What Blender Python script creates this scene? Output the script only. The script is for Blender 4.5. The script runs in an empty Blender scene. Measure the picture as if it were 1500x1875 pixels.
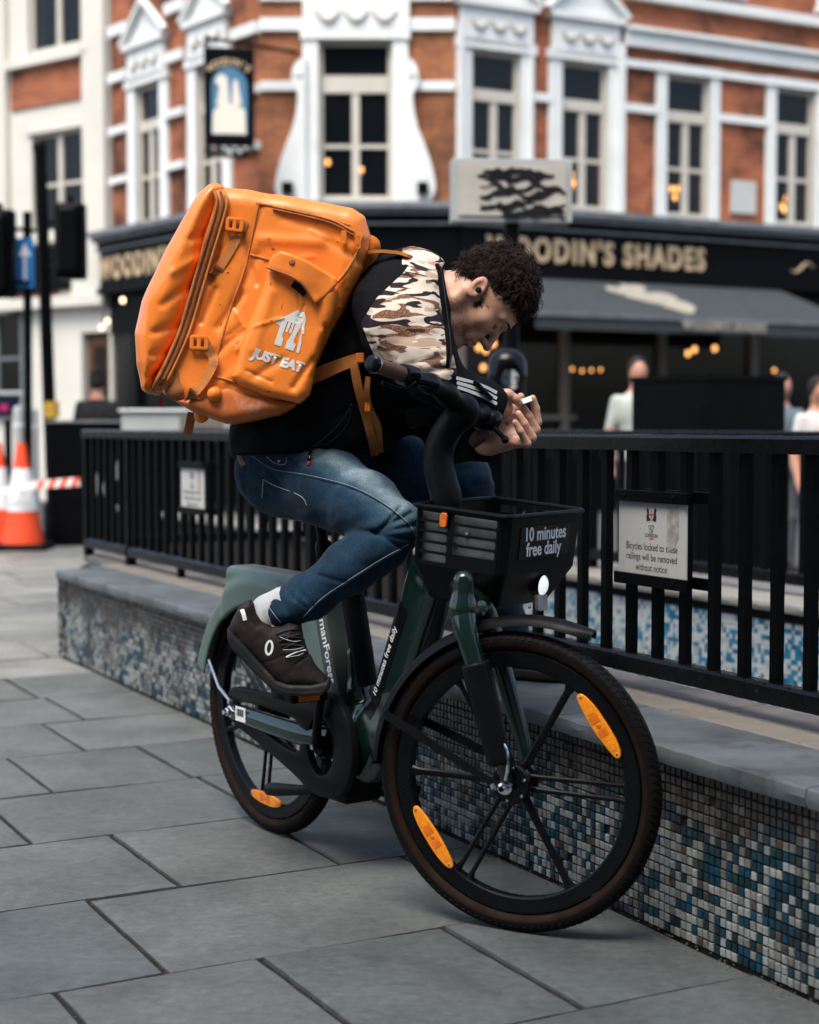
import bpy, bmesh, math, random
import numpy as np
from mathutils import Matrix, Vector
random.seed(7)
RNG = np.random.default_rng(7)
SC = bpy.context.scene
COL = SC.collection

# ------------------------------------------------------------------ camera, sky, sun, exposure
F, H, HY, CX, CY = 2950.0, 1.15, 778.0, 750.0, 937.5      # focal length and picture centre in photo pixels
TILT = math.atan((CY - HY) / F)
cam_d = bpy.data.cameras.new('camera'); cam = bpy.data.objects.new('camera', cam_d); COL.objects.link(cam)
cam.location = (0, 0, H); cam.rotation_euler = (math.pi / 2 - TILT, 0, 0)
cam_d.sensor_fit = 'VERTICAL'; cam_d.sensor_height = 36.0; cam_d.lens = F * 36.0 / 1875.0
cam_d.clip_start = 0.05; cam_d.clip_end = 600
cam_d.dof.use_dof = True; cam_d.dof.focus_distance = 3.9; cam_d.dof.aperture_fstop = 2.5
SC.camera = cam
SUN_EL, SUN_AZ = math.radians(60), math.radians(205)      # azimuth: direction the light comes from, clockwise from +Y
world = bpy.data.worlds.new('World'); SC.world = world; world.use_nodes = True
nt = world.node_tree; bg = nt.nodes['Background']
sky = nt.nodes.new('ShaderNodeTexSky'); sky.sky_type = 'NISHITA'; sky.sun_disc = False
sky.sun_elevation = SUN_EL; sky.sun_rotation = SUN_AZ; sky.dust_density = 4.0; sky.ozone_density = 1.0; sky.air_density = 1.0
nt.links.new(sky.outputs[0], bg.inputs[0]); bg.inputs[1].default_value = 0.12
sun_d = bpy.data.lights.new('sun', 'SUN'); sun_d.energy = 1.4; sun_d.angle = math.radians(32); sun_d.color = (1.0, 0.95, 0.88)
sun = bpy.data.objects.new('sun', sun_d); COL.objects.link(sun)
_sd = Vector((math.sin(SUN_AZ) * math.cos(SUN_EL), math.cos(SUN_AZ) * math.cos(SUN_EL), math.sin(SUN_EL)))
sun.rotation_euler = _sd.to_track_quat('Z', 'Y').to_euler(); sun.location = _sd * 50
vs = SC.view_settings
vs.view_transform = 'Standard'; vs.look = 'None'; vs.exposure = 1.45; vs.gamma = 1.0; vs.use_curve_mapping = False

# ------------------------------------------------------------------ pixel to place
_c, _s = math.cos(TILT), math.sin(TILT)
CAM = np.array([0, 0, H])
def ray(px, py):
    a = (px - CX) / F; b = (CY - py) / F
    return np.array([a, _c + b * _s, -_s + b * _c])
def P(px, py, y):                       # the point at depth y seen at pixel (px,py)
    d = ray(px, py); return CAM + d * y / d[1]
def PZ(px, py, z=0.0):                  # the point at height z
    d = ray(px, py); return CAM + d * (z - H) / d[2]
def PP(px, py, p, n):                   # the point on a plane
    d = ray(px, py); return CAM + d * (np.dot(np.asarray(p) - CAM, n) / np.dot(d, n))
def unit(v): v = np.asarray(v, float); return v / np.linalg.norm(v)
UP = np.array([0, 0, 1.0]); XA, YA, ZA = np.array([1., 0, 0]), np.array([0, -1., 0]), np.array([0, 0, 1.0])

# ------------------------------------------------------------------ objects
WM = {}
def _reg(o, M): WM[o.name] = M.copy(); return o
def tag(o, label=None, cat=None, group=None, kind=None):
    if label: o['label'] = label
    if cat: o['category'] = cat
    if group: o['group'] = group
    if kind: o['kind'] = kind
    return o
def link(o, parent, M=None):
    M = M if M is not None else Matrix.Identity(4)
    COL.objects.link(o); o.matrix_basis = M
    if parent is not None:
        o.parent = parent; o.matrix_parent_inverse = WM[parent.name].inverted()
    return _reg(o, M)
def thing(name, loc, label, cat, group=None):
    o = bpy.data.objects.new(name, None); o.empty_display_size = 0.1
    link(o, None, Matrix.Translation(Vector(loc))); return tag(o, label, cat, group)
def mesh(name, v, f, mats, smooth=False, mi=None, sharp=None):
    me = bpy.data.meshes.new(name); me.from_pydata([tuple(map(float, x)) for x in v], [], [tuple(map(int, x)) for x in f])
    for m in (mats if isinstance(mats, (list, tuple)) else [mats]): me.materials.append(m)
    if mi is not None: me.polygons.foreach_set('material_index', np.asarray(mi, np.int32))
    if smooth:
        me.polygons.foreach_set('use_smooth', np.ones(len(me.polygons), bool))
        if sharp: me.set_sharp_from_angle(angle=math.radians(sharp))
    me.update(); return me
def part(name, me, parent, M=None): return link(bpy.data.objects.new(name, me), parent, M)

class MB:                               # collects shapes for ONE mesh
    def __init__(s): s.v = []; s.f = []; s.m = []; s.cur = 0
    def add(s, v, f):
        o = len(s.v); s.v += [tuple(map(float, x)) for x in v]; s.f += [tuple(i + o for i in q) for q in f]; s.m += [s.cur] * len(f); return s
    def box(s, c, ax, half, bev=0.0):
        c = np.asarray(c, float); ax = [np.asarray(a, float) for a in ax]
        if bev <= 0:
            v = [c + ax[0] * i * half[0] + ax[1] * j * half[1] + ax[2] * k * half[2] for i in (-1, 1) for j in (-1, 1) for k in (-1, 1)]
            return s.add(v, [(0, 1, 3, 2), (4, 6, 7, 5), (0, 4, 5, 1), (2, 3, 7, 6), (0, 2, 6, 4), (1, 5, 7, 3)])
        V, Q = _bevbox(tuple(half), min(bev, min(half) * .98))
        return s.add([c + ax[0] * x + ax[1] * y + ax[2] * z for x, y, z in V], Q)
    def abox(s, lo, hi, bev=0.0):
        lo = np.asarray(lo, float); hi = np.asarray(hi, float)
        return s.box((lo + hi) / 2, np.eye(3), (hi - lo) / 2, bev)
    def tube(s, pts, r, n=12, cap=True, flat=None, up=None):   # flat: (ratio) ellipse; up: reference for frame
        pts = [np.asarray(p, float) for p in pts]; N = len(pts)
        rs = [r] * N if np.isscalar(r) else list(r)
        ref = None; o = len(s.v); rings = []
        for i in range(N):
            t = unit(pts[min(i + 1, N - 1)] - pts[max(i - 1, 0)])
            if up is not None: ref = np.asarray(up, float)
            elif ref is None: ref = UP if abs(t[2]) < .9 else np.array([1., 0, 0])
            a = ref - t * np.dot(ref, t); a = unit(a); b = np.cross(t, a)
            if up is None: ref = a
            fl = 1.0 if flat is None else flat
            rings.append([pts[i] + (a * math.cos(q) * fl + b * math.sin(q)) * rs[i] for q in np.arange(n) * 2 * math.pi / n])
        v = [x for q in rings for x in q]; f = []
        for i in range(N - 1):
            for j in range(n): f.append((i * n + j, i * n + (j + 1) % n, (i + 1) * n + (j + 1) % n, (i + 1) * n + j))
        if cap: f.append(tuple(range(n))[::-1]); f.append(tuple((N - 1) * n + j for j in range(n)))
        return s.add(v, f)
    def ribbon(s, pts, wdir, w, th):     # flat strap; wdir one vector or one per point
        pts = [np.asarray(p, float) for p in pts]; N = len(pts); v = []
        for i in range(N):
            t = unit(pts[min(i + 1, N - 1)] - pts[max(i - 1, 0)])
            d = np.asarray(wdir if np.ndim(wdir) == 1 else wdir[i], float); d = unit(d - t * np.dot(d, t)); nn = np.cross(t, d)
            ww = w if np.isscalar(w) else w[i]
            v += [pts[i] + d * ww / 2 + nn * th / 2, pts[i] - d * ww / 2 + nn * th / 2, pts[i] - d * ww / 2 - nn * th / 2, pts[i] + d * ww / 2 - nn * th / 2]
        f = []
        for i in range(N - 1):
            for j in range(4): f.append((i * 4 + j, i * 4 + (j + 1) % 4, i * 4 + 4 + (j + 1) % 4, i * 4 + 4 + j))
        f += [(3, 2, 1, 0), tuple((N - 1) * 4 + j for j in range(4))]
        return s.add(v, f)
    def lathe(s, prof, c, axis, n=32, a0=0, a1=2 * math.pi, ref=None):   # prof: (radius, height)
        c = np.asarray(c, float); t = unit(axis)
        r0 = (UP if abs(t[2]) < .9 else np.array([1., 0, 0])) if ref is None else np.asarray(ref, float)
        a = unit(r0 - t * np.dot(r0, t)); b = np.cross(t, a); full = abs(a1 - a0 - 2 * math.pi) < 1e-6
        K = n if full else n + 1; v = []
        for i in range(K):
            q = a0 + (a1 - a0) * i / n; d = a * math.cos(q) + b * math.sin(q)
            v += [c + d * r + t * z for r, z in prof]
        m = len(prof); f = []
        for i in range(n):
            for j in range(m - 1):
                k = (i + 1) % K
                f.append((i * m + j, k * m + j, k * m + j + 1, i * m + j + 1))
        return s.add(v, f)
    def prism(s, poly, o, ax, ay, az, t0, t1):  # polygon in (ax,ay) plane, from t0 to t1 along az
        o = np.asarray(o, float); n = len(poly)
        v = [o + np.asarray(ax) * x + np.asarray(ay) * y + np.asarray(az) * t for t in (t0, t1) for x, y in poly]
        return s.add(v, [tuple(range(n))[::-1], tuple(range(n, 2 * n))] + [(i, (i + 1) % n, n + (i + 1) % n, n + i) for i in range(n)])
    def build(s, name, mats, parent=None, smooth=False, sharp=40, fix=True):
        me = mesh(name, s.v, s.f, mats, False, s.m)
        if fix:
            bm = bmesh.new(); bm.from_mesh(me); bmesh.ops.recalc_face_normals(bm, faces=bm.faces); bm.to_mesh(me); bm.free()
        if smooth:
            me.polygons.foreach_set('use_smooth', np.ones(len(me.polygons), bool))
            if sharp: me.set_sharp_from_angle(angle=math.radians(sharp))
        return part(name, me, parent)
_bb = {}
def _bevbox(half, bev):
    k = (tuple(round(x, 5) for x in half), round(bev, 5))
    if k not in _bb:
        bm = bmesh.new(); bmesh.ops.create_cube(bm, size=2)
        for v in bm.verts: v.co = Vector((v.co.x * half[0], v.co.y * half[1], v.co.z * half[2]))
        bmesh.ops.bevel(bm, geom=bm.edges[:], offset=bev, segments=2, affect='EDGES', profile=.5)
        bm.verts.index_update(); _bb[k] = ([tuple(v.co) for v in bm.verts], [tuple(v.index for v in f.verts) for f in bm.faces]); bm.free()
    return _bb[k]
def M4(o, ax, ay, az):
    return Matrix(((ax[0], ay[0], az[0], o[0]), (ax[1], ay[1], az[1], o[1]), (ax[2], ay[2], az[2], o[2]), (0, 0, 0, 1)))
def spline(pts, k=6):                    # Catmull-Rom through points
    p = [np.asarray(x, float) for x in pts]; p = [2 * p[0] - p[1]] + p + [2 * p[-1] - p[-2]]; out = []
    for i in range(1, len(p) - 2):
        for t in np.arange(k) / k:
            out.append(.5 * (2 * p[i] + (p[i + 1] - p[i - 1]) * t + (2 * p[i - 1] - 5 * p[i] + 4 * p[i + 1] - p[i + 2]) * t * t + (3 * p[i] - p[i - 1] - 3 * p[i + 1] + p[i + 2]) * t ** 3))
    return out + [p[-2]]
def text_mesh(txt, size, align='CENTER', bold=0.0, spacing=1.0, shear=0.0, extrude=0.0, line=1.0):
    cu = bpy.data.curves.new('lettering', 'FONT'); cu.body = txt; cu.size = size; cu.align_x = align; cu.align_y = 'CENTER'
    cu.offset = bold; cu.space_character = spacing; cu.shear = shear; cu.extrude = extrude; cu.space_line = line; cu.resolution_u = 4
    ob = bpy.data.objects.new('lettering', cu); COL.objects.link(ob)
    dg = bpy.context.evaluated_depsgraph_get(); me = bpy.data.meshes.new_from_object(ob.evaluated_get(dg))
    bpy.data.objects.remove(ob); bpy.data.curves.remove(cu); return me
def place_text(name, txt, size, o, ax, ay, parent, mat, lift=0.0, fn=None, **kw):   # fn maps all points at once
    me = text_mesh(txt, size, **kw); az = np.cross(ax, ay); o = np.asarray(o, float)
    co = np.array([v.co for v in me.vertices]); q = o + co[:, :1] * np.asarray(ax) + co[:, 1:2] * np.asarray(ay) + (co[:, 2:] + lift) * az
    if fn: q = fn(q)
    for v, x in zip(me.vertices, q): v.co = Vector(x)
    me.materials.clear(); me.materials.append(mat); return part(name, me, parent)

# ------------------------------------------------------------------ signed distance modelling (numpy) and surface nets
def nrm(x): return np.sqrt((x * x).sum(1))
def cone(Q, a, b, ra, rb=None):
    rb = ra if rb is None else rb; a = np.asarray(a, float); b = np.asarray(b, float); ba = b - a; pa = Q - a
    t = np.clip(pa @ ba / max(ba @ ba, 1e-12), 0, 1)
    return nrm(pa - t[:, None] * ba) - (ra + (rb - ra) * t)
def ell(Q, c, ax, r):
    q = (Q - np.asarray(c, float)) @ np.asarray(ax, float).T; r = np.asarray(r, float)
    k0 = nrm(q / r); k1 = nrm(q / (r * r)); return k0 * (k0 - 1) / np.maximum(k1, 1e-9)
def rbox(Q, c, ax, half, r):
    q = np.abs((Q - np.asarray(c, float)) @ np.asarray(ax, float).T) - (np.asarray(half, float) - r)
    return nrm(np.maximum(q, 0)) + np.minimum(q.max(1), 0) - r
def smin(a, b, k): hh = np.clip(.5 + .5 * (b - a) / k, 0, 1); return b + (a - b) * hh - k * hh * (1 - hh)
def smax(a, b, k): return -smin(-a, -b, k)
def chain(Q, pts, rs, k=.01):
    d = None
    for i in range(len(pts) - 1):
        e = cone(Q, pts[i], pts[i + 1], rs[i], rs[i + 1]); d = e if d is None else smin(d, e, k)
    return d
_g = RNG.random((32, 32, 32))
def noise3(Q, sc, seed=0):               # value noise -1..1
    q = Q * sc + seed * 7.31; i = np.floor(q).astype(int); f = q - i; f = f * f * (3 - 2 * f); out = 0
    for dx in (0, 1):
        for dy in (0, 1):
            for dz in (0, 1):
                w = (f[:, 0] if dx else 1 - f[:, 0]) * (f[:, 1] if dy else 1 - f[:, 1]) * (f[:, 2] if dz else 1 - f[:, 2])
                out = out + w * _g[(i[:, 0] + dx) % 32, (i[:, 1] + dy) % 32, (i[:, 2] + dz) % 32]
    return out * 2 - 1
def sdf_mesh(f, lo, hi, h, B=4):
    lo = np.asarray(lo, float); hi = np.asarray(hi, float)
    nb = np.ceil((hi - lo) / (h * B)).astype(int) + 1
    bc = np.stack(np.meshgrid(*[np.arange(n) for n in nb], indexing='ij'), -1).reshape(-1, 3)
    dc = f(lo + (bc * B + (B - 1) / 2) * h)
    act = np.abs(dc) < h * B * 1.35
    D = np.where(dc > 0, 1.0, -1.0).reshape(nb).repeat(B, 0).repeat(B, 1).repeat(B, 2)
    o = np.stack(np.meshgrid(*[np.arange(B)] * 3, indexing='ij'), -1).reshape(-1, 3)
    idx = (bc[act][:, None] * B + o[None]).reshape(-1, 3)
    for k in range(0, len(idx), 400000):
        q = idx[k:k + 400000]; D[q[:, 0], q[:, 1], q[:, 2]] = f(lo + q * h)
    S = D < 0; nx, ny, nz = D.shape
    cnt = sum(S[a:nx - 1 + a, b:ny - 1 + b, c:nz - 1 + c].astype(np.int8) for a in (0, 1) for b in (0, 1) for c in (0, 1))
    cell = np.argwhere((cnt > 0) & (cnt < 8)); vid = -np.ones((nx - 1, ny - 1, nz - 1), np.int64); vid[tuple(cell.T)] = np.arange(len(cell))
    acc = np.zeros((len(cell), 3)); num = np.zeros(len(cell)); cs = [(a, b, c) for a in (0, 1) for b in (0, 1) for c in (0, 1)]
    for p in cs:
        for ax in range(3):
            if p[ax]: continue
            q = list(p); q[ax] = 1
            d0 = D[tuple((cell + p).T)]; d1 = D[tuple((cell + q).T)]; m = (d0 < 0) != (d1 < 0)
            t = np.where(m, d0 / np.where(m, d0 - d1, 1), 0); pt = np.array(p, float)[None].repeat(len(cell), 0); pt[:, ax] += t
            acc += pt * m[:, None]; num += m
    V = lo + (cell + acc / num[:, None]) * h; Fc = []
    for ax in range(3):
        u, w = (ax + 1) % 3, (ax + 2) % 3
        sl0 = [slice(None)] * 3; sl1 = [slice(None)] * 3; sl0[ax] = slice(0, -1); sl1[ax] = slice(1, None)
        e = np.argwhere(S[tuple(sl0)] != S[tuple(sl1)])
        e = e[(e[:, u] > 0) & (e[:, w] > 0) & (e[:, u] < D.shape[u] - 1) & (e[:, w] < D.shape[w] - 1)]
        ins = S[tuple(e.T)]; du = np.zeros(3, int); dw = np.zeros(3, int); du[u] = 1; dw[w] = 1
        q = np.stack([vid[tuple((e - du - dw).T)], vid[tuple((e - dw).T)], vid[tuple(e.T)], vid[tuple((e - du).T)]], 1)
        q[~ins] = q[~ins][:, ::-1]; Fc.append(q)
    Fc = np.concatenate(Fc); Fc = Fc[(Fc >= 0).all(1)]
    return V, Fc
def grad(f, V, e=1e-3):
    return np.stack([f(V + np.eye(3)[i] * e) - f(V - np.eye(3)[i] * e) for i in range(3)], 1) / (2 * e)
def np_mesh(name, V, Fc, mats, mi=None, smooth=True):
    me = bpy.data.meshes.new(name); me.vertices.add(len(V)); me.vertices.foreach_set('co', V.astype(np.float32).ravel())
    me.loops.add(Fc.size); me.loops.foreach_set('vertex_index', Fc.astype(np.int32).ravel())
    k = Fc.shape[1]; me.polygons.add(len(Fc)); me.polygons.foreach_set('loop_start', (np.arange(len(Fc)) * k).astype(np.int32))
    for m in (mats if isinstance(mats, (list, tuple)) else [mats]): me.materials.append(m)
    if mi is not None: me.polygons.foreach_set('material_index', np.asarray(mi, np.int32))
    me.polygons.foreach_set('use_smooth', np.full(len(Fc), smooth)); me.update(calc_edges=True); me.validate(); return me
def sdf_part(name, f, lo, hi, h, mats, parent, mi=None, attr=None):
    V, Fc = sdf_mesh(f, lo, hi, h)
    m = None if mi is None else mi(V[Fc].mean(1))
    me = np_mesh(name, V, Fc, mats, m)
    if attr:
        for an, fn in attr.items():
            a = me.attributes.new(an, 'FLOAT', 'POINT'); a.data.foreach_set('value', fn(V).astype(np.float32))
    return part(name, me, parent)
def march(f, p, d, n=22):                # walk points along -d onto the surface (d: one vector or one per point)
    p = np.array(p, float); d = np.asarray(d, float); d = d if d.ndim == 2 else np.repeat(d[None], len(p), 0)
    for _ in range(n): p = p - f(p)[:, None] * .9 * d
    return p
# ------------------------------------------------------------------ materials
def _nodes(name):
    m = bpy.data.materials.new(name); m.use_nodes = True; n = m.node_tree; return m, n, n.nodes['Principled BSDF']
def N(n, t, **kw):
    x = n.nodes.new(t)
    for k, v in kw.items(): setattr(x, k, v)
    return x
def coords(n, kind='Object', scale=(1, 1, 1), rot=(0, 0, 0)):
    tc = N(n, 'ShaderNodeTexCoord'); mp = N(n, 'ShaderNodeMapping'); mp.inputs['Scale'].default_value = scale; mp.inputs['Rotation'].default_value = rot
    n.links.new(tc.outputs[kind], mp.inputs[0]); return mp.outputs[0]
def noise(n, vec, scale, detail=4, rough=.55, dist=0.0):
    x = N(n, 'ShaderNodeTexNoise'); x.inputs['Scale'].default_value = scale; x.inputs['Detail'].default_value = detail
    x.inputs['Roughness'].default_value = rough; x.inputs['Distortion'].default_value = dist
    if vec is not None: n.links.new(vec, x.inputs['Vector'])
    return x.outputs['Fac']
def ramp(n, fac, stops, interp='LINEAR'):
    r = N(n, 'ShaderNodeValToRGB'); r.color_ramp.interpolation = interp; el = r.color_ramp.elements
    while len(el) < len(stops): el.new(.5)
    for e, (p, c) in zip(el, stops): e.position = p; e.color = (*c, 1) if len(c) == 3 else c
    n.links.new(fac, r.inputs[0]); return r.outputs[0]
def mix(n, fac, a, b, mode='MIX'):
    x = N(n, 'ShaderNodeMix', data_type='RGBA', blend_type=mode)
    for s, v in ((x.inputs[0], fac), (x.inputs[6], a), (x.inputs[7], b)):
        if isinstance(v, (int, float)): s.default_value = v
        elif isinstance(v, tuple): s.default_value = (*v, 1)
        else: n.links.new(v, s)
    return x.outputs[2]
def bump(n, bsdf, hgt, strength=.3, dist=.002):
    b = N(n, 'ShaderNodeBump'); b.inputs['Strength'].default_value = strength; b.inputs['Distance'].default_value = dist
    n.links.new(hgt, b.inputs['Height']); n.links.new(b.outputs[0], bsdf.inputs['Normal'])
def geo(n, what='Position'): return N(n, 'ShaderNodeNewGeometry').outputs[what]
def mat(name, col, rough=.5, metal=0.0, var=.12, vs=8.0, bs=0.0, bsc=60.0, coat=0.0, dirt=None, spec=.25, bd=.002):
    m, n, b = _nodes(name); vec = coords(n)
    f = noise(n, vec, vs, 5)
    lo = tuple(c * (1 - var) for c in col); hi = tuple(min(1, c * (1 + var)) for c in col)
    c = ramp(n, f, [(.3, lo), (.7, hi)])
    if dirt:
        g = noise(n, vec, dirt[1], 6, .65); g = ramp(n, g, [(dirt[2], (0, 0, 0)), (dirt[2] + .15, (1, 1, 1))])
        c = mix(n, g, c, dirt[0])
    n.links.new(c, b.inputs['Base Color'])
    r = ramp(n, noise(n, vec, vs * 2.3, 5), [(.3, (rough * .85,) * 3), (.7, (min(1, rough * 1.15),) * 3)]); n.links.new(r, b.inputs['Roughness'])
    b.inputs['Metallic'].default_value = metal; b.inputs['Coat Weight'].default_value = coat; b.inputs['Coat Roughness'].default_value = .12
    b.inputs['Specular IOR Level'].default_value = spec
    if bs > 0: bump(n, b, noise(n, vec, bsc, 7, .62), bs, bd)
    return m
def emit(name, col, s):
    m, n, b = _nodes(name); b.inputs['Base Color'].default_value = (*col, 1); b.inputs['Emission Color'].default_value = (*col, 1); b.inputs['Emission Strength'].default_value = s; return m
def glass_mat(name, col, rough=.05):
    m, n, b = _nodes(name); b.inputs['Base Color'].default_value = (*col, 1); b.inputs['Roughness'].default_value = rough; b.inputs['Specular IOR Level'].default_value = .8; return m
MT = {}
MT['black_metal'] = mat('black_metal', (.0022, .0025, .003), .40, 0, .3, 14, .25, 90, dirt=((.022, .021, .02), 22, .69), spec=.06)
MT['rail_top'] = mat('worn_black_rail', (.003, .0034, .004), .28, 0, .3, 14, .3, 70, dirt=((.03, .029, .028), 20, .64), spec=.2)
MT['black_plastic'] = mat('black_plastic', (.0045, .005, .0055), .38, 0, .2, 10, .12, 500, spec=.10)
MT['black_gloss'] = mat('black_gloss', (.003, .0033, .004), .2, 0, .2, 8, spec=.22)
MT['rubber'] = mat('rubber', (.005, .0048, .0046), .6, 0, .25, 30, .3, 200, dirt=((.02, .018, .016), 14, .64), spec=.09)
MT['sidewall'] = mat('sidewall', (.0165, .0085, .0052), .7, 0, .35, 20, .3, 160, spec=.08)
MT['rim'] = mat('rim', (.0026, .003, .0036), .27, 0, .2, 12, spec=.18)
MT['green'] = mat('green_paint', (.0045, .0165, .0125), .20, .15, .12, 5, coat=.9)
MT['sage'] = mat('sage_paint', (.112, .166, .144), .34, .0, .06, 6, .03, 300)
MT['sage_dark'] = mat('grey_green_panel', (.05, .066, .059), .35, 0, .08, 6)
MT['steel'] = mat('steel', (.55, .55, .55), .25, 1.0, .1, 30)
MT['chrome'] = mat('chrome', (.75, .76, .76), .12, 1.0, .05, 30)
MT['grip'] = mat('grip', (.105, .05, .036), .72, 0, .2, 40, .4, 260)
MT['white_print'] = mat('white_print', (.78, .80, .79), .5, 0, .05, 20)
MT['orange_refl'] = mat('amber_reflector', (.85, .27, .012), .18, 0, .1, 120, .8, 260, coat=.5)
MT['amber_deep'] = mat('amber_deep', (.7, .15, .012), .15, 0, .2, 90, .5, 300, coat=.6)
MT['bag'] = mat('orange_tarpaulin', (.92, .245, .030), .42, 0, .08, 9, .35, 70, coat=.12, dirt=((.50, .155, .035), 15, .63), bd=.002, spec=.45)
MT['bag_lid'] = mat('glossy_orange_tarpaulin', (.92, .240, .030), .30, 0, .08, 9, .25, 60, coat=.45, dirt=((.55, .17, .04), 12, .66), bd=.002, spec=.5)
MT['bag_web'] = mat('orange_webbing', (.56, .20, .05), .75, 0, .18, 18, .4, 420, dirt=((.15, .075, .04), 13, .6))
MT['bag_soiled'] = mat('soiled_orange_cloth', (.36, .135, .045), .7, 0, .3, 12, .35, 200, dirt=((.09, .05, .03), 9, .54))
MT['bag_base'] = mat('rubbed_orange_base', (.56, .155, .045), .38, 0, .15, 9, .15, 60, dirt=((.62, .42, .34), 9, .60))
MT['bag_mesh'] = mat('orange_mesh', (.55, .16, .018), .8, 0, .25, 60, .9, 420)
MT['zip'] = mat('orange_zip', (.34, .105, .03), .6, 0, .2, 40, .5, 600)
MT['logo'] = mat('logo_print', (.72, .72, .68), .45, 0, .06, 20, dirt=((.2, .17, .14), 60, .66))
MT['buckle'] = mat('orange_plastic', (.80, .22, .03), .35, 0, .05, 20)
MT['card'] = mat('card', (.72, .66, .56), .4, 0, .05, 40)
MT['shoe'] = mat('shoe_leather', (.016, .011, .011), .68, 0, .35, 16, .35, 180, dirt=((.05, .04, .038), 20, .6))
MT['sole'] = mat('shoe_sole', (.016, .017, .019), .6, 0, .3, 20, .2, 120, dirt=((.06, .06, .06), 25, .6))
MT['lace'] = mat('lace', (.03, .028, .028), .8, 0, .4, 90, .5, 500)
MT['sock'] = mat('sock', (.40, .42, .44), .9, 0, .05, 30, .5, 300)
MT['jacket'] = mat('jacket_black', (.0034, .004, .005), .75, 0, .25, 14, .3, 500, spec=.05)
MT['jacket_trim'] = mat('jacket_trim', (.016, .018, .022), .5, 0, .2, 20)
MT['stripe'] = mat('white_stripe', (.70, .72, .74), .7, 0, .05, 30)
MT['earbud'] = mat('earbud', (.008, .008, .009), .2)
MT['white_paint'] = mat('white_paint', (.66, .69, .67), .5, 0, .06, 2.5, .1, 30, dirt=((.45, .47, .46), 3, .62))
MT['cream_paint'] = mat('cream_paint', (.50, .475, .41), .5, 0, .06, 3)
MT['stucco'] = mat('pale_stucco', (.56, .55, .49), .7, 0, .05, 1.5, .1, 25)
MT['pub_black'] = mat('pub_black', (.0028, .0033, .004), .4, 0, .25, 3, spec=.06)
MT['lead'] = mat('lead_flashing', (.15, .165, .175), .5, .1, .25, 5)
MT['gold'] = mat('gold_letter', (.56, .42, .26), .5, .1, .12, 8)
MT['awning'] = mat('awning_cloth', (.034, .042, .046), .8, 0, .08, 3)
MT['awning_print'] = mat('awning_print', (.26, .25, .21), .8, 0, .2, 12)
MT['pane'] = glass_mat('window_pane', (.009, .012, .014), .06)
MT['interior'] = mat('dark_interior', (.006, .006, .007), .9)
MT['post_wood'] = mat('timber_post', (.13, .115, .095), .6)
MT['door_wood'] = mat('brown_door', (.085, .042, .018), .5)
MT['bulb'] = emit('warm_bulb', (1.0, .44, .13), 5)
MT['bulb_pale'] = emit('pale_bulb', (1.0, .66, .38), 2.0)
MT['headlamp'] = mat('headlamp_lens', (.30, .32, .33), .1, .0, .03, 60, .5, 350, coat=1)
MT['headlamp_lit'] = mat('headlamp_glass', (.55, .58, .58), .12, 0, .25, 260, .9, 320, coat=1, spec=.6)
_hb = MT['headlamp_lit'].node_tree.nodes['Principled BSDF']; _hb.inputs['Emission Color'].default_value = (.95, 1, 1, 1); _hb.inputs['Emission Strength'].default_value = .30
MT['cone_red'] = mat('cone_red', (.72, .07, .022), .5, 0, .1, 4)
MT['cone_white'] = mat('cone_white', (.68, .69, .68), .5, 0, .08, 6)
MT['sign_white'] = mat('enamel_white', (.46, .465, .44), .3, 0, .04, 6, dirt=((.36, .34, .30), 5, .60))
MT['sign_text'] = mat('sign_text', (.02, .025, .03), .5)
MT['sign_red'] = mat('sign_red', (.5, .03, .04), .5)
MT['stain'] = mat('glue_stain', (.33, .31, .28), .6, 0, .35, 40, .2, 60)
MT['sign_blue'] = mat('sign_blue', (.02, .17, .42), .4)
MT['dark_paint'] = mat('smeared_black_paint', (.01, .011, .012), .4, 0, .3, 12)
MT['board_cream'] = mat('board_cream', (.42, .40, .35), .5, 0, .1, 5)
MT['skin_far'] = mat('skin_far', (.42, .22, .15), .6)
MT['hair_far'] = mat('hair_far', (.015, .012, .011), .7)
MT['shirt_sage'] = mat('shirt_sage', (.36, .40, .36), .9)
MT['shirt_white'] = mat('shirt_white', (.5, .5, .48), .9)
MT['shirt_blue'] = mat('shirt_blue', (.12, .15, .18), .9)
MT['cloth_black'] = mat('cloth_black', (.012, .012, .014), .9)
MT['trouser_grey'] = mat('trouser_grey', (.06, .065, .075), .9)
MT['orange_cloth'] = mat('orange_cloth', (.80, .16, .03), .7)
MT['blue_far'] = mat('sign_sky_blue', (.06, .17, .28), .5, 0, .15, 3)
MT['grey_box'] = mat('grey_cabinet', (.34, .36, .355), .5, 0, .1, 4)
MT['asphalt'] = mat('asphalt', (.055, .056, .058), .85, 0, .2, 20, .4, 120)
MT['mortar'] = mat('mortar', (.016, .014, .012), .95, 0, .5, 60, .8, 120, dirt=((.09, .085, .075), 90, .58), bd=.006)
MT['coping_dark'] = mat('slate_coping', (.092, .106, .112), .5, 0, .32, 5, .5, 40, dirt=((.045, .048, .05), 6, .53), bd=.004)
MT['coping_light'] = mat('stone_coping', (.16, .147, .125), .7, 0, .18, 6, .4, 45, dirt=((.13, .12, .105), 7, .58), bd=.004)
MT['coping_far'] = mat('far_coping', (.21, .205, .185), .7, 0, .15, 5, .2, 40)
MT['maroon'] = mat('maroon_paint', (.07, .018, .02), .5)
MT['stone_grey'] = mat('stone_grey', (.33, .33, .31), .8, 0, .15, 4, .2, 30)

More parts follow.
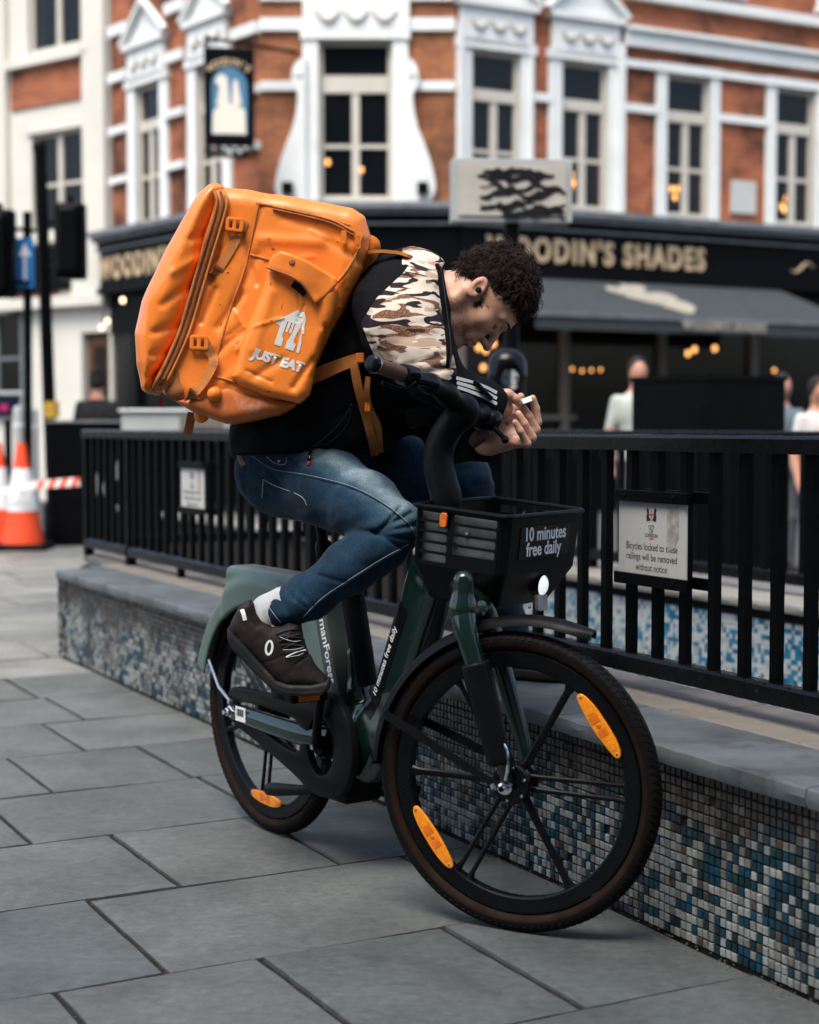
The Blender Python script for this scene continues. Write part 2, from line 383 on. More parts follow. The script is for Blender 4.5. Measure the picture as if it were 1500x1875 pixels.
def slab_mat(name, seed, tint):
    m, n, b = _nodes(name); vec = geo(n); mp = N(n, 'ShaderNodeMapping'); mp.inputs['Location'].default_value = (seed * 3.1, seed * 1.7, seed); n.links.new(vec, mp.inputs[0]); vec = mp.outputs[0]
    c1 = ramp(n, noise(n, vec, 2.6, 6, .6), [(.3, tuple(c * .70 for c in tint)), (.7, tuple(c * 1.22 for c in tint))])
    c2 = ramp(n, noise(n, vec, 38, 5, .7), [(.35, (.76, .76, .76)), (.65, (1.10, 1.10, 1.10))])
    c = mix(n, 1.0, c1, c2, 'MULTIPLY')
    st = ramp(n, noise(n, vec, 4.5, 7, .7, .8), [(.56, (0, 0, 0)), (.74, (1, 1, 1))]); c = mix(n, st, c, tuple(x * .60 for x in tint))
    sp = N(n, 'ShaderNodeTexVoronoi'); sp.inputs['Scale'].default_value = 7; n.links.new(vec, sp.inputs['Vector'])
    gum = ramp(n, sp.outputs['Distance'], [(.028, (1, 1, 1)), (.042, (0, 0, 0))]); c = mix(n, gum, c, tuple(x * .72 for x in tint))
    n.links.new(c, b.inputs['Base Color'])
    n.links.new(ramp(n, noise(n, vec, 5, 5), [(.3, (.42,) * 3), (.7, (.62,) * 3)]), b.inputs['Roughness']); b.inputs['Specular IOR Level'].default_value = .28
    mp2 = N(n, 'ShaderNodeMapping'); mp2.inputs['Scale'].default_value = (1, 2.6, 1); mp2.inputs['Rotation'].default_value = (0, 0, 1.1); n.links.new(vec, mp2.inputs[0])
    bump(n, b, noise(n, mp2.outputs[0], 20, 8, .70), .75, .005); return m
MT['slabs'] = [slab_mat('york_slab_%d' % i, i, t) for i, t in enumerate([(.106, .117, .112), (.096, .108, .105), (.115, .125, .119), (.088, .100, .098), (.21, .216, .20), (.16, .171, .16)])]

def tile_mat(name, base, glaze):         # mosaic: glazed square with grime from the position on the wall
    m, n, b = _nodes(name); vec = geo(n)
    c = ramp(n, noise(n, vec, 46, 2, .5), [(.3, tuple(x * .78 for x in base)), (.7, tuple(min(1, x * 1.15) for x in base))])
    sx = N(n, 'ShaderNodeSeparateXYZ'); n.links.new(vec, sx.inputs[0])
    mr = N(n, 'ShaderNodeMapRange'); mr.inputs['From Min'].default_value = .20; mr.inputs['From Max'].default_value = .40; mr.inputs['To Min'].default_value = .0; mr.inputs['To Max'].default_value = .42; n.links.new(sx.outputs[2], mr.inputs[0])
    mp = N(n, 'ShaderNodeMapping'); mp.inputs['Scale'].default_value = (1, 1, .35); n.links.new(vec, mp.inputs[0])
    ad = N(n, 'ShaderNodeMath', operation='ADD'); n.links.new(noise(n, mp.outputs[0], 5.5, 7, .68), ad.inputs[0]); n.links.new(mr.outputs[0], ad.inputs[1])
    g = ramp(n, ad.outputs[0], [(.50, (0, 0, 0)), (.72, (1, 1, 1))])
    c = mix(n, g, c, mix(n, .86, c, (.022, .017, .013)))
    ch = ramp(n, noise(n, vec, 160, 3, .6), [(.70, (0, 0, 0)), (.74, (1, 1, 1))]); c = mix(n, ch, c, (.035, .028, .022))
    n.links.new(c, b.inputs['Base Color']); b.inputs['Roughness'].default_value = glaze
    bump(n, b, noise(n, vec, 120, 3), .25, .002); return m
MT['tiles'] = [tile_mat('tile_white', (.25, .272, .26), .32), tile_mat('tile_grey', (.165, .172, .157), .35), tile_mat('tile_teal', (.003, .032, .046), .28),
               tile_mat('tile_blue', (.003, .042, .075), .28), tile_mat('tile_navy', (.002, .018, .025), .3), tile_mat('tile_umber', (.060, .047, .035), .5)]
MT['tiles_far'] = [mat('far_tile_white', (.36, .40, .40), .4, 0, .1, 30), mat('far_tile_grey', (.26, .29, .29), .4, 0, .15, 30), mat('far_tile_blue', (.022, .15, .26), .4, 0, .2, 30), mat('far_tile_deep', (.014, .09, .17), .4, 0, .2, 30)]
MT['grout'] = mat('grout', (.013, .011, .009), .95, 0, .4, 60, .5, 200)

def brick_mat(name, c1, c2, mort, soot):
    m, n, b = _nodes(name); tc = N(n, 'ShaderNodeTexCoord')
    br = N(n, 'ShaderNodeTexBrick'); br.inputs['Scale'].default_value = 1.0; br.inputs['Brick Width'].default_value = .225; br.inputs['Row Height'].default_value = .075; br.inputs['Mortar Size'].default_value = .008
    br.inputs['Color1'].default_value = (*c1, 1); br.inputs['Color2'].default_value = (*c2, 1); br.inputs['Mortar'].default_value = (*mort, 1); br.inputs['Bias'].default_value = -.2
    n.links.new(tc.outputs['UV'], br.inputs['Vector'])
    vec = geo(n); st = ramp(n, noise(n, vec, 1.1, 6, .65), [(.47, (0, 0, 0)), (.64, (1, 1, 1))])
    c = mix(n, st, br.outputs['Color'], mix(n, soot, br.outputs['Color'], (.035, .022, .018)))
    pl = ramp(n, noise(n, vec, 2.3, 4), [(.3, (.8, .8, .8)), (.7, (1.2, 1.2, 1.2))]); c = mix(n, 1.0, c, pl, 'MULTIPLY')
    n.links.new(c, b.inputs['Base Color']); b.inputs['Roughness'].default_value = .85; b.inputs['Specular IOR Level'].default_value = .15
    bump(n, b, br.outputs['Fac'], -.4, .01); return m
MT['brick'] = brick_mat('red_brick', (.34, .098, .040), (.22, .060, .028), (.26, .165, .115), .85)
MT['brick_b'] = brick_mat('orange_brick', (.33, .112, .042), (.23, .072, .030), (.28, .185, .125), .6)

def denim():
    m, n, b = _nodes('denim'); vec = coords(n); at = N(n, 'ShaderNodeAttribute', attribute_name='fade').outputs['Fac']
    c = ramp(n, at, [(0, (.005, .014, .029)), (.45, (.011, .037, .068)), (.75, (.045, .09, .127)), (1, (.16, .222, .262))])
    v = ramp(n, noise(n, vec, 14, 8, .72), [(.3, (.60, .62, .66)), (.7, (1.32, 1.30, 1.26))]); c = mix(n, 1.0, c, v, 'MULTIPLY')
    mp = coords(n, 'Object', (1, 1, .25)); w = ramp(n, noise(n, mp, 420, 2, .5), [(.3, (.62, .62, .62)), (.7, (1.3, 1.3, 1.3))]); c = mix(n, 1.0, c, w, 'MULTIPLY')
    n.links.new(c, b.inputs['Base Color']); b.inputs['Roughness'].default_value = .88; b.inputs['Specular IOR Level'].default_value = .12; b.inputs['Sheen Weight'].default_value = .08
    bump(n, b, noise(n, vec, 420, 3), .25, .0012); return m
MT['denim'] = denim()
MT['stitch'] = mat('denim_stitch', (.30, .36, .40), .8, 0, .3, 200)
MT['stitch_dark'] = mat('denim_seam', (.012, .03, .05), .85, 0, .3, 100)

def camo():
    m, n, b = _nodes('camouflage'); vec = coords(n, 'Object', (10, 13, 40), (0, .26, 0))
    def layer(base, col, seed, thr, sc=1.0):
        mp = N(n, 'ShaderNodeMapping'); mp.inputs['Location'].default_value = (seed * 3.3, seed * 5.1, seed * 2.2); n.links.new(vec, mp.inputs[0])
        f = ramp(n, noise(n, mp.outputs[0], sc, 1.6, .45, .7), [(thr, (0, 0, 0)), (thr + .012, (1, 1, 1))]); return mix(n, f, base, col), f
    c, _ = layer((.66, .58, .47), (.50, .35, .25), 1, .53, .9)
    c, _ = layer(c, (.66, .60, .50), 7, .60, 1.2)
    hs = noise(n, coords(n), 420, 1); hs = ramp(n, hs, [(.44, (.10, .045, .028)), (.56, (.30, .17, .11))])
    _, f2 = layer((0, 0, 0), (1, 1, 1), 3, .562, 1.0); c = mix(n, f2, c, hs)
    c, _ = layer(c, (.028, .020, .028), 5, .555, 1.05)
    at = N(n, 'ShaderNodeAttribute', attribute_name='camo').outputs['Fac']; f = ramp(n, at, [(.0, (0, 0, 0)), (.04, (1, 1, 1))])
    c = mix(n, f, ramp(n, noise(n, coords(n), 14, 5), [(.3, (.0032, .0038, .005)), (.7, (.0055, .0065, .0085))]), c)
    n.links.new(c, b.inputs['Base Color']); b.inputs['Roughness'].default_value = .82; b.inputs['Specular IOR Level'].default_value = .10
    bump(n, b, noise(n, coords(n), 500, 2), .3, .001); return m
MT['jacket_cloth'] = camo()

def skin():
    m, n, b = _nodes('skin'); vec = coords(n); be = N(n, 'ShaderNodeAttribute', attribute_name='beard').outputs['Fac']; rd = N(n, 'ShaderNodeAttribute', attribute_name='red').outputs['Fac']
    c = ramp(n, noise(n, vec, 28, 5), [(.3, (.54, .295, .195)), (.7, (.64, .37, .255))])
    c = mix(n, rd, c, (.42, .15, .10))
    f = ramp(n, noise(n, vec, 330, 3, .6), [(.40, (1, 1, 1)), (.60, (.12, .12, .12))]); g = N(n, 'ShaderNodeMath', operation='MULTIPLY'); n.links.new(f, g.inputs[0]); n.links.new(be, g.inputs[1])
    c = mix(n, g.outputs[0], c, (.055, .028, .018))
    n.links.new(c, b.inputs['Base Color']); b.inputs['Roughness'].default_value = .46; b.inputs['Subsurface Weight'].default_value = .12; b.inputs['Subsurface Radius'].default_value = (.012, .005, .003); b.inputs['Subsurface Scale'].default_value = .6
    bump(n, b, noise(n, vec, 260, 4, .6), .22, .0012); return m
MT['skin'] = skin()
MT['nail'] = mat('nail', (.55, .33, .27), .3)
MT['hair'] = mat('hair', (.024, .0145, .0105), .62, 0, .5, 40, spec=.15)
MT['eye'] = mat('eye', (.5, .48, .46), .15)
# ------------------------------------------------------------------ the stairwell parapet gives the street its axes
W0 = PZ(106, 1198); W1 = PZ(1500, 1835); WD = unit(W1 - W0); WN = np.array([-WD[1], WD[0], 0.0])
def W(a, n, z): return W0 + WD * a + WN * n + UP * z
def WP(px, py, n):
    p = PP(px, py, W(0, n, 0), WN) - W0; return p @ WD, p[2]
WAX = (WD, WN, UP)
def quad_sheet(name, rects, z, m, parent=None, kind='structure'):
    mb = MB()
    for a0, a1, n0, n1 in rects: mb.add([W(a0, n0, z), W(a1, n0, z), W(a1, n1, z), W(a0, n1, z)], [(0, 1, 2, 3)])
    o = mb.build(name, m, parent); return tag(o, kind=kind)
HOLE = (.05, 9.0, .50, 2.19)
quad_sheet('road', [(-300, HOLE[0], -300, 300), (HOLE[1], 300, -300, 300), (HOLE[0], HOLE[1], -300, HOLE[2]), (HOLE[0], HOLE[1], HOLE[3], 300)], -.03, MT['asphalt'])
pave = quad_sheet('pavement', [(-9.2, 7.2, -4.2, -.002), (-9.2, -.8, -.002, 3.6)], -.009, MT['mortar'])
quad_sheet('stairwell_floor', [(HOLE[0] - .2, HOLE[1] + .2, HOLE[2] - .2, HOLE[3] + .2)], -2.6, MT['stone_grey'])

# paving slabs: rows across the pavement, joints where the photograph shows them
known = {8: [-1.331, -.883, -.430], 7: [-1.62, -1.09, -.23], 6: [-1.35, -.85, -.405], 5: [-1.72, -1.07, -.37], 4: [-1.4, -.848, -.387], 3: [-1.25, -.57], 2: [-1.0, -.40]}
slab_n = 0
for row in range(-14, 11):
    a0 = 4.745 + (row - 8) * .585; a1 = a0 + .585
    nmax = -.003 if a1 > .35 else 3.5
    js = list(known.get(row, []))
    rr = random.Random(row * 13 + 5)
    if not js: js = [-.9 + rr.uniform(-.2, .2)]
    while js[0] > -2.9: js.insert(0, js[0] - rr.choice([.62, .78, .95]))
    while js[-1] < nmax - .35: js.append(js[-1] + rr.choice([.6, .78, .95]))
    js = [j for j in js if j < nmax - .12] + [nmax]
    for n0, n1 in zip(js[:-1], js[1:]):
        c = W((a0 + a1) / 2, (n0 + n1) / 2, 0)
        if c[1] < 1.6 or abs(c[0]) > c[1] * .42 + .9: continue
        g = .0095; w2, l2 = (a1 - a0) / 2 - g / 2, (n1 - n0) / 2 - rr.uniform(.0065, .009)
        bm = bmesh.new(); bmesh.ops.create_grid(bm, x_segments=10, y_segments=10, size=1)
        tx, ty, hz = rr.gauss(0, .0012), rr.gauss(0, .0012), rr.gauss(0, .0008)
        for v in bm.verts:
            x, y = v.co.x, v.co.y; e = max(abs(x), abs(y))
            jx = rr.uniform(-.0022, .0012) if abs(x) > .99 else 0; jy = rr.uniform(-.0022, .0012) if abs(y) > .99 else 0
            q = W((a0 + a1) / 2 + x * w2 + jx * np.sign(x), (n0 + n1) / 2 + y * l2 + jy * np.sign(y), hz + x * tx + y * ty - (.0022 if e > .99 else 0))
            v.co = Vector(q)
        ex = bmesh.ops.extrude_edge_only(bm, edges=[e for e in bm.edges if e.is_boundary])
        for v in [x for x in ex['geom'] if isinstance(x, bmesh.types.BMVert)]: v.co.z = -.04
        bmesh.ops.recalc_face_normals(bm, faces=bm.faces)
        me = bpy.data.meshes.new('paving_slab'); bm.to_mesh(me); bm.free(); me.materials.append(MT['slabs'][rr.randrange(4) if row > 3 else (rr.choice([0, 2, 5]) if row > 0 else rr.choice([4, 5, 4]))])  # far rows get paler tints: the brighter light there is put into the colour
        part('paving_slab', me, pave); slab_n += 1
# grit lying along the wall foot and in the joints
gm = MB(); gr = random.Random(3)
for _ in range(900):
    if gr.random() < .9: a, n = gr.uniform(.2, 6), -abs(gr.gauss(0, .022)) - .004
    else:
        row = gr.choice([5, 6, 7, 8]); a0 = 4.745 + (row - 8) * .585; n = gr.choice(known[row]) + gr.uniform(-.006, .006); a = a0 + gr.uniform(0, .585)
    r = gr.uniform(.0012, .0035); c = W(a, n, r * .4 - (.006 if n < -.1 else 0))
    gm.add([c + np.array([r, 0, 0]), c + np.array([-r * .6, r * .8, 0]), c + np.array([-r * .5, -r * .9, 0]), c + np.array([0, 0, r])], [(0, 1, 3), (1, 2, 3), (2, 0, 3)])
tag(gm.build('grit', mat('grit', (.10, .095, .085), .9), None), 'loose grit and dust along the wall foot and slab joints', 'grit', kind='stuff')

# ------------------------------------------------------------------ parapet walls round the stairwell
def make_tile(m):
    mb = MB(); h = (.0079, .004, .0087); b = .0015
    x, y, z = h
    v = [(-x, y, -z), (x, y, -z), (x, y, z), (-x, y, z), (-x, -y + b, -z), (x, -y + b, -z), (x, -y + b, z), (-x, -y + b, z), (-x + b, -y, -z + b), (x - b, -y, -z + b), (x - b, -y, z - b), (-x + b, -y, z - b)]
    f = [(0, 1, 5, 4), (1, 2, 6, 5), (2, 3, 7, 6), (3, 0, 4, 7), (4, 5, 9, 8), (5, 6, 10, 9), (6, 7, 11, 10), (7, 4, 8, 11), (8, 9, 10, 11)]
    return v, f
TV, TF = make_tile(None); TV = np.array(TV)
wall = thing('parapet_wall', W(3, .25, 0), 'low parapet wall faced in blue and white mosaic under slate coping, beside the bicycle', 'wall')
mb = MB(); foot = [(0.0, .007), (7.3, .007), (7.3, .5), (-.82, .5), (-.74, .38)]
mb.prism(foot, W0, WD, WN, UP, -2.6, .386); part_core = mb.build('core', MT['grout'], wall)
cr = random.Random(11); rows = 18; pa, pz = .0198, .0213; tiles = []
blue = {}
for i in range(366):
    for j in range(rows):
        p = .30 + .25 * math.sin(i * .37 + 2 * math.sin(j * .5)) * math.sin(i * .11 + j * .6)
        nb = (blue.get((i - 1, j), 0) + blue.get((i, j - 1), 0)) * .09
        isb = cr.random() < p * 1.12 + nb; blue[(i, j)] = isb
        if isb: k = cr.choices([2, 3, 4], [5, 3, 3])[0]
        else: k = cr.choices([0, 1, 5], [7, 3, .9 + (j > 13) * 6])[0]
        if cr.random() < .008 or (i < 9 and cr.random() < .5): continue
        tiles.append((i, j, k))
def t_M(i, j):
    t1, t2 = cr.gauss(0, .022), cr.gauss(0, .022)
    ax = unit(WD + WN * t1); ay = unit(np.cross(UP + WN * t2, ax)); az = np.cross(ax, ay)
    return M4(W(.012 + i * pa + cr.gauss(0, .0003), .0045 + cr.gauss(0, .0005), .012 + j * pz + cr.gauss(0, .0003)), ax, ay, az)
def vis(i, j):
    a = .012 + i * pa; p = W(a, 0, .2); px = CX + F * p[0] / p[1]
    if px > 1500 or 700 < px < 1205: return -1
    return a
order = sorted(tiles, key=lambda t: (-vis(t[0], t[1]), t[1])); single = set(order[:300])
tme = [mesh('mosaic_tile', TV, TF, m) for m in MT['tiles']]
jv = []; jf = []; jm = []
for t in tiles:
    M = t_M(t[0], t[1])
    if t in single: part('mosaic_tile', tme[t[2]], wall, M)
    else:
        o = len(jv); A = np.array(M); jv += list(TV @ A[:3, :3].T + A[:3, 3]); jf += [tuple(x + o for x in q) for q in TF]; jm += [t[2]] * len(TF)
tag(part('mosaic_tiles', mesh('mosaic_tiles', jv, jf, MT['tiles'], False, jm), wall), kind='stuff')

def coping(parent, a0, a1, n0, n1, z0, z1, m, seed, name='coping_slab', rag=.0028, step=.92):
    r = random.Random(seed); a = a0
    while a < a1 - .1:
        b = min(a1, a + step * r.uniform(.85, 1.15)); k = 28; front = []; back = []
        ph = [r.uniform(0, 6) for _ in range(4)]
        for i in range(k + 1):
            x = a + .002 + (b - a - .004) * i / k
            w = rag * (.15 * math.sin(x * 9 + ph[0]) + r.uniform(-.3, .3)) + (rag * r.uniform(.5, 2.2) if r.random() < .10 else 0)
            front.append((x, n0 + w)); back.append((x, n1))
        mb = MB(); v = []; f = []
        for (x, y), (x2, y2) in zip(front, back):
            ch = .003 + abs(r.gauss(0, .0014)); zb = z0 + r.uniform(0, .0025)
            v += [W(x, y + .004, zb), W(x, y - .002, (z0 + z1) / 2 + r.uniform(-.002, .002)), W(x, y + ch * .4, z1 - ch), W(x, y + ch * 1.6, z1), W(x2, y2 - .002, z1 + r.gauss(0, .0006)), W(x2, y2, z0)]
        for i in range(k):
            for q in range(6): f.append((i * 6 + q, i * 6 + (q + 1) % 6, i * 6 + 6 + (q + 1) % 6, i * 6 + 6 + q))
        f += [(5, 4, 3, 2, 1, 0), tuple(k * 6 + q for q in range(6))]
        mb.add(v, f); mb.build(name, m, parent, True, 30); a = b
coping(wall, .06, 7.3, -.022, .262, .388, .430, MT['coping_dark'], 1)
coping(wall, -.12, 7.3, .264, .372, .389, .432, MT['coping_light'], 2, rag=.002)
coping(wall, -.80, 7.3, .374, .53, .389, .433, MT['coping_light'], 4, rag=.001, step=1.3)
mb = MB(); mb.prism([(-.10, .27), (.05, .0), (.05, .26), (-.11, .37), (-.72, .37)], W0, WD, WN, UP, .386, .428); mb.build('coping_slab', MT['coping_dark'], wall)

fwall = thing('parapet_wall', W(3, 2.4, 0), 'far parapet wall of the stairwell with bright blue and white mosaic, seen through the railing', 'wall')
mb = MB(); mb.abox  # far side, its tiled face looks back at the camera
mb.box(W(.85, 2.42, -1.1), WAX, (6.75, .225, 1.49)); mb.build('core', MT['grout'], fwall)
jv = []; jf = []; jm = []; fr = random.Random(5)
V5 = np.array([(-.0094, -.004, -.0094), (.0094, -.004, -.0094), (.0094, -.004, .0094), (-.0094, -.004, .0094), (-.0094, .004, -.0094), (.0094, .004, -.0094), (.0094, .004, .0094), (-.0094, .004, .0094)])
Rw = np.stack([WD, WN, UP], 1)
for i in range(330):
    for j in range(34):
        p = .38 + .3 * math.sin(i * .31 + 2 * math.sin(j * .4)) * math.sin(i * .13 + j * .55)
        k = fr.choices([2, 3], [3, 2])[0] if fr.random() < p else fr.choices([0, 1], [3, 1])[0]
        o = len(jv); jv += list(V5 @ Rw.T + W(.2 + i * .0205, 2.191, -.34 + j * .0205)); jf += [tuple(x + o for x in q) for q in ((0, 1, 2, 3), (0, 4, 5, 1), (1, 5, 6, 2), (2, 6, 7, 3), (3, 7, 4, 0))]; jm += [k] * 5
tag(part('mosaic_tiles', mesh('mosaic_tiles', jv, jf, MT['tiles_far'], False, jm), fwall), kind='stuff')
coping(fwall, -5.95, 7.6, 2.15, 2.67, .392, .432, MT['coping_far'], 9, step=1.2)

# ------------------------------------------------------------------ railings: rails, posts and single bars
def railing(label, n0, a0, a1, posts, feet, bar0, zb=.479, zt=1.124):
    t = thing('railing', W((a0 + a1) / 2, n0, .43), label, 'railing', 'black railings round the stairwell')
    def rail(name, za, zc, hw, seed):
        r = random.Random(seed); k = 90; v = []; f = []
        for i in range(k + 1):
            a = a0 + (a1 - a0) * i / k
            for dn, z in ((-hw, za), (-hw, zc - .008), (-hw + .008, zc), (hw - .008, zc), (hw, zc - .008), (hw, za)):
                v.append(W(a, n0 + dn, z + r.gauss(0, .0005)))
        for i in range(k):
            for q in range(6): f.append((i * 6 + q, i * 6 + (q + 1) % 6, i * 6 + 6 + (q + 1) % 6, i * 6 + 6 + q))
        f += [(5, 4, 3, 2, 1, 0), tuple(k * 6 + q for q in range(6))]
        MB().add(v, f).build(name, MT['rail_top'], t, True, 25)
    rail('top_rail', 1.081, zt, .030, 1); rail('bottom_rail', zb, .529, .024, 2)
    pb = MB(); pb.abox((-.024, -.024, .432), (.024, .024, 1.0815), .003); pm = mesh('post', pb.v, pb.f, MT['black_metal'])
    for a in posts: part('post', pm, t, M4(W(a, n0, 0), WD, WN, UP))
    fb = MB(); fb.abox((-.016, -.016, .431), (.016, .016, zb + .0), .002); fm = mesh('foot', fb.v, fb.f, MT['black_metal'])
    for a in feet: part('foot', fm, t, M4(W(a, n0, 0), WD, WN, UP))
    r = random.Random(8); bms = []
    for _ in range(5):
        v = []; f = []; k = 12; hw = .0122
        for i in range(k + 1):
            z = .5285 + (1.0815 - .5285) * i / k; w = hw + r.gauss(0, .00025)
            v += [(-w, -w, z), (w, -w, z), (w, w, z), (-w, w, z)]
        for i in range(k):
            for q in range(4): f.append((i * 4 + q, i * 4 + (q + 1) % 4, i * 4 + 4 + (q + 1) % 4, i * 4 + 4 + q))
        bms.append(mesh('bar', v, f, MT['black_metal']))
    a = bar0
    while a > a0 + .05: a -= .1185
    a += .1185
    while a < a1:
        if not any(abs(a - p) < .04 for p in posts): part('bar', r.choice(bms), t, M4(W(a, n0, 0), WD, WN, UP))
        a += .1185
    # flaking paint and dirt on the bottom rail round the bars
    fl = MB()
    for _ in range(420):
        a = r.uniform(a0, a1); s = r.uniform(.003, .011); c = W(a, n0 + r.uniform(-.02, .02), .5305 + r.uniform(0, .002)); th = r.uniform(0, 6)
        x = np.array([math.cos(th), math.sin(th), r.uniform(-.15, .25)]); y = np.array([-math.sin(th), math.cos(th), r.uniform(-.15, .25)])
        fl.add([c - x * s, c + y * s * .5, c + x * s, c - y * s * .4], [(0, 1, 2, 3)])
    tag(fl.build('paint_flakes', MT['black_metal'], t, fix=False), kind='stuff')
    return t
railing('black square-bar railing standing on the near coping behind the rider', .385, -.76, 7.2, [-.735, .0, 2.25, WP(900, 880, .385)[0], 6.3], [.75, 1.5, 3.1], 4.227)
railing('black railing on the far side of the stairwell behind the near one', 2.40, -5.9, 7.5, [-5.87, -3.0, -.9, 1.2, 3.3, 5.4], [], 4.30)
et = thing('railing', W(-.75, 1.4, .43), 'short black railing closing the far left end of the stairwell', 'railing', 'black railings round the stairwell')
mb = MB(); mb.box(W(-.79, 1.39, 1.10), WAX, (.026, .95, .0205)); mb.build('top_rail', MT['black_metal'], et)
mb = MB(); mb.box(W(-.79, 1.39, .503), WAX, (.022, .95, .024)); mb.build('bottom_rail', MT['black_metal'], et)
bb = MB(); bb.abox((-.012, -.012, .528), (.012, .012, 1.079)); em = mesh('bar', bb.v, bb.f, MT['black_metal'])
for k in range(15): part('bar', em, et, M4(W(-.79, .52 + k * .1185, 0), WD, WN, UP))

# ------------------------------------------------------------------ notices fixed to the railing
def notice(label, x0, x1, yt, yb, n0, lines):
    a0, _ = WP(x0, (yt + yb) / 2, n0); a1, _ = WP(x1, (yt + yb) / 2, n0); _, zt = WP((x0 + x1) / 2, yt, n0); _, zb = WP((x0 + x1) / 2, yb, n0)
    t = thing('notice_plate', W((a0 + a1) / 2, n0, zb), label, 'sign', 'notices fixed to the railing'); w = a1 - a0; hh = zt - zb; am = (a0 + a1) / 2
    MB().box(W(am, n0, (zt + zb) / 2), WAX, (w / 2, .003, hh / 2), .001).build('plate', MT['sign_white'], t)
    for z in (zt - .002, zb - .003):
        MB().box(W(am + .004, n0 - .009, z), WAX, (w / 2 + .012, .0055, .0155), .002).build('clamp_bar', MT['black_metal'], t)
        MB().box(W(am + .03, n0 + .060, z), WAX, (w / 2 + .0, .0055, .0155), .002).build('clamp_bar', MT['black_metal'], t)
        for s in (-1, 1):
            p = W(am + s * w * .36, n0 - .0145, z); MB().lathe([(0, .004), (.005, .003), (.006, 0)], p, -WN, 10).build('bolt', MT['black_metal'], t)
    o = W(am, n0 - .0034, (zt + zb) / 2); s = w / .245
    place_text('lettering', lines, .0225 * s, o - UP * hh * .24, WD * .86, UP, t, MT['sign_text'], line=1.02, bold=.0002)
    # crest: shield with red cross between two dark supporters, words below
    c = o + UP * hh * .27
    for dx in (-.0125, .0125):
        pts = [(dx * s + x * s * (1 if dx > 0 else -1), y * s) for x, y in ((-.007, -.012), (.004, -.014), (.006, -.004), (.003, .004), (.006, .012), (.001, .016), (-.003, .010), (-.004, .002), (-.008, -.002))]
        MB().prism(pts, c, WD, UP, -WN, -.001, .0006).build('crest', MT['sign_text'], t)
    MB().prism([(-.008 * s, .010 * s), (.008 * s, .010 * s), (.008 * s, -.004 * s), (0, -.013 * s), (-.008 * s, -.004 * s)], c, WD, UP, -WN, -.001, .0007).build('crest_shield', MT['sign_white'], t)
    mb = MB(); mb.box(c - WN * .0009, WAX, (.0016 * s, .0004, .0105 * s)); mb.box(c - WN * .0010 + UP * .001 * s, WAX, (.0072 * s, .0004, .0016 * s)); mb.build('crest_cross', MT['sign_red'], t)
    place_text('lettering', 'CITY\nOF\nLONDON', .0115 * s, c - UP * .036 * s, WD * .9, UP, t, MT['sign_text'], lift=.0, line=.8, bold=.0003)
    MB().box(c - UP * .0515 * s - WN * .0004, WAX, (.008 * s, .0004, .0008 * s)).build('underline', MT['sign_red'], t)
    # torn sticker residue
    MB().prism([(.055 * s, .035 * s), (.097 * s, .041 * s), (.098 * s, -.03 * s), (.085 * s, -.052 * s), (.066 * s, -.06 * s), (.056 * s, -.05 * s)], o + UP * .035 * s, WD, UP, -WN, -.001, .0004).build('sticker_residue', MT['stain'], t)
notice('white enamel notice about locked bicycles with a crest, right of the basket', 1135, 1258, 908, 1062, .352, 'Bicycles locked to these\nrailings will be removed\nwithout notice')
notice('small white notice on the railing left of the rider, below the orange bag', 333, 374, 851, 934, .352, 'Bicycles locked to these\nrailings will be removed\nwithout notice')

# added unseen stone block behind the viewer, put in to shade the near pavement
ob_ = thing('added_shade_block', (0, -6, -.03), 'unseen stone block added behind the viewer to shade the near pavement', 'building')
mb = MB(); mb.abox((-16, -10.0, -.03), (13, -6.0, 15.0)); mb.build('front_wall', MT['stone_grey'], ob_)
for i in range(9):
    for j in range(4): mb = MB(); mb.abox((-15 + i * 3.1, -6.01, .9 + j * 3.6), (-13.4 + i * 3.1, -5.96, 3.2 + j * 3.6)); mb.build('window', MT['pub_black'] if False else MT['lead'], ob_)
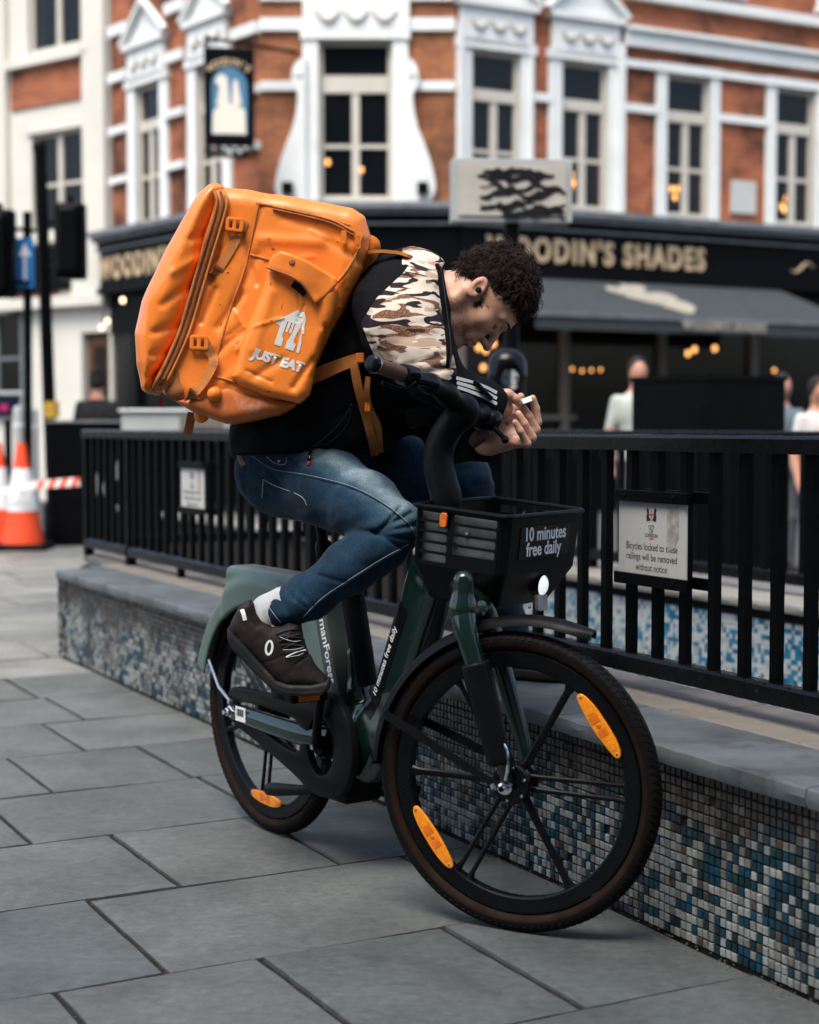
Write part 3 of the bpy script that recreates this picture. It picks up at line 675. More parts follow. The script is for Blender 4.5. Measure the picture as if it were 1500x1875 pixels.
# ------------------------------------------------------------------ buildings across the street
def pane_mat():
    m, n, b = _nodes('street_window_glass'); b.inputs['Base Color'].default_value = (.006, .008, .010, 1); b.inputs['Roughness'].default_value = .07; b.inputs['Alpha'].default_value = .55; b.inputs['Specular IOR Level'].default_value = .4; return m
MT['pane'] = pane_mat()
class Facade:
    def __init__(s, O, D):
        s.O = np.array([O[0], O[1], 0.0]); s.D = unit(np.array([D[0], D[1], 0.0])); s.N = np.array([s.D[1], -s.D[0], 0.0])
        if s.N[1] > 0: s.N = -s.N
        s.AX = (s.D, s.N, UP)
    def at(s, k, d, z): return s.O + s.D * k + s.N * d + UP * z
    def fp(s, px, py): p = PP(px, py, s.O, s.N) - s.O; return p @ s.D, p[2]
    def box(s, mb, k0, k1, z0, z1, d0, d1, bev=0): mb.box(s.at((k0 + k1) / 2, (d0 + d1) / 2, (z0 + z1) / 2), s.AX, (abs(k1 - k0) / 2, abs(d1 - d0) / 2, abs(z1 - z0) / 2), bev)
    def part(s, name, m, parent, boxes, bev=0):
        mb = MB()
        for b in boxes: s.box(mb, *b, bev)
        return mb.build(name, m, parent)
    def wall(s, name, k0, k1, z0, z1, holes, m, parent, thick=.3):
        ks = sorted({k0, k1, *[h[0] for h in holes], *[h[1] for h in holes]}); zs = sorted({z0, z1, *[h[2] for h in holes], *[h[3] for h in holes]})
        bm = bmesh.new(); uv = bm.loops.layers.uv.new('UVMap')
        for a, b in zip(ks[:-1], ks[1:]):
            for c, d in zip(zs[:-1], zs[1:]):
                if any(h[0] < (a + b) / 2 < h[1] and h[2] < (c + d) / 2 < h[3] for h in holes): continue
                for off in (0, -thick):
                    q = [(a, c), (b, c), (b, d), (a, d)]; vs_ = [bm.verts.new(s.at(x, off, y)) for x, y in q]; f = bm.faces.new(vs_)
                    for l, (x, y) in zip(f.loops, q): l[uv].uv = (x, y)
        for h in list(holes) + [(k0, k1, z0, z1)]:
            for (x0, y0), (x1, y1) in (((h[0], h[2]), (h[1], h[2])), ((h[1], h[2]), (h[1], h[3])), ((h[1], h[3]), (h[0], h[3])), ((h[0], h[3]), (h[0], h[2]))):
                f = bm.faces.new([bm.verts.new(s.at(*p)) for p in ((x0, 0, y0), (x1, 0, y1), (x1, -thick, y1), (x0, -thick, y0))])
                for l, q in zip(f.loops, ((0, 0), (1, 0), (1, .3), (0, .3))): l[uv].uv = q
        bmesh.ops.recalc_face_normals(bm, faces=bm.faces)
        me = bpy.data.meshes.new(name); bm.to_mesh(me); bm.free(); me.materials.append(m); return part(name, me, parent)
    def window(s, parent, k0, k1, z0, z1, jamb=.16, trans=None, d=.05, mull=True, mat_s='white_paint', mat_f='cream_paint', head=.12, meet=.5):
        w = s.part('window', MT[mat_s], parent, [(k0 - jamb, k0, z0 - .1, z1, -.12, d), (k1, k1 + jamb, z0 - .1, z1, -.12, d), (k0 - jamb - .03, k1 + jamb + .03, z1, z1 + head, -.12, d + .03), (k0 - jamb - .04, k1 + jamb + .04, z0 - .16, z0 - .1, -.12, d + .07), (k0, k1, z0 - .1, z0 - .02, -.12, d - .02)])
        fr = .06; bx = [(k0, k0 + fr, z0 - .02, z1, -.10, -.03), (k1 - fr, k1, z0 - .02, z1, -.10, -.03), (k0 + fr, k1 - fr, z1 - fr, z1, -.10, -.031), (k0 + fr, k1 - fr, z0 - .02, z0 + .05, -.10, -.031)]
        cells = []; zt = z1 - fr
        if trans: bx.append((k0 + fr, k1 - fr, trans[0], trans[1], -.12, -.015)); cells.append((k0 + fr, k1 - fr, trans[1], zt)); zt = trans[0]
        km = (k0 + k1) / 2
        if mull:
            bx.append((km - .05, km + .05, z0 + .05, zt, -.10, -.028)); zm = z0 + (zt - z0) * meet
            for a, b in ((k0 + fr, km - .05), (km + .05, k1 - fr)):
                bx.append((a, b, zm - .025, zm + .025, -.09, -.04)); cells += [(a, b, z0 + .05, zm - .025), (a, b, zm + .025, zt)]
        else: cells.append((k0 + fr, k1 - fr, z0 + .05, zt))
        s.part('frame', MT[mat_f], w, bx)
        for a, b, c, d_ in cells: s.part('pane', MT['pane'], w, [(a, b, c, d_, -.075, -.068)])
        return w
def room(parent, f, k0, k1, z0, z1, depth=2.2):
    mb = MB(); q = f.at
    v = [q(k0, -.31, z0), q(k1, -.31, z0), q(k1, -.31, z1), q(k0, -.31, z1), q(k0, -depth, z0), q(k1, -depth, z0), q(k1, -depth, z1), q(k0, -depth, z1)]
    mb.add(v, [(4, 5, 6, 7), (0, 1, 5, 4), (3, 2, 6, 7), (0, 4, 7, 3), (1, 2, 6, 5)]); return mb.build('room', MT['interior'], parent, fix=False)

fC = Facade((-1.92, 21.0), (1, 0)); fR = Facade((.58, 21.0), (WN[0], WN[1])); fL = Facade((-1.92, 21.0), (-.616, .788)); fW = Facade((-4.46, 24.26), (-.795, .607))
pub = thing('corner_pub', (-.6, 22, -.03), 'red brick corner pub with white window surrounds, black shopfront and gold fascia lettering', 'building')
ZB, ZT, T0, T1 = 4.06, 6.01, 5.36, 5.51
# right-hand front
rw = [(.23, .98), (1.62, 2.37), (3.35, 4.10), (5.29, 6.03), (7.23, 7.97), (9.13, 9.87)]
holes = [(a, b, ZB - .02, ZT) for a, b in rw]
up = [(3.9, 4.5), (6.2, 6.8), (8.4, 9.0)]
fR.wall('brick_wall', 0, 14, 3.9, 12, holes + [(a, b, 7.3, 9.2) for a, b in up], MT['brick'], pub)
for i, (a, b) in enumerate(rw): fR.window(pub, a, b, ZB, ZT, .2 if i < 2 else .17, (T0, T1))
for a, b in up: fR.window(pub, a, b, 7.3, 9.2, .15, (8.5, 8.62))
for z0, z1, d in ((6.02, 6.12, .07), (6.30, 6.50, .10), (6.50, 6.56, .16), (6.93, 7.06, .12)): fR.part('string_course', MT['white_paint'], pub, [(2.62, 14, z0, z1, -.05, d)])
for z0, z1 in ((5.42, 5.53),):
    for a, b in ((1.12, 1.48), (2.52, 3.22), (4.22, 5.16), (6.14, 7.1), (8.1, 9.0)): fR.part('string_course', MT['white_paint'], pub, [(a, b, z0, z1, -.05, .06)])
for a, b in ((.02, .10), (1.10, 1.14), (2.50, 2.62)): fR.part('pilaster', MT['white_paint'], pub, [(a, b, 3.95, 6.3, -.05, .09)])
def pediment(f, k0, k1, z0, zh, parent):
    f.part('panel', MT['white_paint'], parent, [(k0, k1, z0 - .55, z0 - .07, -.05, .08), (k0 - .06, k1 + .06, z0 - .08, z0, -.05, .14)])
    mb = MB(); km = (k0 + k1) / 2
    mb.prism([(k0 - .08, z0), (k1 + .08, z0), (km, z0 + zh)], f.O, f.D, UP, f.N, -.05, .06)
    mb.build('pediment', MT['white_paint'], parent)
    for sg in (-1, 1):
        a = f.at(km + sg * ((k1 - k0) / 2 + .12), .10, z0 + .02); b = f.at(km, .10, z0 + zh + .06); MB().tube([a, b], .06, 6).build('raking_cornice', MT['white_paint'], parent)
    for q in range(3):
        pts = [f.at(km + (q - 1) * (k1 - k0) * .27 + x * .11, .10, z0 - .25 - .10 * (1 - x * x)) for x in np.linspace(-1, 1, 7)]; MB().tube(pts, [.014, .022, .03, .034, .03, .022, .014], 6).build('swag', MT['cream_paint'], parent, True)
pediment(fR, .06, 1.15, 6.62, .55, pub); pediment(fR, 1.46, 2.53, 6.62, .55, pub)
# central canted bay with scrolled consoles
cw = (.75, 1.70)
fC.wall('brick_wall', 0, 2.5, 3.9, 12, [(cw[0], cw[1], ZB - .02, 6.08)], MT['brick_b'], pub)
fC.window(pub, cw[0], cw[1], ZB, 6.08, .20, (5.42, 5.64), .09)
fC.part('panel', MT['white_paint'], pub, [(.55, 1.92, 6.21, 6.74, -.05, .11)])
for q in range(3):
    km = 1.24 + (q - 1) * .36; MB().tube([fC.at(km + x * .15, .13, 6.44 - .13 * (1 - x * x)) for x in np.linspace(-1, 1, 7)], [.014, .022, .03, .036, .03, .022, .014], 6).build('swag', MT['cream_paint'], pub, True)
for z0, z1 in ((6.20, 6.36), (5.44, 5.56), (6.58, 6.66)):
    for a, b in ((.0, .56), (1.92, 2.5)): fC.part('string_course', MT['white_paint'], pub, [(a, b, z0, z1, -.05, .06)])
for sg, e in ((-1, .59), (1, 1.86)):
    zz = np.array([5.84, 5.80, 5.70, 5.58, 5.48, 5.38, 5.30, 5.15, 4.95, 4.75, 4.55, 4.35, 4.18, 4.06, 4.0]); ww = np.array([.02, .10, .165, .18, .165, .10, .105, .12, .165, .25, .32, .375, .395, .36, .30])
    MB().prism([(e, zz[0])] + [(e + sg * w, z) for w, z in zip(ww, zz)] + [(e, 4.0)], fC.O, fC.D, UP, fC.N, -.05, .16).build('console', MT['white_paint'], pub)
    MB().lathe([(0, .02), (.05, .018), (.06, 0)], fC.at(e + sg * .09, .16, 5.64), fC.N, 14).build('console_boss', MT['white_paint'], pub)
    fC.part('flood_lamp', MT['pub_black'], pub, [(e + sg * .23 - .07, e + sg * .23 + .07, 4.10, 4.24, .14, .3)])
# left-hand front
lw = [(.88, 1.56), (2.56, 3.28)]
fL.wall('brick_wall', 0, 4.05, 3.9, 12, [(a, b, ZB - .02, ZT) for a, b in lw], MT['brick'], pub)
for a, b in lw: fL.window(pub, a, b, ZB, ZT, .22, (T0, T1))
pediment(fL, .74, 1.72, 6.62, .5, pub); pediment(fL, 2.4, 3.44, 6.62, .5, pub)
for z0, z1 in ((6.18, 6.32), (5.42, 5.53), (4.7, 4.8), (6.85, 7.0)):
    for a, b in ((.0, .6), (1.86, 2.36), (3.5, 4.05)): fL.part('string_course', MT['white_paint'], pub, [(a, b, z0, z1, -.05, .08)])
for f, k0, k1 in ((fL, .32, 3.74), (fC, .3, 2.2), (fR, .0, 13)): room(pub, f, k0, k1, 3.95, 6.3)
# shopfront: cornice, fascia, letters, posts, panes
for f, k0, k1 in ((fL, -.02, 4.1), (fC, -.05, 2.55), (fR, -.02, 14)):
    f.part('cornice', MT['lead'], pub, [(k0, k1, 3.90, 3.98, -.2, .42), (k0, k1, 3.83, 3.90, -.2, .34)])
    f.part('fascia', MT['pub_black'], pub, [(k0, k1, 3.17, 3.70, -.2, .20), (k0, k1, 3.70, 3.83, -.2, .25)])
    f.part('fascia_moulding', MT['lead'], pub, [(k0, k1, 3.705, 3.735, .25, .275)])
    f.part('fascia_moulding', MT['pub_black'], pub, [(k0, k1, 3.08, 3.17, -.2, .26)])
    f.part('stall_riser', MT['pub_black'], pub, [(k0, k1, -.03, .72, -.2, .05)])
    f.part('transom_rail', MT['pub_black'], pub, [(k0, k1, 2.50, 3.08, -.2, .04)])
    k = k0 + .05; i = 0
    while k < k1 - .2:
        f.part('shop_post', MT['post_wood'] if f is fR else MT['pub_black'], pub, [(k, k + .11, .72, 2.50, -.12, .05)]); w = 1.62
        b = min(k + w, k1)
        f.part('shop_pane', MT['pane'], pub, [(k + .11, b, .72, 2.50, -.05, -.04)]); k += w
    f.part('shop_rail', MT['post_wood'], pub, [(k0 + .2, k0 + 1.9, 1.22, 1.28, -.03, .045)])
    room(pub, f, k0 + .1, k1 - .1, 0.0, 3.0, 3.0)
def serif_text(name, txt, size, f, k, z, d, parent, m, sp=1.22, align='CENTER'):
    place_text(name, txt, size, f.at(k, d, z), f.D if f.D[0] > 0 else -f.D, UP * 1.28, parent, m, bold=.011 * size / .4, spacing=sp, extrude=.012, align=align)
serif_text('fascia_lettering', "WOODIN'S SHADES", .335, fR, 2.13, 3.43, .215, pub, MT['gold'])
serif_text('fascia_lettering', "WOODIN'S", .36, fL, 3.02, 3.43, .215, pub, MT['gold'])
for sg in (-1, 1):
    pts = [fR.at(5.95 + sg * (.08 + t * .42), .215, 3.42 + .07 * math.sin(t * 5.5)) for t in np.linspace(0, 1, 12)]
    MB().tube(pts, [.02 + .03 * math.sin(math.pi * t) for t in np.linspace(0, 1, 12)], 6, flat=.4).build('scroll_ornament', MT['gold'], pub, True)
aw = thing('awning', fR.at(3.1, .9, 2.4), 'dark grey pub awning with a pale printed crest below the gold lettering', 'awning')
A0, A1 = .62, 5.35
mb = MB(); v = [fR.at(A0, .27, 3.07), fR.at(A1 - .15, .27, 3.07), fR.at(A1 + .28, 1.5, 2.52), fR.at(A0 - .35, 1.5, 2.52)]; v += [p - UP * .02 for p in v]
mb.add(v, [(0, 1, 2, 3), (4, 7, 6, 5), (0, 4, 5, 1), (1, 5, 6, 2), (2, 6, 7, 3), (3, 7, 4, 0)]); mb.build('canopy', MT['awning'], aw)
fR.part('front_bar', MT['lead'], aw, [(A0 - .36, A1 + .29, 2.49, 2.53, 1.49, 1.54)])
fR.part('valance', MT['awning'], aw, [(A0 - .33, A1 + .26, 2.33, 2.495, 1.505, 1.515)])
for k in (A0, A1): MB().tube([fR.at(k, .3, 2.62), fR.at(k, 1.45, 2.50)], .015, 6).build('arm', MT['pub_black'], aw)
serif_text('lettering', "WOODIN'S SHADES", .13, fR, 3.2, 2.42, 1.53, aw, MT['awning_print'])
sl = unit(fR.N * 1.23 - UP * .55); an = np.cross(fR.D, -sl); ac = fR.at(2.55, .85, 2.815)
mb = MB()
for cx_, cy_, rx, ry in ((-.28, .10, .3, .07), (.0, .02, .42, .09), (.22, -.1, .26, .09), (-.05, .16, .2, .05)):
    mb.prism([(cx_ + rx * math.cos(t), 2.6 * (cy_ + ry * math.sin(t) * (1 + .3 * math.sin(3 * t)))) for t in np.linspace(0, 2 * math.pi, 20)[:-1]], ac, fR.D, -sl, unit(np.cross(fR.D, -sl)) if unit(np.cross(fR.D, -sl))[2] > 0 else -unit(np.cross(fR.D, -sl)), .0, .012 + .002 * cx_)
mb.build('crest', MT['awning_print'], aw)
fR.part('wall_plaque', MT['sign_white'], pub, [(4.50, 4.93, 4.16, 4.62, 0, .05)])
MB().tube([fR.at(6.99, .06, 3.99), fR.at(6.99, .06, 11)], .04, 8).build('drainpipe', MT['lead'], pub)

# neighbouring pale building
wb = thing('pale_building', fW.at(3, 0, -.03), 'cream stucco building with red brick panels left of the pub', 'building')
ux0, ux1 = fW.fp(158, 60)[0], fW.fp(55, 60)[0]; lx0, lx1 = fW.fp(156, 330)[0], fW.fp(62, 330)[0]; dx0, dx1 = fW.fp(201, 690)[0], fW.fp(150, 690)[0]
z = lambda x, y: fW.fp(x, y)[1]
zu0 = z(105, 88); zu1 = zu0 + 2.0; zl0, zl1 = z(108, 425), z(108, 240); zd1 = z(175, 608); zg0, zg1 = z(15, 745), z(15, 560)
h2 = [(a + 3.3, b + 3.3, c, d) for a, b, c, d in ((ux0, ux1, zu0, zu1), (lx0, lx1, zl0, zl1))]
gw = (fW.fp(40, 650)[0], fW.fp(40, 650)[0] + 1.3)
fW.wall('stucco_wall', 0, 12, -.03, 13, [(ux0, ux1, zu0, zu1), (lx0, lx1, zl0, zl1), (dx0, dx1, .0, zd1), (gw[0], gw[1], zg0, zg1)] + h2, MT['stucco'], wb)
for a, b, c, d in [(ux0, ux1, zu0, zu1), (lx0, lx1, zl0, zl1)] + h2: fW.window(wb, a, b, c, d, .10, None, .04, True, 'stucco', 'cream_paint', .1)
fW.window(wb, gw[0], gw[1], zg0, zg1, .06, None, .03, True, 'lead', 'lead', .06)
bp = fW.wall('brick_panel', fW.fp(157, 150)[0], fW.fp(22, 150)[0], z(90, 192), z(90, 120), [], MT['brick'], wb, .1); bp.matrix_basis = Matrix.Translation(Vector(fW.N * .03)) @ bp.matrix_basis
fW.part('sill_band', MT['stucco'], wb, [(fW.fp(160, 100)[0], fW.fp(20, 100)[0], z(90, 120) + .02, z(90, 120) + .16, -.05, .14)])
fW.part('pilaster', MT['stucco'], wb, [(.02, fW.fp(160, 300)[0], 2.9, 13, -.05, .10)]); fW.part('pilaster', MT['stucco'], wb, [(fW.fp(20, 300)[0], fW.fp(20, 300)[0] + .6, 2.9, 13, -.05, .10)])
fW.part('band', MT['stucco'], wb, [(0, 12, 2.95, 3.12, -.05, .18)]); fW.part('band', MT['maroon'], wb, [(1.2, 4, 3.13, 3.20, -.02, .06)]); fW.part('sign_board', MT['pub_black'], wb, [(.9, 4, 3.21, 3.9, -.02, .08)])
dr = fW.part('door', MT['door_wood'], wb, [(dx0 + .04, dx1 - .04, .02, zd1 - .04, -.16, -.1)])
fW.part('door_glazing', MT['pane'], dr, [(dx0 + .16, dx1 - .16, zd1 * .62, zd1 - .2, -.1, -.09)])
room(wb, fW, 0.1, 11.8, 0, 12, 2.5)

# hanging pub sign
hs = thing('hanging_sign', P(420, 200, 20.2), 'arched hanging pub sign with a pale painted group on blue, on the left front', 'sign')
hc = P(420, 178, 20.2); hd = unit(np.array([1, .12, 0])); hn = np.array([hd[1], -hd[0], 0]); hax = (hd, hn, UP)
MB().box(hc, hax, (.31, .05, .60), .02).build('board', MT['pub_black'], hs)
arc = [(-.22, -.47), (.22, -.47)] + [(.22 * math.cos(t), .12 + .24 * math.sin(t)) for t in np.linspace(0, math.pi, 14)]
MB().prism(arc, hc, hd, UP, hn, .05, .057).build('painted_panel', MT['blue_far'], hs)
MB().prism([(-.21, -.46), (.20, -.46), (.19, -.16), (.08, -.10), (-.12, -.10), (-.2, -.2)], hc, hd, UP, hn, .057, .063).build('painted_shape', MT['card'], hs)
MB().prism([(-.16, -.1), (.0, -.1), (-.01, .08), (-.03, .24), (-.12, .27), (-.18, .18), (-.12, .12), (-.14, 0)], hc, hd, UP, hn, .057, .062).build('painted_shape', MT['card'], hs)
MB().prism([(.03, -.1), (.15, -.1), (.12, .06), (.10, .2), (.05, .2), (.04, .05)], hc, hd, UP, hn, .057, .062).build('painted_shape', MT['card'], hs)
for i, ch in enumerate("WOODIN'S"):
    t = math.radians(128 - i * 11); place_text('lettering', ch, .11, hc + hd * (.36 * math.cos(t)) + UP * (.06 + .36 * math.sin(t)) + hn * .058, hd * math.sin(t) - UP * math.cos(t) * 1, UP * math.sin(t) + hd * math.cos(t), hs, MT['gold'], bold=.003)
MB().tube([hc + hd * -.3 + UP * .72, hc + hd * .6 + UP * .72 + np.array([.2, .7, 0])], .025, 8).build('bracket_arm', MT['pub_black'], hs)
for sg in (-1, 1): MB().tube([hc + hd * sg * .25 + UP * .58, hc + hd * sg * .25 + UP * .74], .012, 6).build('hanger', MT['pub_black'], hs)
for q in range(5):
    c0 = hc + hd * (-.26 + q * .13) + UP * -.66; MB().tube([c0 + (hd * math.cos(t) + UP * math.sin(t)) * (.035 + .01 * t / 3) for t in np.linspace(0, 7, 14)], .016, 6).build('scrollwork', MT['pub_black'], hs, True)
MB().box(hc + UP * -.72, hax, (.24, .03, .02)).build('lower_bar', MT['pub_black'], hs)

# ------------------------------------------------------------------ lamps seen through the windows
bulb_v = MB().lathe([(.0, .045), (.022, .036), (.034, .012), (.034, -.012), (.022, -.036), (.0, -.045)], (0, 0, 0), UP, 10); bulb_me = mesh('bulb', bulb_v.v, bulb_v.f, MT['bulb'], True)
bulb_pm = mesh('bulb', bulb_v.v, bulb_v.f, MT['bulb_pale'], True)
def lamp(label, spots, depth, f=None, pale=False, sc=1.0):
    pts = []
    for px, py in spots:
        q = P(px, py, depth) if f is None else PP(px, py, f.at(0, -.6, 0), f.N); pts.append(q)
    c = np.mean(pts, 0); t = thing('pendant_lamp', c, label, 'lamp', 'warm lamps glowing inside the pub windows')
    top = c + UP * .45
    MB().tube([top, c + UP * .1], .008, 6).build('stem', MT['pub_black'], t)
    for q in pts:
        MB().tube([c + UP * .12, q + UP * .06], .006, 5).build('arm', MT['pub_black'], t); part('bulb', bulb_pm if pale else bulb_me, t, Matrix.Translation(Vector(q)) @ Matrix.Scale(sc, 4))
lamp('pair of warm bulbs in the left front window beside the hanging sign', [(318, 349), (323, 337)], 0, fL)
lamp('warm bulbs in the window just below the hanging sign', [(440, 313), (447, 330)], 0, fL)
lamp('single warm bulb at the left light of the corner window', [(600, 297)], 0, fC); lamp('single warm bulb at the middle of the corner window', [(661, 311)], 0, fC)
lamp('warm bulbs in the window beside the paint-smeared sign', [(1046, 320), (1049, 335), (1044, 345)], 0, fR)
lamp('warm bulbs in the window left of the wall plaque', [(1230, 346), (1241, 346), (1236, 361)], 0, fR)
lamp('warm bulbs in the first-floor window at the right picture edge', [(1432, 378), (1439, 364), (1437, 384)], 0, fR)
lamp('round warm lamp in the shopfront just right of the rider', [(1028, 663)], 0, fR, sc=1.0)
lamp('two close warm lamps above the black cabinet', [(1260, 647), (1272, 640)], 0, fR, sc=1.0); lamp('warm lamp right of the pair above the black cabinet', [(1309, 638)], 0, fR, sc=1.0)
lamp('cluster of warm lamps below the rider\'s nose', [(877, 636), (889, 641), (903, 629)], 0, fR, sc=1.1); lamp('orange lamp lower behind the rider\'s face', [(885, 673)], 0, fR, sc=1.0)
lamp('row of small orange lamps in the shopfront right of the rider\'s hands', [(1048, 676), (1066, 679), (1083, 678), (1100, 677)], 0, fR, sc=.55)
lamp('dim orange lamp behind the right half of the black cabinet', [(1418, 678)], 0, fR, sc=.7)
lamp('bright pale lamp at the left corner of the pub shopfront', [(225, 550)], 20.6, None, True, .75)
lamp('pale lantern over the brown door of the cream building', [(186, 600), (197, 588)], 22.6, None, True, .75)

# ------------------------------------------------------------------ street furniture
ps = thing('direction_sign', PZ(930, 1150, -.03), 'cream boxed sign smeared with black paint on a post above the rider', 'sign')
PY = 9.2; s0, s1 = P(838, 295, PY), P(1040, 402, PY); sd = unit(np.array([1, .10, 0])); sn = np.array([sd[1], -sd[0], 0]); sc_ = (s0 + s1) / 2; sw = abs(s1[0] - s0[0]) / 2; sh = abs(s1[2] - s0[2]) / 2
ps.matrix_basis = Matrix.Translation(Vector((sc_[0], PY, -.03))); _reg(ps, ps.matrix_basis)
MB().box(sc_ - sn * .07, (sd, sn, UP), (sw + .03, .07, sh + .015), .006).build('case', MT['grey_box'], ps); MB().box(sc_ + sn * .004, (sd, sn, UP), (sw - .005, .006, sh - .02)).build('panel', MT['board_cream'], ps)
sr = random.Random(4)
for k in range(11):
    zc = sr.uniform(-.145, .105); th = sr.uniform(.010, .024); x0 = -sw * (.62 if zc > .0 else sr.uniform(.0, .35)) + sr.uniform(-.02, .02); x1 = sw * (sr.uniform(.5, .9) if zc > .07 else .97); ph = sr.uniform(0, 6); top = []; bot = []
    if zc < -.02 and k % 3 == 0: x0 = -sw * .62
    for x in np.linspace(x0, x1, 40):
        e = math.sin(math.pi * min(max((x - x0) / (x1 - x0), .0), 1)) ** .35; w_ = .018 * math.sin(x * 21 + ph) + .008 * math.sin(x * 53 + ph * 3)
        top.append((x, min(zc + w_ + th * e * (.8 + .5 * math.sin(x * 37 + ph) + sr.uniform(-.25, .25)), .135))); bot.append((x, max(zc + w_ - th * e * (.8 + .5 * math.sin(x * 29 + ph * 2) + sr.uniform(-.25, .25)), -.16)))
    MB().prism(top + bot[::-1], sc_, sd, UP, sn, .0101, .0112 + k * .0005).build('paint_smear', MT['dark_paint'], ps)
place_text('lettering', 'TOILETS', .055, sc_ + sn * .0105 - sd * .16 - UP * .055, sd, UP, ps, MT['stone_grey'])
MB().tube([np.array([sc_[0], PY + .06, -.03]), np.array([sc_[0], PY + .06, sc_[2] - sh])], .042, 14).build('post', MT['black_metal'], ps, True)
# rounded lamp housing on a short stalk
lc = P(929, 692, 7.4); lt = thing('signal_housing', P(945, 1100, 7.4), 'rounded black housing with a pale reflective face beside the rider\'s hands', 'street fitting')
LX = (np.array([1, 0, 0]), np.array([0, -1, 0]), UP)
def f_h(Q): return smax(smin(ell(Q, lc + UP * .06, np.eye(3), (.088, .075, .075)), rbox(Q, lc - UP * .05, np.eye(3), (.087, .07, .10), .05), .04), -ell(Q, lc + np.array([.012, -.085, .0]), np.eye(3), (.055, .035, .06)), .008)
sdf_part('housing', f_h, lc - .2, lc + .2, .006, MT['black_gloss'], lt)
for sg in (-1, 1):
    c = lc + np.array([.012 + sg * .025, -.055, .0]); MB().prism([(-.022, .045), (.022, .03), (.023, -.03), (-.005, -.055), (-.023, -.03)], c, (1, 0, 0), UP, (0, -1, 0), -.01, .006 if sg < 0 else .003).build('reflector', MT['chrome'] if sg < 0 else MT['grey_box'], lt)
    MB().lathe([(0, .004), (.006, .003), (.007, 0)], c + np.array([0, -.008, 0]), (0, -1, 0), 10).build('screw', MT['black_metal'], lt)
MB().tube([np.array([lc[0] + .03, 7.42, -.03]), np.array([lc[0] + .03, 7.42, lc[2] - .12])], .022, 12).build('stalk', MT['black_metal'], lt, True)
# black cabinet beyond the stairwell
cb0 = P(1297, 700, 9.0); ct = thing('utility_cabinet', (cb0[0], 9.3, -.03), 'large matt black street cabinet beyond the stairwell, right of the rider', 'cabinet')
zt_ = P(1297, 686, 9.0)[2]; L1 = P(1158, 700, 9.5); R1 = P(1438, 700, 9.35); c0 = P(1297, 700, 9.0)
foot_ = [(c0[0], c0[1]), (R1[0], R1[1]), (R1[0] + L1[0] - c0[0], R1[1] + L1[1] - c0[1]), (L1[0], L1[1])]
MB().prism(foot_, (0, 0, 0), (1, 0, 0), (0, 1, 0), UP, -.03, zt_ - .03).build('body', MT['black_metal'], ct)
cm_ = np.mean(foot_, 0); MB().prism([tuple(cm_ + (np.array(q) - cm_) * 1.03) for q in foot_], (0, 0, 0), (1, 0, 0), (0, 1, 0), UP, zt_ - .029, zt_).build('lid', MT['black_metal'], ct)
dv = unit(np.array([R1[0] - c0[0], R1[1] - c0[1], 0])); dn = np.array([dv[1], -dv[0], 0])
for t in (.25, .75): MB().box(np.array([c0[0], c0[1], .66]) + dv * .43 * t * 2 * .5 + dn * .004 + dv * .0, (dv, dn, UP), (.19, .004, .60)).build('door', MT['black_metal'], ct)

def cyl_thing(name, label, cat, parts_, loc, group=None):
    t = thing(name, loc, label, cat, group)
    for nm, m, prof, c in parts_: MB().lathe(prof, c, UP, 24).build(nm, m, t, True)
    return t
def traffic_cone(px, py, label, hgt=1.0):
    b = PZ(px, py); k = hgt
    t = thing('traffic_cone', b, label, 'cone', 'red and white traffic cones on the pavement')
    MB().box(b + UP * .03, np.eye(3), (.25 * k, .25 * k, .03), .02).build('base', MT['rubber'], t)
    r = lambda z: .035 + (.205 - .035) * (1 - z / (1.0 * k))
    for nm, m, z0, z1, e in (('lower_body', 'cone_red', .06, .36, 0), ('white_sleeve', 'cone_white', .36, .75, .003), ('upper_body', 'cone_red', .75, .985, 0)):
        MB().lathe([(r(z0 * k) + e, z0 * k), (r(z1 * k) + e, z1 * k)] + ([(0, z1 * k)] if z1 > .9 else []), b, UP, 24).build(nm, MT[m], t, True)
    return b
ca = traffic_cone(42, 1006, 'red and white traffic cone standing clear beside the dark cabinet'); cb = traffic_cone(-2, 1001, 'red and white traffic cone cut by the left picture edge')
tp = MB(); tp2 = MB(); t0, t1 = P(62, 888, 14.6), P(146, 882, 14.2); K = 8
tape = thing('barrier_tape', (t0 + t1) / 2, 'red and white striped barrier tape from the cone to the railing', 'tape')
MB().ribbon([P(-30, 905, 14.7), P(20, 897, 14.65)] + [t0 + (t1 - t0) * i / 6 for i in range(7)], UP, .075, .002).build('strip', MT['cone_white'], tape)
for i in range(-2, 4):
    q = t0 + (t1 - t0) * (i + .2) / 4; e = (t1 - t0) / 4
    v = [q - UP * .0375, q + e * .5 - UP * .0375, q + e * .85 + UP * .0375, q + e * .35 + UP * .0375]
    if i < 0: v = [x - UP * .0 + (P(-30, 905, 14.7) - P(62, 888, 14.6)) * 0 for x in v]; v = [x - UP * (abs(i) * .008) for x in v]
    v2 = [x + np.array([0, -.004, 0]) for x in v]
    MB().add(v + v2, [(0, 1, 2, 3), (4, 7, 6, 5), (0, 4, 5, 1), (1, 5, 6, 2), (2, 6, 7, 3), (3, 7, 4, 0)]).build('red_stripe', MT['cone_red'], tape)
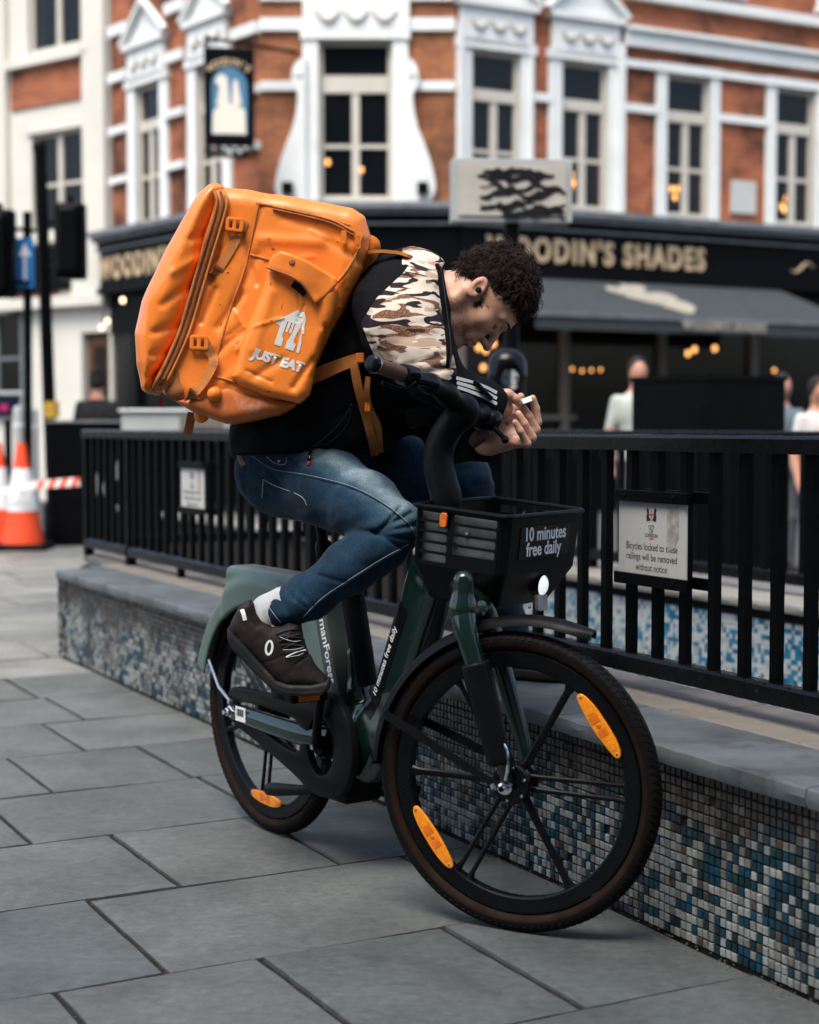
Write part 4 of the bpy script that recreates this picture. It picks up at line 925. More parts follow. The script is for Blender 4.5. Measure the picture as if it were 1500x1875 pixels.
# dark cabinet and pale box on the left
lcab = thing('utility_cabinet', PZ(112, 1003), 'scuffed dark street cabinet behind the traffic cones', 'cabinet')
c = PZ(150, 1000); zt_ = P(112, 772, c[1])[2]; wv = unit(np.array([1, .15, 0])); wv2 = np.array([-wv[1], wv[0], 0])
MB().box(np.array([c[0] + .28, c[1] + .3, zt_ / 2]), (wv, wv2, UP), (.62, .26, zt_ / 2 - .01), .01).build('body', MT['black_metal'], lcab)
MB().box(np.array([c[0] + .28, c[1] + .3, zt_]), (wv, wv2, UP), (.64, .28, .012), .004).build('lid', MT['lead'], lcab)
for sg in (-1, 1): MB().box(np.array([c[0] + .28, c[1] + .3, zt_ / 2]) + wv * sg * .31 - wv2 * .262, (wv, wv2, UP), (.295, .004, zt_ / 2 - .07), .002).build('door', MT['black_metal'], lcab)
for q in range(5):
    rr = random.Random(q); o = np.array([c[0] - .25 + q * .2, c[1] + .03, zt_ * (.25 + .12 * q % .6)]); MB().prism([(rr.uniform(.03, .09) * math.cos(t), rr.uniform(.05, .14) * math.sin(t)) for t in np.linspace(0, 2 * math.pi, 9)[:-1]], o - wv2 * .02 + wv2 * .0, wv, UP, -wv2, .0, .006).build('poster_scrap', MT['grey_box'], lcab)
pb = thing('pale_cabinet', P(315, 900, 13.2), 'pale grey flat-topped cabinet behind the railing under the bag', 'cabinet')
q0, q1 = P(222, 749, 13.2), P(420, 749, 13.2); MB().abox((q0[0], 13.2, q0[2] - .21), (q1[0], 13.8, q0[2] - .02), .01).build('body', MT['grey_box'], pb); MB().abox((q0[0] + .01, 13.21, 0), (q1[0] - .01, 13.79, q0[2] - .21)).build('plinth', MT['black_metal'], pb); MB().abox((q0[0] - .02, 13.17, q0[2] - .02), (q1[0] + .02, 13.83, q0[2] + .0), .005).build('lid', MT['white_paint'], pb)
MB().abox((q0[0] + .48, 13.185, q0[2] - .26), (q1[0] - .05, 13.2, q0[2] - .06)).build('vent_panel', MT['post_wood'], pb)

def pole(name, label, top, bot, r, cat='pole', extra=None):
    t = thing(name, bot, label, cat); MB().tube([bot, top], r, 12).build('shaft', MT['black_metal'], t, True)
    MB().lathe([(r * 1.7, 0), (r * 1.7, .35), (r * 1.1, .42)], bot, UP, 14).build('base', MT['black_metal'], t, True); return t
b = P(97, 800, 15.9); b[2] = 0; tl = pole('lamp_post', 'tall black post leaning slightly at the left with a yellow sleeve', P(73, 268, 15.9), b, .062)
MB().tube([P(95.5, 765, 15.85), P(95, 735, 15.85)], .072, 12).build('yellow_sleeve', mat('yellow_sleeve', (.55, .33, .04), .5), tl, True)
MB().lathe([(.07, -.05), (.075, 0), (.05, .05), (0, .06)], P(73, 268, 15.9), UP, 12).build('cap', MT['black_metal'], tl, True)
def signal_head(px0, px1, py0, py1, y, label):
    a, b_ = P(px0, py0, y), P(px1, py1, y); c = (a + b_) / 2; w = (b_[0] - a[0]) / 2; hh = (a[2] - b_[2]) / 2
    t = thing('traffic_signal', c - UP * hh, label, 'traffic signal', 'traffic signals seen from behind'); MB().box(c, np.eye(3), (w, .09, hh), .03).build('backing_board', MT['black_metal'], t)
    MB().box(c + np.array([0, -.13, 0]), np.eye(3), (w * .62, .06, hh * .86), .03).build('housing', MT['black_metal'], t)
    for q in range(3): MB().lathe([(w * .5, 0), (w * .5, .16), (w * .46, .16), (w * .46, 0)], c + np.array([0, .08, hh * (.58 - .58 * q)]), (0, 1, 0), 16).build('visor', MT['black_metal'], t, True)
    MB().tube([c + UP * hh * 1.0, c + UP * (hh + .06)], .03, 8).build('finial', MT['black_metal'], t); return t, c, hh
t, c, hh = signal_head(101, 158, 372, 512, 15.5, 'black traffic signal mounted beside the tall leaning post')
for zz in (.6, -.6): MB().tube([c + UP * hh * zz, c + UP * hh * zz + np.array([-.30, .35, 0])], .02, 8).build('mounting_arm', MT['black_metal'], t)
t, c, hh = signal_head(-28, 29, 384, 546, 15.2, 'black traffic signal cut by the left picture edge above the arrow sign')

for zz in (.6, -.6): MB().tube([c + UP * hh * zz, c + UP * hh * zz + np.array([.27, .25, 0])], .02, 8).build('mounting_arm', MT['black_metal'], t)
b = P(50, 800, 15.5); b[2] = 0; ap = pole('sign_post', 'slim black post carrying the blue arrow sign', P(50, 388, 15.5), b, .042)
a_, b_ = P(29, 436, 15.4), P(63, 527, 15.4); c = (a_ + b_) / 2; w = (b_[0] - a_[0]) / 2; hh = (a_[2] - b_[2]) / 2
asg = thing('arrow_sign', c, 'blue rectangular road sign with a white upward arrow', 'sign')
MB().box(c, np.eye(3), (w, .006, hh), .004).build('plate', MT['sign_blue'], asg)
MB().prism([(-.013, -.8 * hh), (.013, -.8 * hh), (.013, .28 * hh), (.65 * w, .28 * hh), (0, .82 * hh), (-.65 * w, .28 * hh), (-.013, .28 * hh)], c, (1, 0, 0), UP, (0, -1, 0), .005, .009).build('arrow', MT['white_print'], asg)
for px, py, lb in ((34, 742, 'pale rounded bollard left of the arrow sign post'), (60, 746, 'pale rounded bollard right of the arrow sign post')):
    tz = P(px, py, 16.4); MB_ = [('shaft', MT['grey_box'], [(.055, 0), (.055, tz[2] - .06), (.045, tz[2] - .02), (0, tz[2])], (tz[0], 16.4, 0))]
    cyl_thing('bollard', lb, 'bollard', MB_ + [('collar', MT['white_paint'], [(.059, tz[2] - .22), (.062, tz[2] - .2), (.059, tz[2] - .18)], (tz[0], 16.4, 0))], (tz[0], 16.4, 0), 'pale bollards at the left')
a_, b_ = P(-20, 716, 17.0), P(43, 768, 17.0); db = thing('display_board', (a_ + b_) / 2, 'dark display board with a small pink square at the left edge', 'board')
MB().abox((a_[0], 17.0, b_[2]), (b_[0], 17.1, a_[2]), .01).build('case', MT['grey_box'], db); MB().abox((a_[0] + .03, 16.99, b_[2] + .03), (b_[0] - .03, 17.002, a_[2] - .04)).build('screen', mat('screen_dark', (.01, .014, .03), .2), db)
MB().abox((b_[0] - .24, 16.98, b_[2] + .09), (b_[0] - .16, 16.992, b_[2] + .16)).build('pink_square', mat('pink_print', (.35, .02, .12), .5), db)
MB().tube([np.array([(a_[0] + b_[0]) / 2, 17.06, 0]), np.array([(a_[0] + b_[0]) / 2, 17.06, b_[2] + .01])], .04, 10).build('stand', MT['black_metal'], db)

# ------------------------------------------------------------------ people in the background
def passer(label, px, py_top, y, shirt, leg, face=0.0, hair='hair_far', bun=False, lean=0.0, sleeve=.0, facing=1):
    top = P(px, py_top, y); hgt = top[2] + .02; k = hgt / 1.75; x0 = top[0]; R = np.array([math.cos(face), math.sin(face), 0]); Fw = np.array([-math.sin(face), math.cos(face), 0]) * -facing
    A = lambda r, f, z: np.array([x0, y, 0]) + R * r * k + Fw * f * k + UP * z * k
    t = thing('person', (x0, y, 0), label, 'person'); ax = np.stack([R, Fw, UP])
    def f(Q):
        d = ell(Q, A(0, .01, 1.64), ax, (.075 * k, .095 * k, .115 * k)); d = smin(d, cone(Q, A(0, -.01, 1.56), A(0, -.02, 1.45), .055 * k, .06 * k), .03)
        d = smin(d, ell(Q, A(0, -.01, 1.30), ax, (.19 * k, .115 * k, .19 * k)), .05); d = smin(d, ell(Q, A(0, 0, 1.05), ax, (.155 * k, .11 * k, .2 * k)), .06); d = smin(d, ell(Q, A(0, -.01, .93), ax, (.165 * k, .125 * k, .13 * k)), .05)
        for s in (-1, 1):
            d = smin(d, chain(Q, [A(s * .17, -.01, 1.40), A(s * .23, -.03, 1.12), A(s * .24, .06, .88), A(s * .235, .10, .80)], [.055 * k, .045 * k, .032 * k, .035 * k], .02), .03)
            d = smin(d, chain(Q, [A(s * .085, 0, .90), A(s * .095, .01, .50), A(s * .095, -.02, .09)], [.085 * k, .062 * k, .045 * k], .03), .03); d = smin(d, cone(Q, A(s * .095, -.03, .05), A(s * .11, .15, .035), .045 * k, .035 * k), .02)
        return d
    def mi(C):
        q = (C - np.array([x0, y, 0])); z_ = C[:, 2] / k; r = np.abs(q @ R) / k; o = np.zeros(len(C), int)
        body = (z_ < 1.47) & (z_ > .92) & ((r < .19) | (z_ > 1.18 - sleeve)); o[body] = 1; o[(z_ <= .92) & (r < .20)] = 2; o[(z_ < .10)] = 3; return o
    sdf_part('body', f, A(-.5, 0, -.03) - .45 * k * np.array([.3, 1, 0]), A(.5, 0, 1.8) + .45 * k * np.array([.3, 1, 0]), .016, [MT['skin_far'], MT[shirt], MT[leg], MT['cloth_black']], t, mi)
    fh = lambda Q: (smin(smax(ell(Q, A(0, -.01, 1.66), ax, (.083 * k, .103 * k, .118 * k)), -ell(Q, A(0, .10, 1.58), ax, (.085 * k, .09 * k, .10 * k)), .02), ell(Q, A(0.0, -.07, 1.75), ax, (.05 * k, .05 * k, .05 * k)), .02) if bun else smax(ell(Q, A(0, -.01, 1.66), ax, (.083 * k, .103 * k, .112 * k)), -ell(Q, A(0, .09, 1.57), ax, (.09 * k, .10 * k, .12 * k)), .02))
    sdf_part('hair', fh, A(0, 0, 1.65) - .22, A(0, 0, 1.65) + .22, .012, MT[hair], t); return t
passer('person in a pale green shirt partly hidden by the black cabinet', 1168, 661, 12.6, 'shirt_sage', 'trouser_grey', .1)
passer('person in a white top at the right picture edge', 1500, 697, 11.5, 'shirt_white', 'skin_far', .4)
passer('person in a blue shirt just showing behind the right end of the cabinet', 1432, 690, 12.4, 'shirt_blue', 'trouser_grey', .2)
passer('dark-haired person in a black sleeveless top seen from behind at the left', 178, 684, 15.9, 'cloth_black', 'cloth_black', .0, bun=True, facing=-1)
ob = thing('tote_bag', P(1502, 865, 11.2), 'bright orange bag carried at the right picture edge', 'bag'); c = P(1512, 862, 11.2)
MB().box(c, np.eye(3), (.10, .04, .11), .02).build('body', MT['orange_cloth'], ob); MB().tube(spline([c + np.array([-.06, 0, .1]), c + np.array([-.05, 0, .24]), c + np.array([.05, 0, .24]), c + np.array([.06, 0, .1])]), .008, 6).build('handle', MT['orange_cloth'], ob)
# ------------------------------------------------------------------ bicycle
R0 = PZ(500, 1522); F0 = PZ(960, 1706); WB = np.linalg.norm(F0 - R0); BU = (F0 - R0) / WB; BR = np.array([BU[1], -BU[0], 0.0]); RW = .343
def B(s, l, z): return R0 + BU * s + BR * l + UP * z
_an = math.radians(-27); FH = np.array([math.cos(_an), math.sin(_an), 0]); FR = np.array([FH[1], -FH[0], 0]); FCT = np.array([F0[0], F0[1], RW]) - FH * .02
def K(s, l, z): return np.array([FCT[0], FCT[1], 0]) + FH * s + FR * l + UP * z
bike = thing('bicycle', (R0 + F0) / 2, 'dark green hire bicycle with front basket, standing beside the mosaic wall', 'bicycle')

def plate2d(outer, holes, ext, bev=0.0):
    cu = bpy.data.curves.new('plate', 'CURVE'); cu.dimensions = '2D'; cu.fill_mode = 'BOTH'; cu.extrude = ext; cu.bevel_depth = bev; cu.bevel_resolution = 1
    for pl in [outer] + list(holes):
        sp = cu.splines.new('POLY'); sp.points.add(len(pl) - 1); sp.use_cyclic_u = True
        for p, (x, y) in zip(sp.points, pl): p.co = (x, y, 0, 1)
    ob_ = bpy.data.objects.new('plate', cu); COL.objects.link(ob_); dg = bpy.context.evaluated_depsgraph_get(); me = bpy.data.meshes.new_from_object(ob_.evaluated_get(dg)); bpy.data.objects.remove(ob_); bpy.data.curves.remove(cu); return me
def smooth2d(pts, k=5):
    n = len(pts); out = []
    for i in range(n):
        p = [np.array(pts[(i + j - 1) % n], float) for j in range(4)]
        for t in np.arange(k) / k: out.append(tuple(.5 * (2 * p[1] + (p[2] - p[0]) * t + (2 * p[0] - 5 * p[1] + 4 * p[2] - p[3]) * t * t + (3 * p[1] - p[0] - 3 * p[2] + p[3]) * t ** 3)))
    return out
def rrect(x0, x1, y0, y1, r, k=4):
    out = []
    for cx_, cy_, a0 in ((x1 - r, y1 - r, 0), (x0 + r, y1 - r, 90), (x0 + r, y0 + r, 180), (x1 - r, y0 + r, 270)):
        out += [(cx_ + r * math.cos(math.radians(a0 + 90 * i / k)), cy_ + r * math.sin(math.radians(a0 + 90 * i / k))) for i in range(k + 1)]
    return out
def put_plate(name, me, fn, m, parent, smooth=False, vec=False):
    if vec: fn_all = fn(np.array([v.co for v in me.vertices]))
    for i, v in enumerate(me.vertices): v.co = Vector(fn_all[i] if vec else fn(v.co.x, v.co.y, v.co.z))
    me.materials.clear(); me.materials.append(m)
    bm = bmesh.new(); bm.from_mesh(me); bmesh.ops.remove_doubles(bm, verts=bm.verts, dist=1e-5); bmesh.ops.recalc_face_normals(bm, faces=bm.faces); bm.to_mesh(me); bm.free()
    if smooth: me.polygons.foreach_set('use_smooth', np.ones(len(me.polygons), bool)); me.set_sharp_from_angle(angle=math.radians(35))
    return part(name, me, parent)

def wheel(C, hd, rt, phase, front):
    V3 = lambda x, l, z: C + hd * x + rt * l + UP * z
    mb = MB(); mb.lathe([(.262, -.011), (.262, .011), (.266, .0135), (.282, .0135), (.286, .0145), (.2975, .0145), (.2995, .0125), (.2995, -.0125), (.2975, -.0145), (.286, -.0145), (.282, -.0135), (.266, -.0135), (.262, -.011)], C, rt, 96)
    w = mb.build('wheel', MT['rim'], bike, True, 30)
    prof = [(.3195 + .0215 * math.cos(t), .0225 * math.sin(t)) for t in np.linspace(math.radians(-152), math.radians(152), 22)]
    MB().lathe(prof, C, rt, 120).build('tyre', MT['rubber'], w, True, None)
    for sg in (-1, 1):
        pr = [(.3195 + .0219 * math.cos(t), sg * .0229 * math.sin(t)) for t in np.linspace(math.radians(98), math.radians(138), 8)]
        MB().lathe(pr, C, rt, 120).build('sidewall', MT['sidewall'], w, True, None)
    tr = MB(); nb = 118
    for i in range(nb):                                  # tread blocks
        for off, lat, sz, sk in ((0, 34, .0050, .5), (0, -34, .0050, -.5), (.5, 12, .0052, .3), (.5, -12, .0052, -.3), (.25, 60, .0046, .2), (.25, -60, .0046, -.2)):
            a = (i + off) * 2 * math.pi / nb; t = math.radians(lat); rad = hd * math.cos(a) + UP * math.sin(a); tan = -hd * math.sin(a) + UP * math.cos(a)
            nn = rad * math.cos(t) + rt * math.sin(t); bb_ = -rad * math.sin(t) + rt * math.cos(t)
            c = C + rad * (.3195 + .0213 * math.cos(t)) + rt * .0223 * math.sin(t)
            ta = unit(tan + bb_ * sk); tr.box(c, (ta, np.cross(nn, ta), nn), (sz, .0040, .0016))
    tag(tr.build('tread', MT['rubber'], w, fix=False), kind='stuff')
    # spokes: single and paired in turn
    for g in range(6):
        a = phase + g * math.pi / 3; rad = hd * math.cos(a) + UP * math.sin(a); tan = -hd * math.sin(a) + UP * math.cos(a)
        if g % 2: MB().tube([C + rad * .030, C + rad * .06, C + rad * .15, C + rad * .245, C + rad * .2665], [.0125, .0105, .0085, .009, .016], 10, flat=.75, up=rt).build('spoke', MT['rim'], w, True)
        else:
            for sg in (-1, 1): MB().tube([C + rad * .03 + tan * sg * .014, C + rad * .065 + tan * sg * .0145, C + rad * .15 + tan * sg * .0155, C + rad * .245 + tan * sg * .016, C + rad * .266 + tan * sg * .019], [.008, .006, .0055, .006, .011], 10, flat=.85, up=rt).build('spoke', MT['rim'], w, True)
    hb = .040
    hub = MB().lathe([(0, -.066), (.008, -.066), (.008, -.05), (.030, -.046), (.042, -.034), (.044, -.014), (.036, -.008), (.036, .008), (.046, .014), (.047, .030), (.043, .036), (.030, .039), (.012, .041), (.011, .052), (0, .052)], C, rt, 40).build('hub', MT['black_gloss'], w, True, 35)
    for q in range(6):
        a = phase + .35 + q * math.pi / 3; p = C + (hd * math.cos(a) + UP * math.sin(a)) * .037 + rt * .036; MB().lathe([(0, .004), (.003, .004), (.0042, .002), (.0042, 0)], p, rt, 10).build('hub_bolt', MT['steel'], w, True)
    for a in (math.radians(36), math.radians(216)) if front else (math.radians(268), math.radians(80)):
        rad = hd * math.cos(a) + UP * math.sin(a); tan = -hd * math.sin(a) + UP * math.cos(a); o = C + rad * (.251 if front else .248) + rt * .0155
        pl = smooth2d([(-.078, -.006), (-.076, .006), (-.045, .0145), (0, .0165), (.045, .0145), (.076, .006), (.078, -.006), (.045, -.012), (0, -.0145), (-.045, -.012)], 3)
        rf = put_plate('reflector', plate2d(pl, [], .003, .0015), lambda x, y, z: o + tan * x + rad * y + rt * z, MT['orange_refl'], w)
        for x0, x1 in ((-.062, -.030), (-.026, -.009), (.009, .026), (.030, .062)):
            hh_ = .0085 if abs(x0 + x1) > .06 else .011; put_plate('reflector_facet', plate2d(rrect(x0, x1, -hh_, hh_, .002), [], .0006), lambda x, y, z: o + tan * x + rad * y + rt * (.0050 + z), MT['amber_deep'] if abs(x0 + x1) < .06 else MT['orange_refl'], rf)
        MB().lathe([(0, .0015), (.005, .0012), (.006, 0)], o + rt * .0047, rt, 12).build('reflector_boss', MT['amber_deep'], rf, True)
        for sg in (-1, 1): MB().lathe([(0, .002), (.0028, .0016), (.0034, 0)], o + tan * sg * .073 + rt * .0042, rt, 10).build('screw', MT['steel'], rf, True)
        MB().box(o - rt * .008 + rad * .006, (tan, rad, rt), (.082, .004, .006)).build('reflector_clip', MT['black_plastic'], w)
    va = math.radians(97); rad = hd * math.cos(va) + UP * math.sin(va); MB().tube([C + rad * .264, C + rad * .246, C + rad * .232], [.004, .0045, .003], 8).build('valve', MT['black_plastic'], w, True)
    return w
wheel(B(0, 0, RW), BU, BR, math.radians(20), False); wheel(FCT, FH, FR, math.radians(0), True)

# fork, guard sleeve, front mudguard and its stay
fk_ = MB()
for sg in (1, -1): fk_.tube(spline([K(-.112, sg * .050, .735), K(-.098, sg * .064, .69), K(-.072, sg * .066, .61), K(-.028, sg * .066, .47), K(-.006, sg * .064, .40), K(.002, sg * .060, .352)], 5), list(np.interp(np.linspace(0, 1, 26), [0, .2, .6, 1], [.029, .027, .020, .013])), 16)
fk_.build('fork', MT['green'], bike, True)
def f_crown(Q):
    d = cone(Q, K(-.112, .055, .735), K(-.112, -.055, .735), .028); d = smin(d, cone(Q, K(-.112, .05, .735), K(-.11, .05, .80), .027, .024), .02)
    return smin(d, cone(Q, K(-.112, 0, .735), P(835, 1050, 3.80), .03, .03), .02)
sdf_part('fork_crown', f_crown, K(-.11, 0, .80) - .2, K(-.11, 0, .80) + .22, .005, MT['green'], bike)
def f_guard(Q):
    a = K(-.070, .072, .615); b = K(-.012, .072, .405); d = cone(Q, a, b, .0345, .0275); t = unit(b - a)
    return smax(smax(d, (Q - b) @ t - .018 * 0 - .012, .006), -((Q - a) @ t) - .004, .006)
sdf_part('fork_guard', f_guard, K(-.05, .07, .52) - .17, K(-.05, .07, .52) + .17, .004, MT['black_plastic'], bike)
MB().lathe([(0, .030), (.006, .030), (.0075, .024), (.0125, .022), (.0125, .012), (.017, .010), (.018, 0), (.010, -.006)], K(.0, .058, RW), FR, 24).build('axle_nut', MT['chrome'], bike, True, 30)
MB().lathe([(0, .003), (.0055, .003), (.0065, 0)], K(.0, .0885, RW), FR, 6).build('axle_bolt', MT['black_metal'], bike)
MB().lathe([(0, .006), (.006, .005), (.0075, 0)], K(-.022, .080, RW + .003), FR, 14).build('stay_screw', MT['steel'], bike, True)
pts = spline([K(-.006, .078, .452), K(.010, .081, .43), K(.014, .082, .395), K(.008, .080, .362)], 6); MB().tube(pts, .0042, 8).build('cable_sleeve', MT['chrome'], bike, True)
def mudguard(name, path, half, lip, m, C3):
    mb = MB(); n = len(path); v = []; f = []
    for i in range(n):
        s, z = path[i]; a, b_ = path[max(i - 1, 0)], path[min(i + 1, n - 1)]; t = unit(np.array([b_[0] - a[0], b_[1] - a[1]])); nn = np.array([-t[1], t[0]])
        if nn @ np.array([s, z - RW]) < 0: nn = -nn
        hw = half[i] if not np.isscalar(half) else half
        for l, o in ((-1, -lip), (-.86, -.002), (-.5, .006), (0, .009), (.5, .006), (.86, -.002), (1, -lip), (.93, -lip), (.8, -.005), (0, .005), (-.8, -.005), (-.93, -lip)):
            q = np.array([s, z]) + nn * o; v.append(C3(q[0], l * hw, q[1]))
    for i in range(n - 1):
        for j in range(12): f.append((i * 12 + j, i * 12 + (j + 1) % 12, i * 12 + 12 + (j + 1) % 12, i * 12 + 12 + j))
    f += [tuple(range(12))[::-1], tuple((n - 1) * 12 + j for j in range(12))]; mb.add(v, f); return mb.build(name, m, bike, True, 50)
pr = [( .358 * math.cos(math.radians(a)), RW + .358 * math.sin(math.radians(a))) for a in np.linspace(176, 106, 22)]
pr = [(-.372, .345), (-.364, .372)] + pr
mudguard('front_mudguard', pr, [.034, .033] + [.031] * 22, .014, MT['black_plastic'], K)
pf = [tuple(x) for x in spline([(-.10, .694), (-.05, .706), (.02, .716), (.09, .713), (.15, .700), (.185, .690)], 5)]; mudguard('mudguard_nose', pf, list(np.interp(np.linspace(0, 1, len(pf)), [0, .7, 1], [.028, .033, .018])), .014, MT['black_plastic'], K)
a, b = K(-.318, .040, .478), K(-.016, .080, .350); MB().ribbon([a, a * .3 + b * .7, b], UP, [.021, .019, .015], .004).build('mudguard_stay', MT['black_plastic'], bike)
a, b = K(-.318, -.040, .478), K(-.016, -.080, .350); MB().ribbon([a, a * .3 + b * .7, b], UP, [.021, .019, .015], .004).build('mudguard_stay', MT['black_plastic'], bike)

# frame
BAX = lambda dx, dz: np.stack([unit(BU * dx + UP * dz), BR, unit(-BU * dz + UP * dx)])
def f_frame(Q):
    d = rbox(Q, B(.665, 0, .575), BAX(.43, .90), (.275, .042, .070), .034)
    d = smin(d, rbox(Q, B(.508, 0, .330), BAX(.62, .78), (.10, .045, .062), .04), .07)
    d = smin(d, ell(Q, B(.455, 0, .325), BAX(1, 0), (.085, .05, .075)), .05)
    d = smin(d, chain(Q, [B(.448, 0, .36), B(.437, 0, .46), B(.425, 0, .555)], [.032, .029, .027], .02), .045)
    return smin(d, chain(Q, [B(.80, 0, .82), B(.82, 0, .86), B(.80, 0, .96)], [.05, .036, .032], .02), .05)
sdf_part('frame', f_frame, B(.60, 0, .2) - np.array([.34, .34, 0]), B(.62, 0, 1.0) + np.array([.34, .34, 0]), .006, MT['green'], bike)
for sg in (1, -1): MB().tube(spline([B(.40, sg * .055, .335), B(.28, sg * .078, .332), B(.10, sg * .088, .338), B(-.05, sg * .088, .343)], 6), list(np.interp(np.linspace(0, 1, 19), [0, 1], [.030, .021])), 16, flat=1.15, up=UP).build('chain_stay', MT['green'], bike, True)
for sg in (1, -1):
    MB().lathe([(0, .022), (.007, .022), (.008, .014), (.012, .012), (.012, .004), (.017, .002), (.017, -.006)], B(-.055, sg * .105, .345), BR * sg, 18).build('rear_axle_nut', MT['chrome'], bike, True, 30)
    MB().lathe([(0, .012), (.006, .010), (.008, 0)], B(-.052, sg * .103, .372), BR * sg, 12).build('stay_screw', MT['steel'], bike, True)
MB().box(B(.015, .1115, .348), (BU, UP, BR), (.027, .020, .0008)).build('barcode_label', MT['white_print'], bike)
for q in range(9): MB().box(B(-.002 + q * .0042, .1126, .352), (BU, UP, BR), (.0006 + .0006 * (q * 7 % 3), .010, .0004)).build('barcode_line', MT['sign_text'], bike)
MB().tube([B(.455, -.012, .475), B(.44, -.008, .56), B(.418, -.004, .66), B(.395, 0, .76)], .028, 16, flat=1.1).build('seat_tube', MT['black_plastic'], bike, True)
# battery pack with vertical lettering
bx0, bx1 = np.array([.306, .70]), np.array([.390, .43]); bd = unit(bx1 - bx0); bc = (bx0 + bx1) / 2
BA = np.stack([BU * bd[0] + UP * bd[1], BR, BU * -bd[1] + UP * bd[0]])
MB().box(B(bc[0], 0, bc[1]) + BA[2] * .002, BA, (.155, .047, .030), .010).build('battery_case', MT['sage_dark'], bike, True, 30)
MB().box(B(bc[0], 0, bc[1]) - BA[2] * .072, BA, (.16, .040, .047), .018).build('battery_shell', MT['sage'], bike, True, 30)
place_text('lettering', 'HumanForest', .040, B(bc[0], .0478, bc[1]) + BA[0] * -.016 + BA[2] * .010, BA[0], BA[2], bike, MT['white_print'], bold=.0007)
ta = np.array([.086, .167]); ta /= np.linalg.norm(ta); TA = BU * ta[0] + UP * ta[1]; TB = -BU * ta[1] + UP * ta[0]
tc = B(.621, .0, .5625); snap = lambda q: march(f_frame, q + BR * .05, BR) + BR * .0015
dec = plate2d([(-.16, -.026), (.16, -.026), (.17, .032), (-.15, .032)], [], .0)
bmd = bmesh.new(); bmd.from_mesh(dec); bmesh.ops.subdivide_edges(bmd, edges=bmd.edges[:], cuts=8, use_grid_fill=True); bmd.to_mesh(dec); bmd.free()
put_plate('decal_panel', dec, lambda c: snap(tc + c[:, :1] * TA + c[:, 1:2] * TB) - BR * .0005, MT['black_gloss'], bike, vec=True)
place_text('lettering', '10 minutes free daily', .0245, tc, TA, TB, bike, MT['white_print'], fn=lambda q: snap(q) + BR * .0012, bold=.0002)
# seat post and saddle
MB().tube([B(.300, 0, .72), B(.253, 0, .90)], .0145, 14).build('seat_post', MT['black_metal'], bike, True)
MB().lathe([(.021, -.02), (.023, -.01), (.023, .02), (.019, .03)], B(.276, 0, .81), B(.253, 0, .90) - B(.300, 0, .72), 20).build('seat_clamp', MT['black_metal'], bike, True)
def f_sad(Q):
    d = ell(Q, B(.16, 0, .925), BAX(1, .05), (.12, .085, .035)); d = smin(d, cone(Q, B(.22, 0, .93), B(.36, 0, .935), .035, .022), .04); return d
sdf_part('saddle', f_sad, B(.22, 0, .92) - .22, B(.22, 0, .92) + .22, .007, MT['black_plastic'], bike)
# rear mudguard fairing
def f_rear(Q):
    q = Q - B(0, 0, RW); s = q @ BU; l = np.abs(q @ BR); z = q[:, 2]; r = np.sqrt(s * s + z * z)
    hull = smax(smax(r - .366, l - .056, .02), .312 + .02 * np.clip((z - .2) / .1, 0, 1) * 0 - r, .008)
    top = rbox(Q, B(.03, 0, .665), BAX(1, -.01), (.212, .054, .080), .022); hull = smin(hull, smax(top, .312 - r, .008), .035)
    d = smax(hull, -smax(r - .353, l - .0475, .006), .003)
    d = smax(d, -((s + .335) * .55 + (z - .085) * .85) , .01)         # cut off below the tail line
    return smax(d, (s - .20) * .8 + (z - .30) * -.35, .02)
sdf_part('rear_mudguard', f_rear, B(-.05, 0, .36) - np.array([.42, .42, 0]), B(-.05, 0, .78) + np.array([.42, .42, 0]), .005, MT['sage'], bike)
for q in range(5): MB().lathe([(0, .003), (.004, .002), (.005, 0)], B(-.13 + q * .022, .0, .745), UP, 8).build('vent_stud', MT['sage_dark'], bike, True)
for sg in (1, -1): MB().tube([B(-.268, sg * .055, .46), B(-.15, sg * .088, .40), B(-.052, sg * .104, .372)], .0048, 8).build('mudguard_stay', MT['steel'], bike, True)
# chain guard, crank, pedals, kick stand
og = smooth2d([(-.088, .335), (-.085, .385), (-.05, .408), (.10, .414), (.27, .412), (.345, .432), (.42, .456), (.495, .43), (.538, .36), (.535, .28), (.49, .215), (.41, .192), (.335, .20), (.27, .225), (.10, .274), (-.05, .312)], 4)
h1 = [(.395 + .068 * math.cos(t), .318 + .082 * math.sin(t)) for t in np.linspace(0, 2 * math.pi, 36)[:-1]]
h2 = smooth2d([(-.055, .345), (-.04, .376), (.10, .385), (.275, .374), (.30, .33), (.275, .276), (.10, .306), (-.03, .325)], 3)
put_plate('chain_guard', plate2d(og, [h1, h2], .006, .006), lambda x, y, z: B(x, .082 + z, y), MT['black_plastic'], bike, True)
MB().lathe([(.0, .004), (.055, .004), (.060, .002), (.060, -.002), (.055, -.004), (0, -.004)], B(.395, .062, .318), BR, 40).build('chainring', MT['black_metal'], bike, True, 30)
for q in range(5):
    a = q * 2 * math.pi / 5 + .3; MB().lathe([(0, .003), (.004, .003), (.005, 0)], B(.395 + .042 * math.cos(a), .066, .318 + .042 * math.sin(a)), BR, 10).build('chainring_bolt', MT['steel'], bike, True)
MB().lathe([(0, .03), (.022, .03), (.028, .02), (.028, -.16), (.022, -.17), (0, -.17)], B(.395, .07, .318), BR, 24).build('bottom_bracket', MT['black_metal'], bike, True, 35)
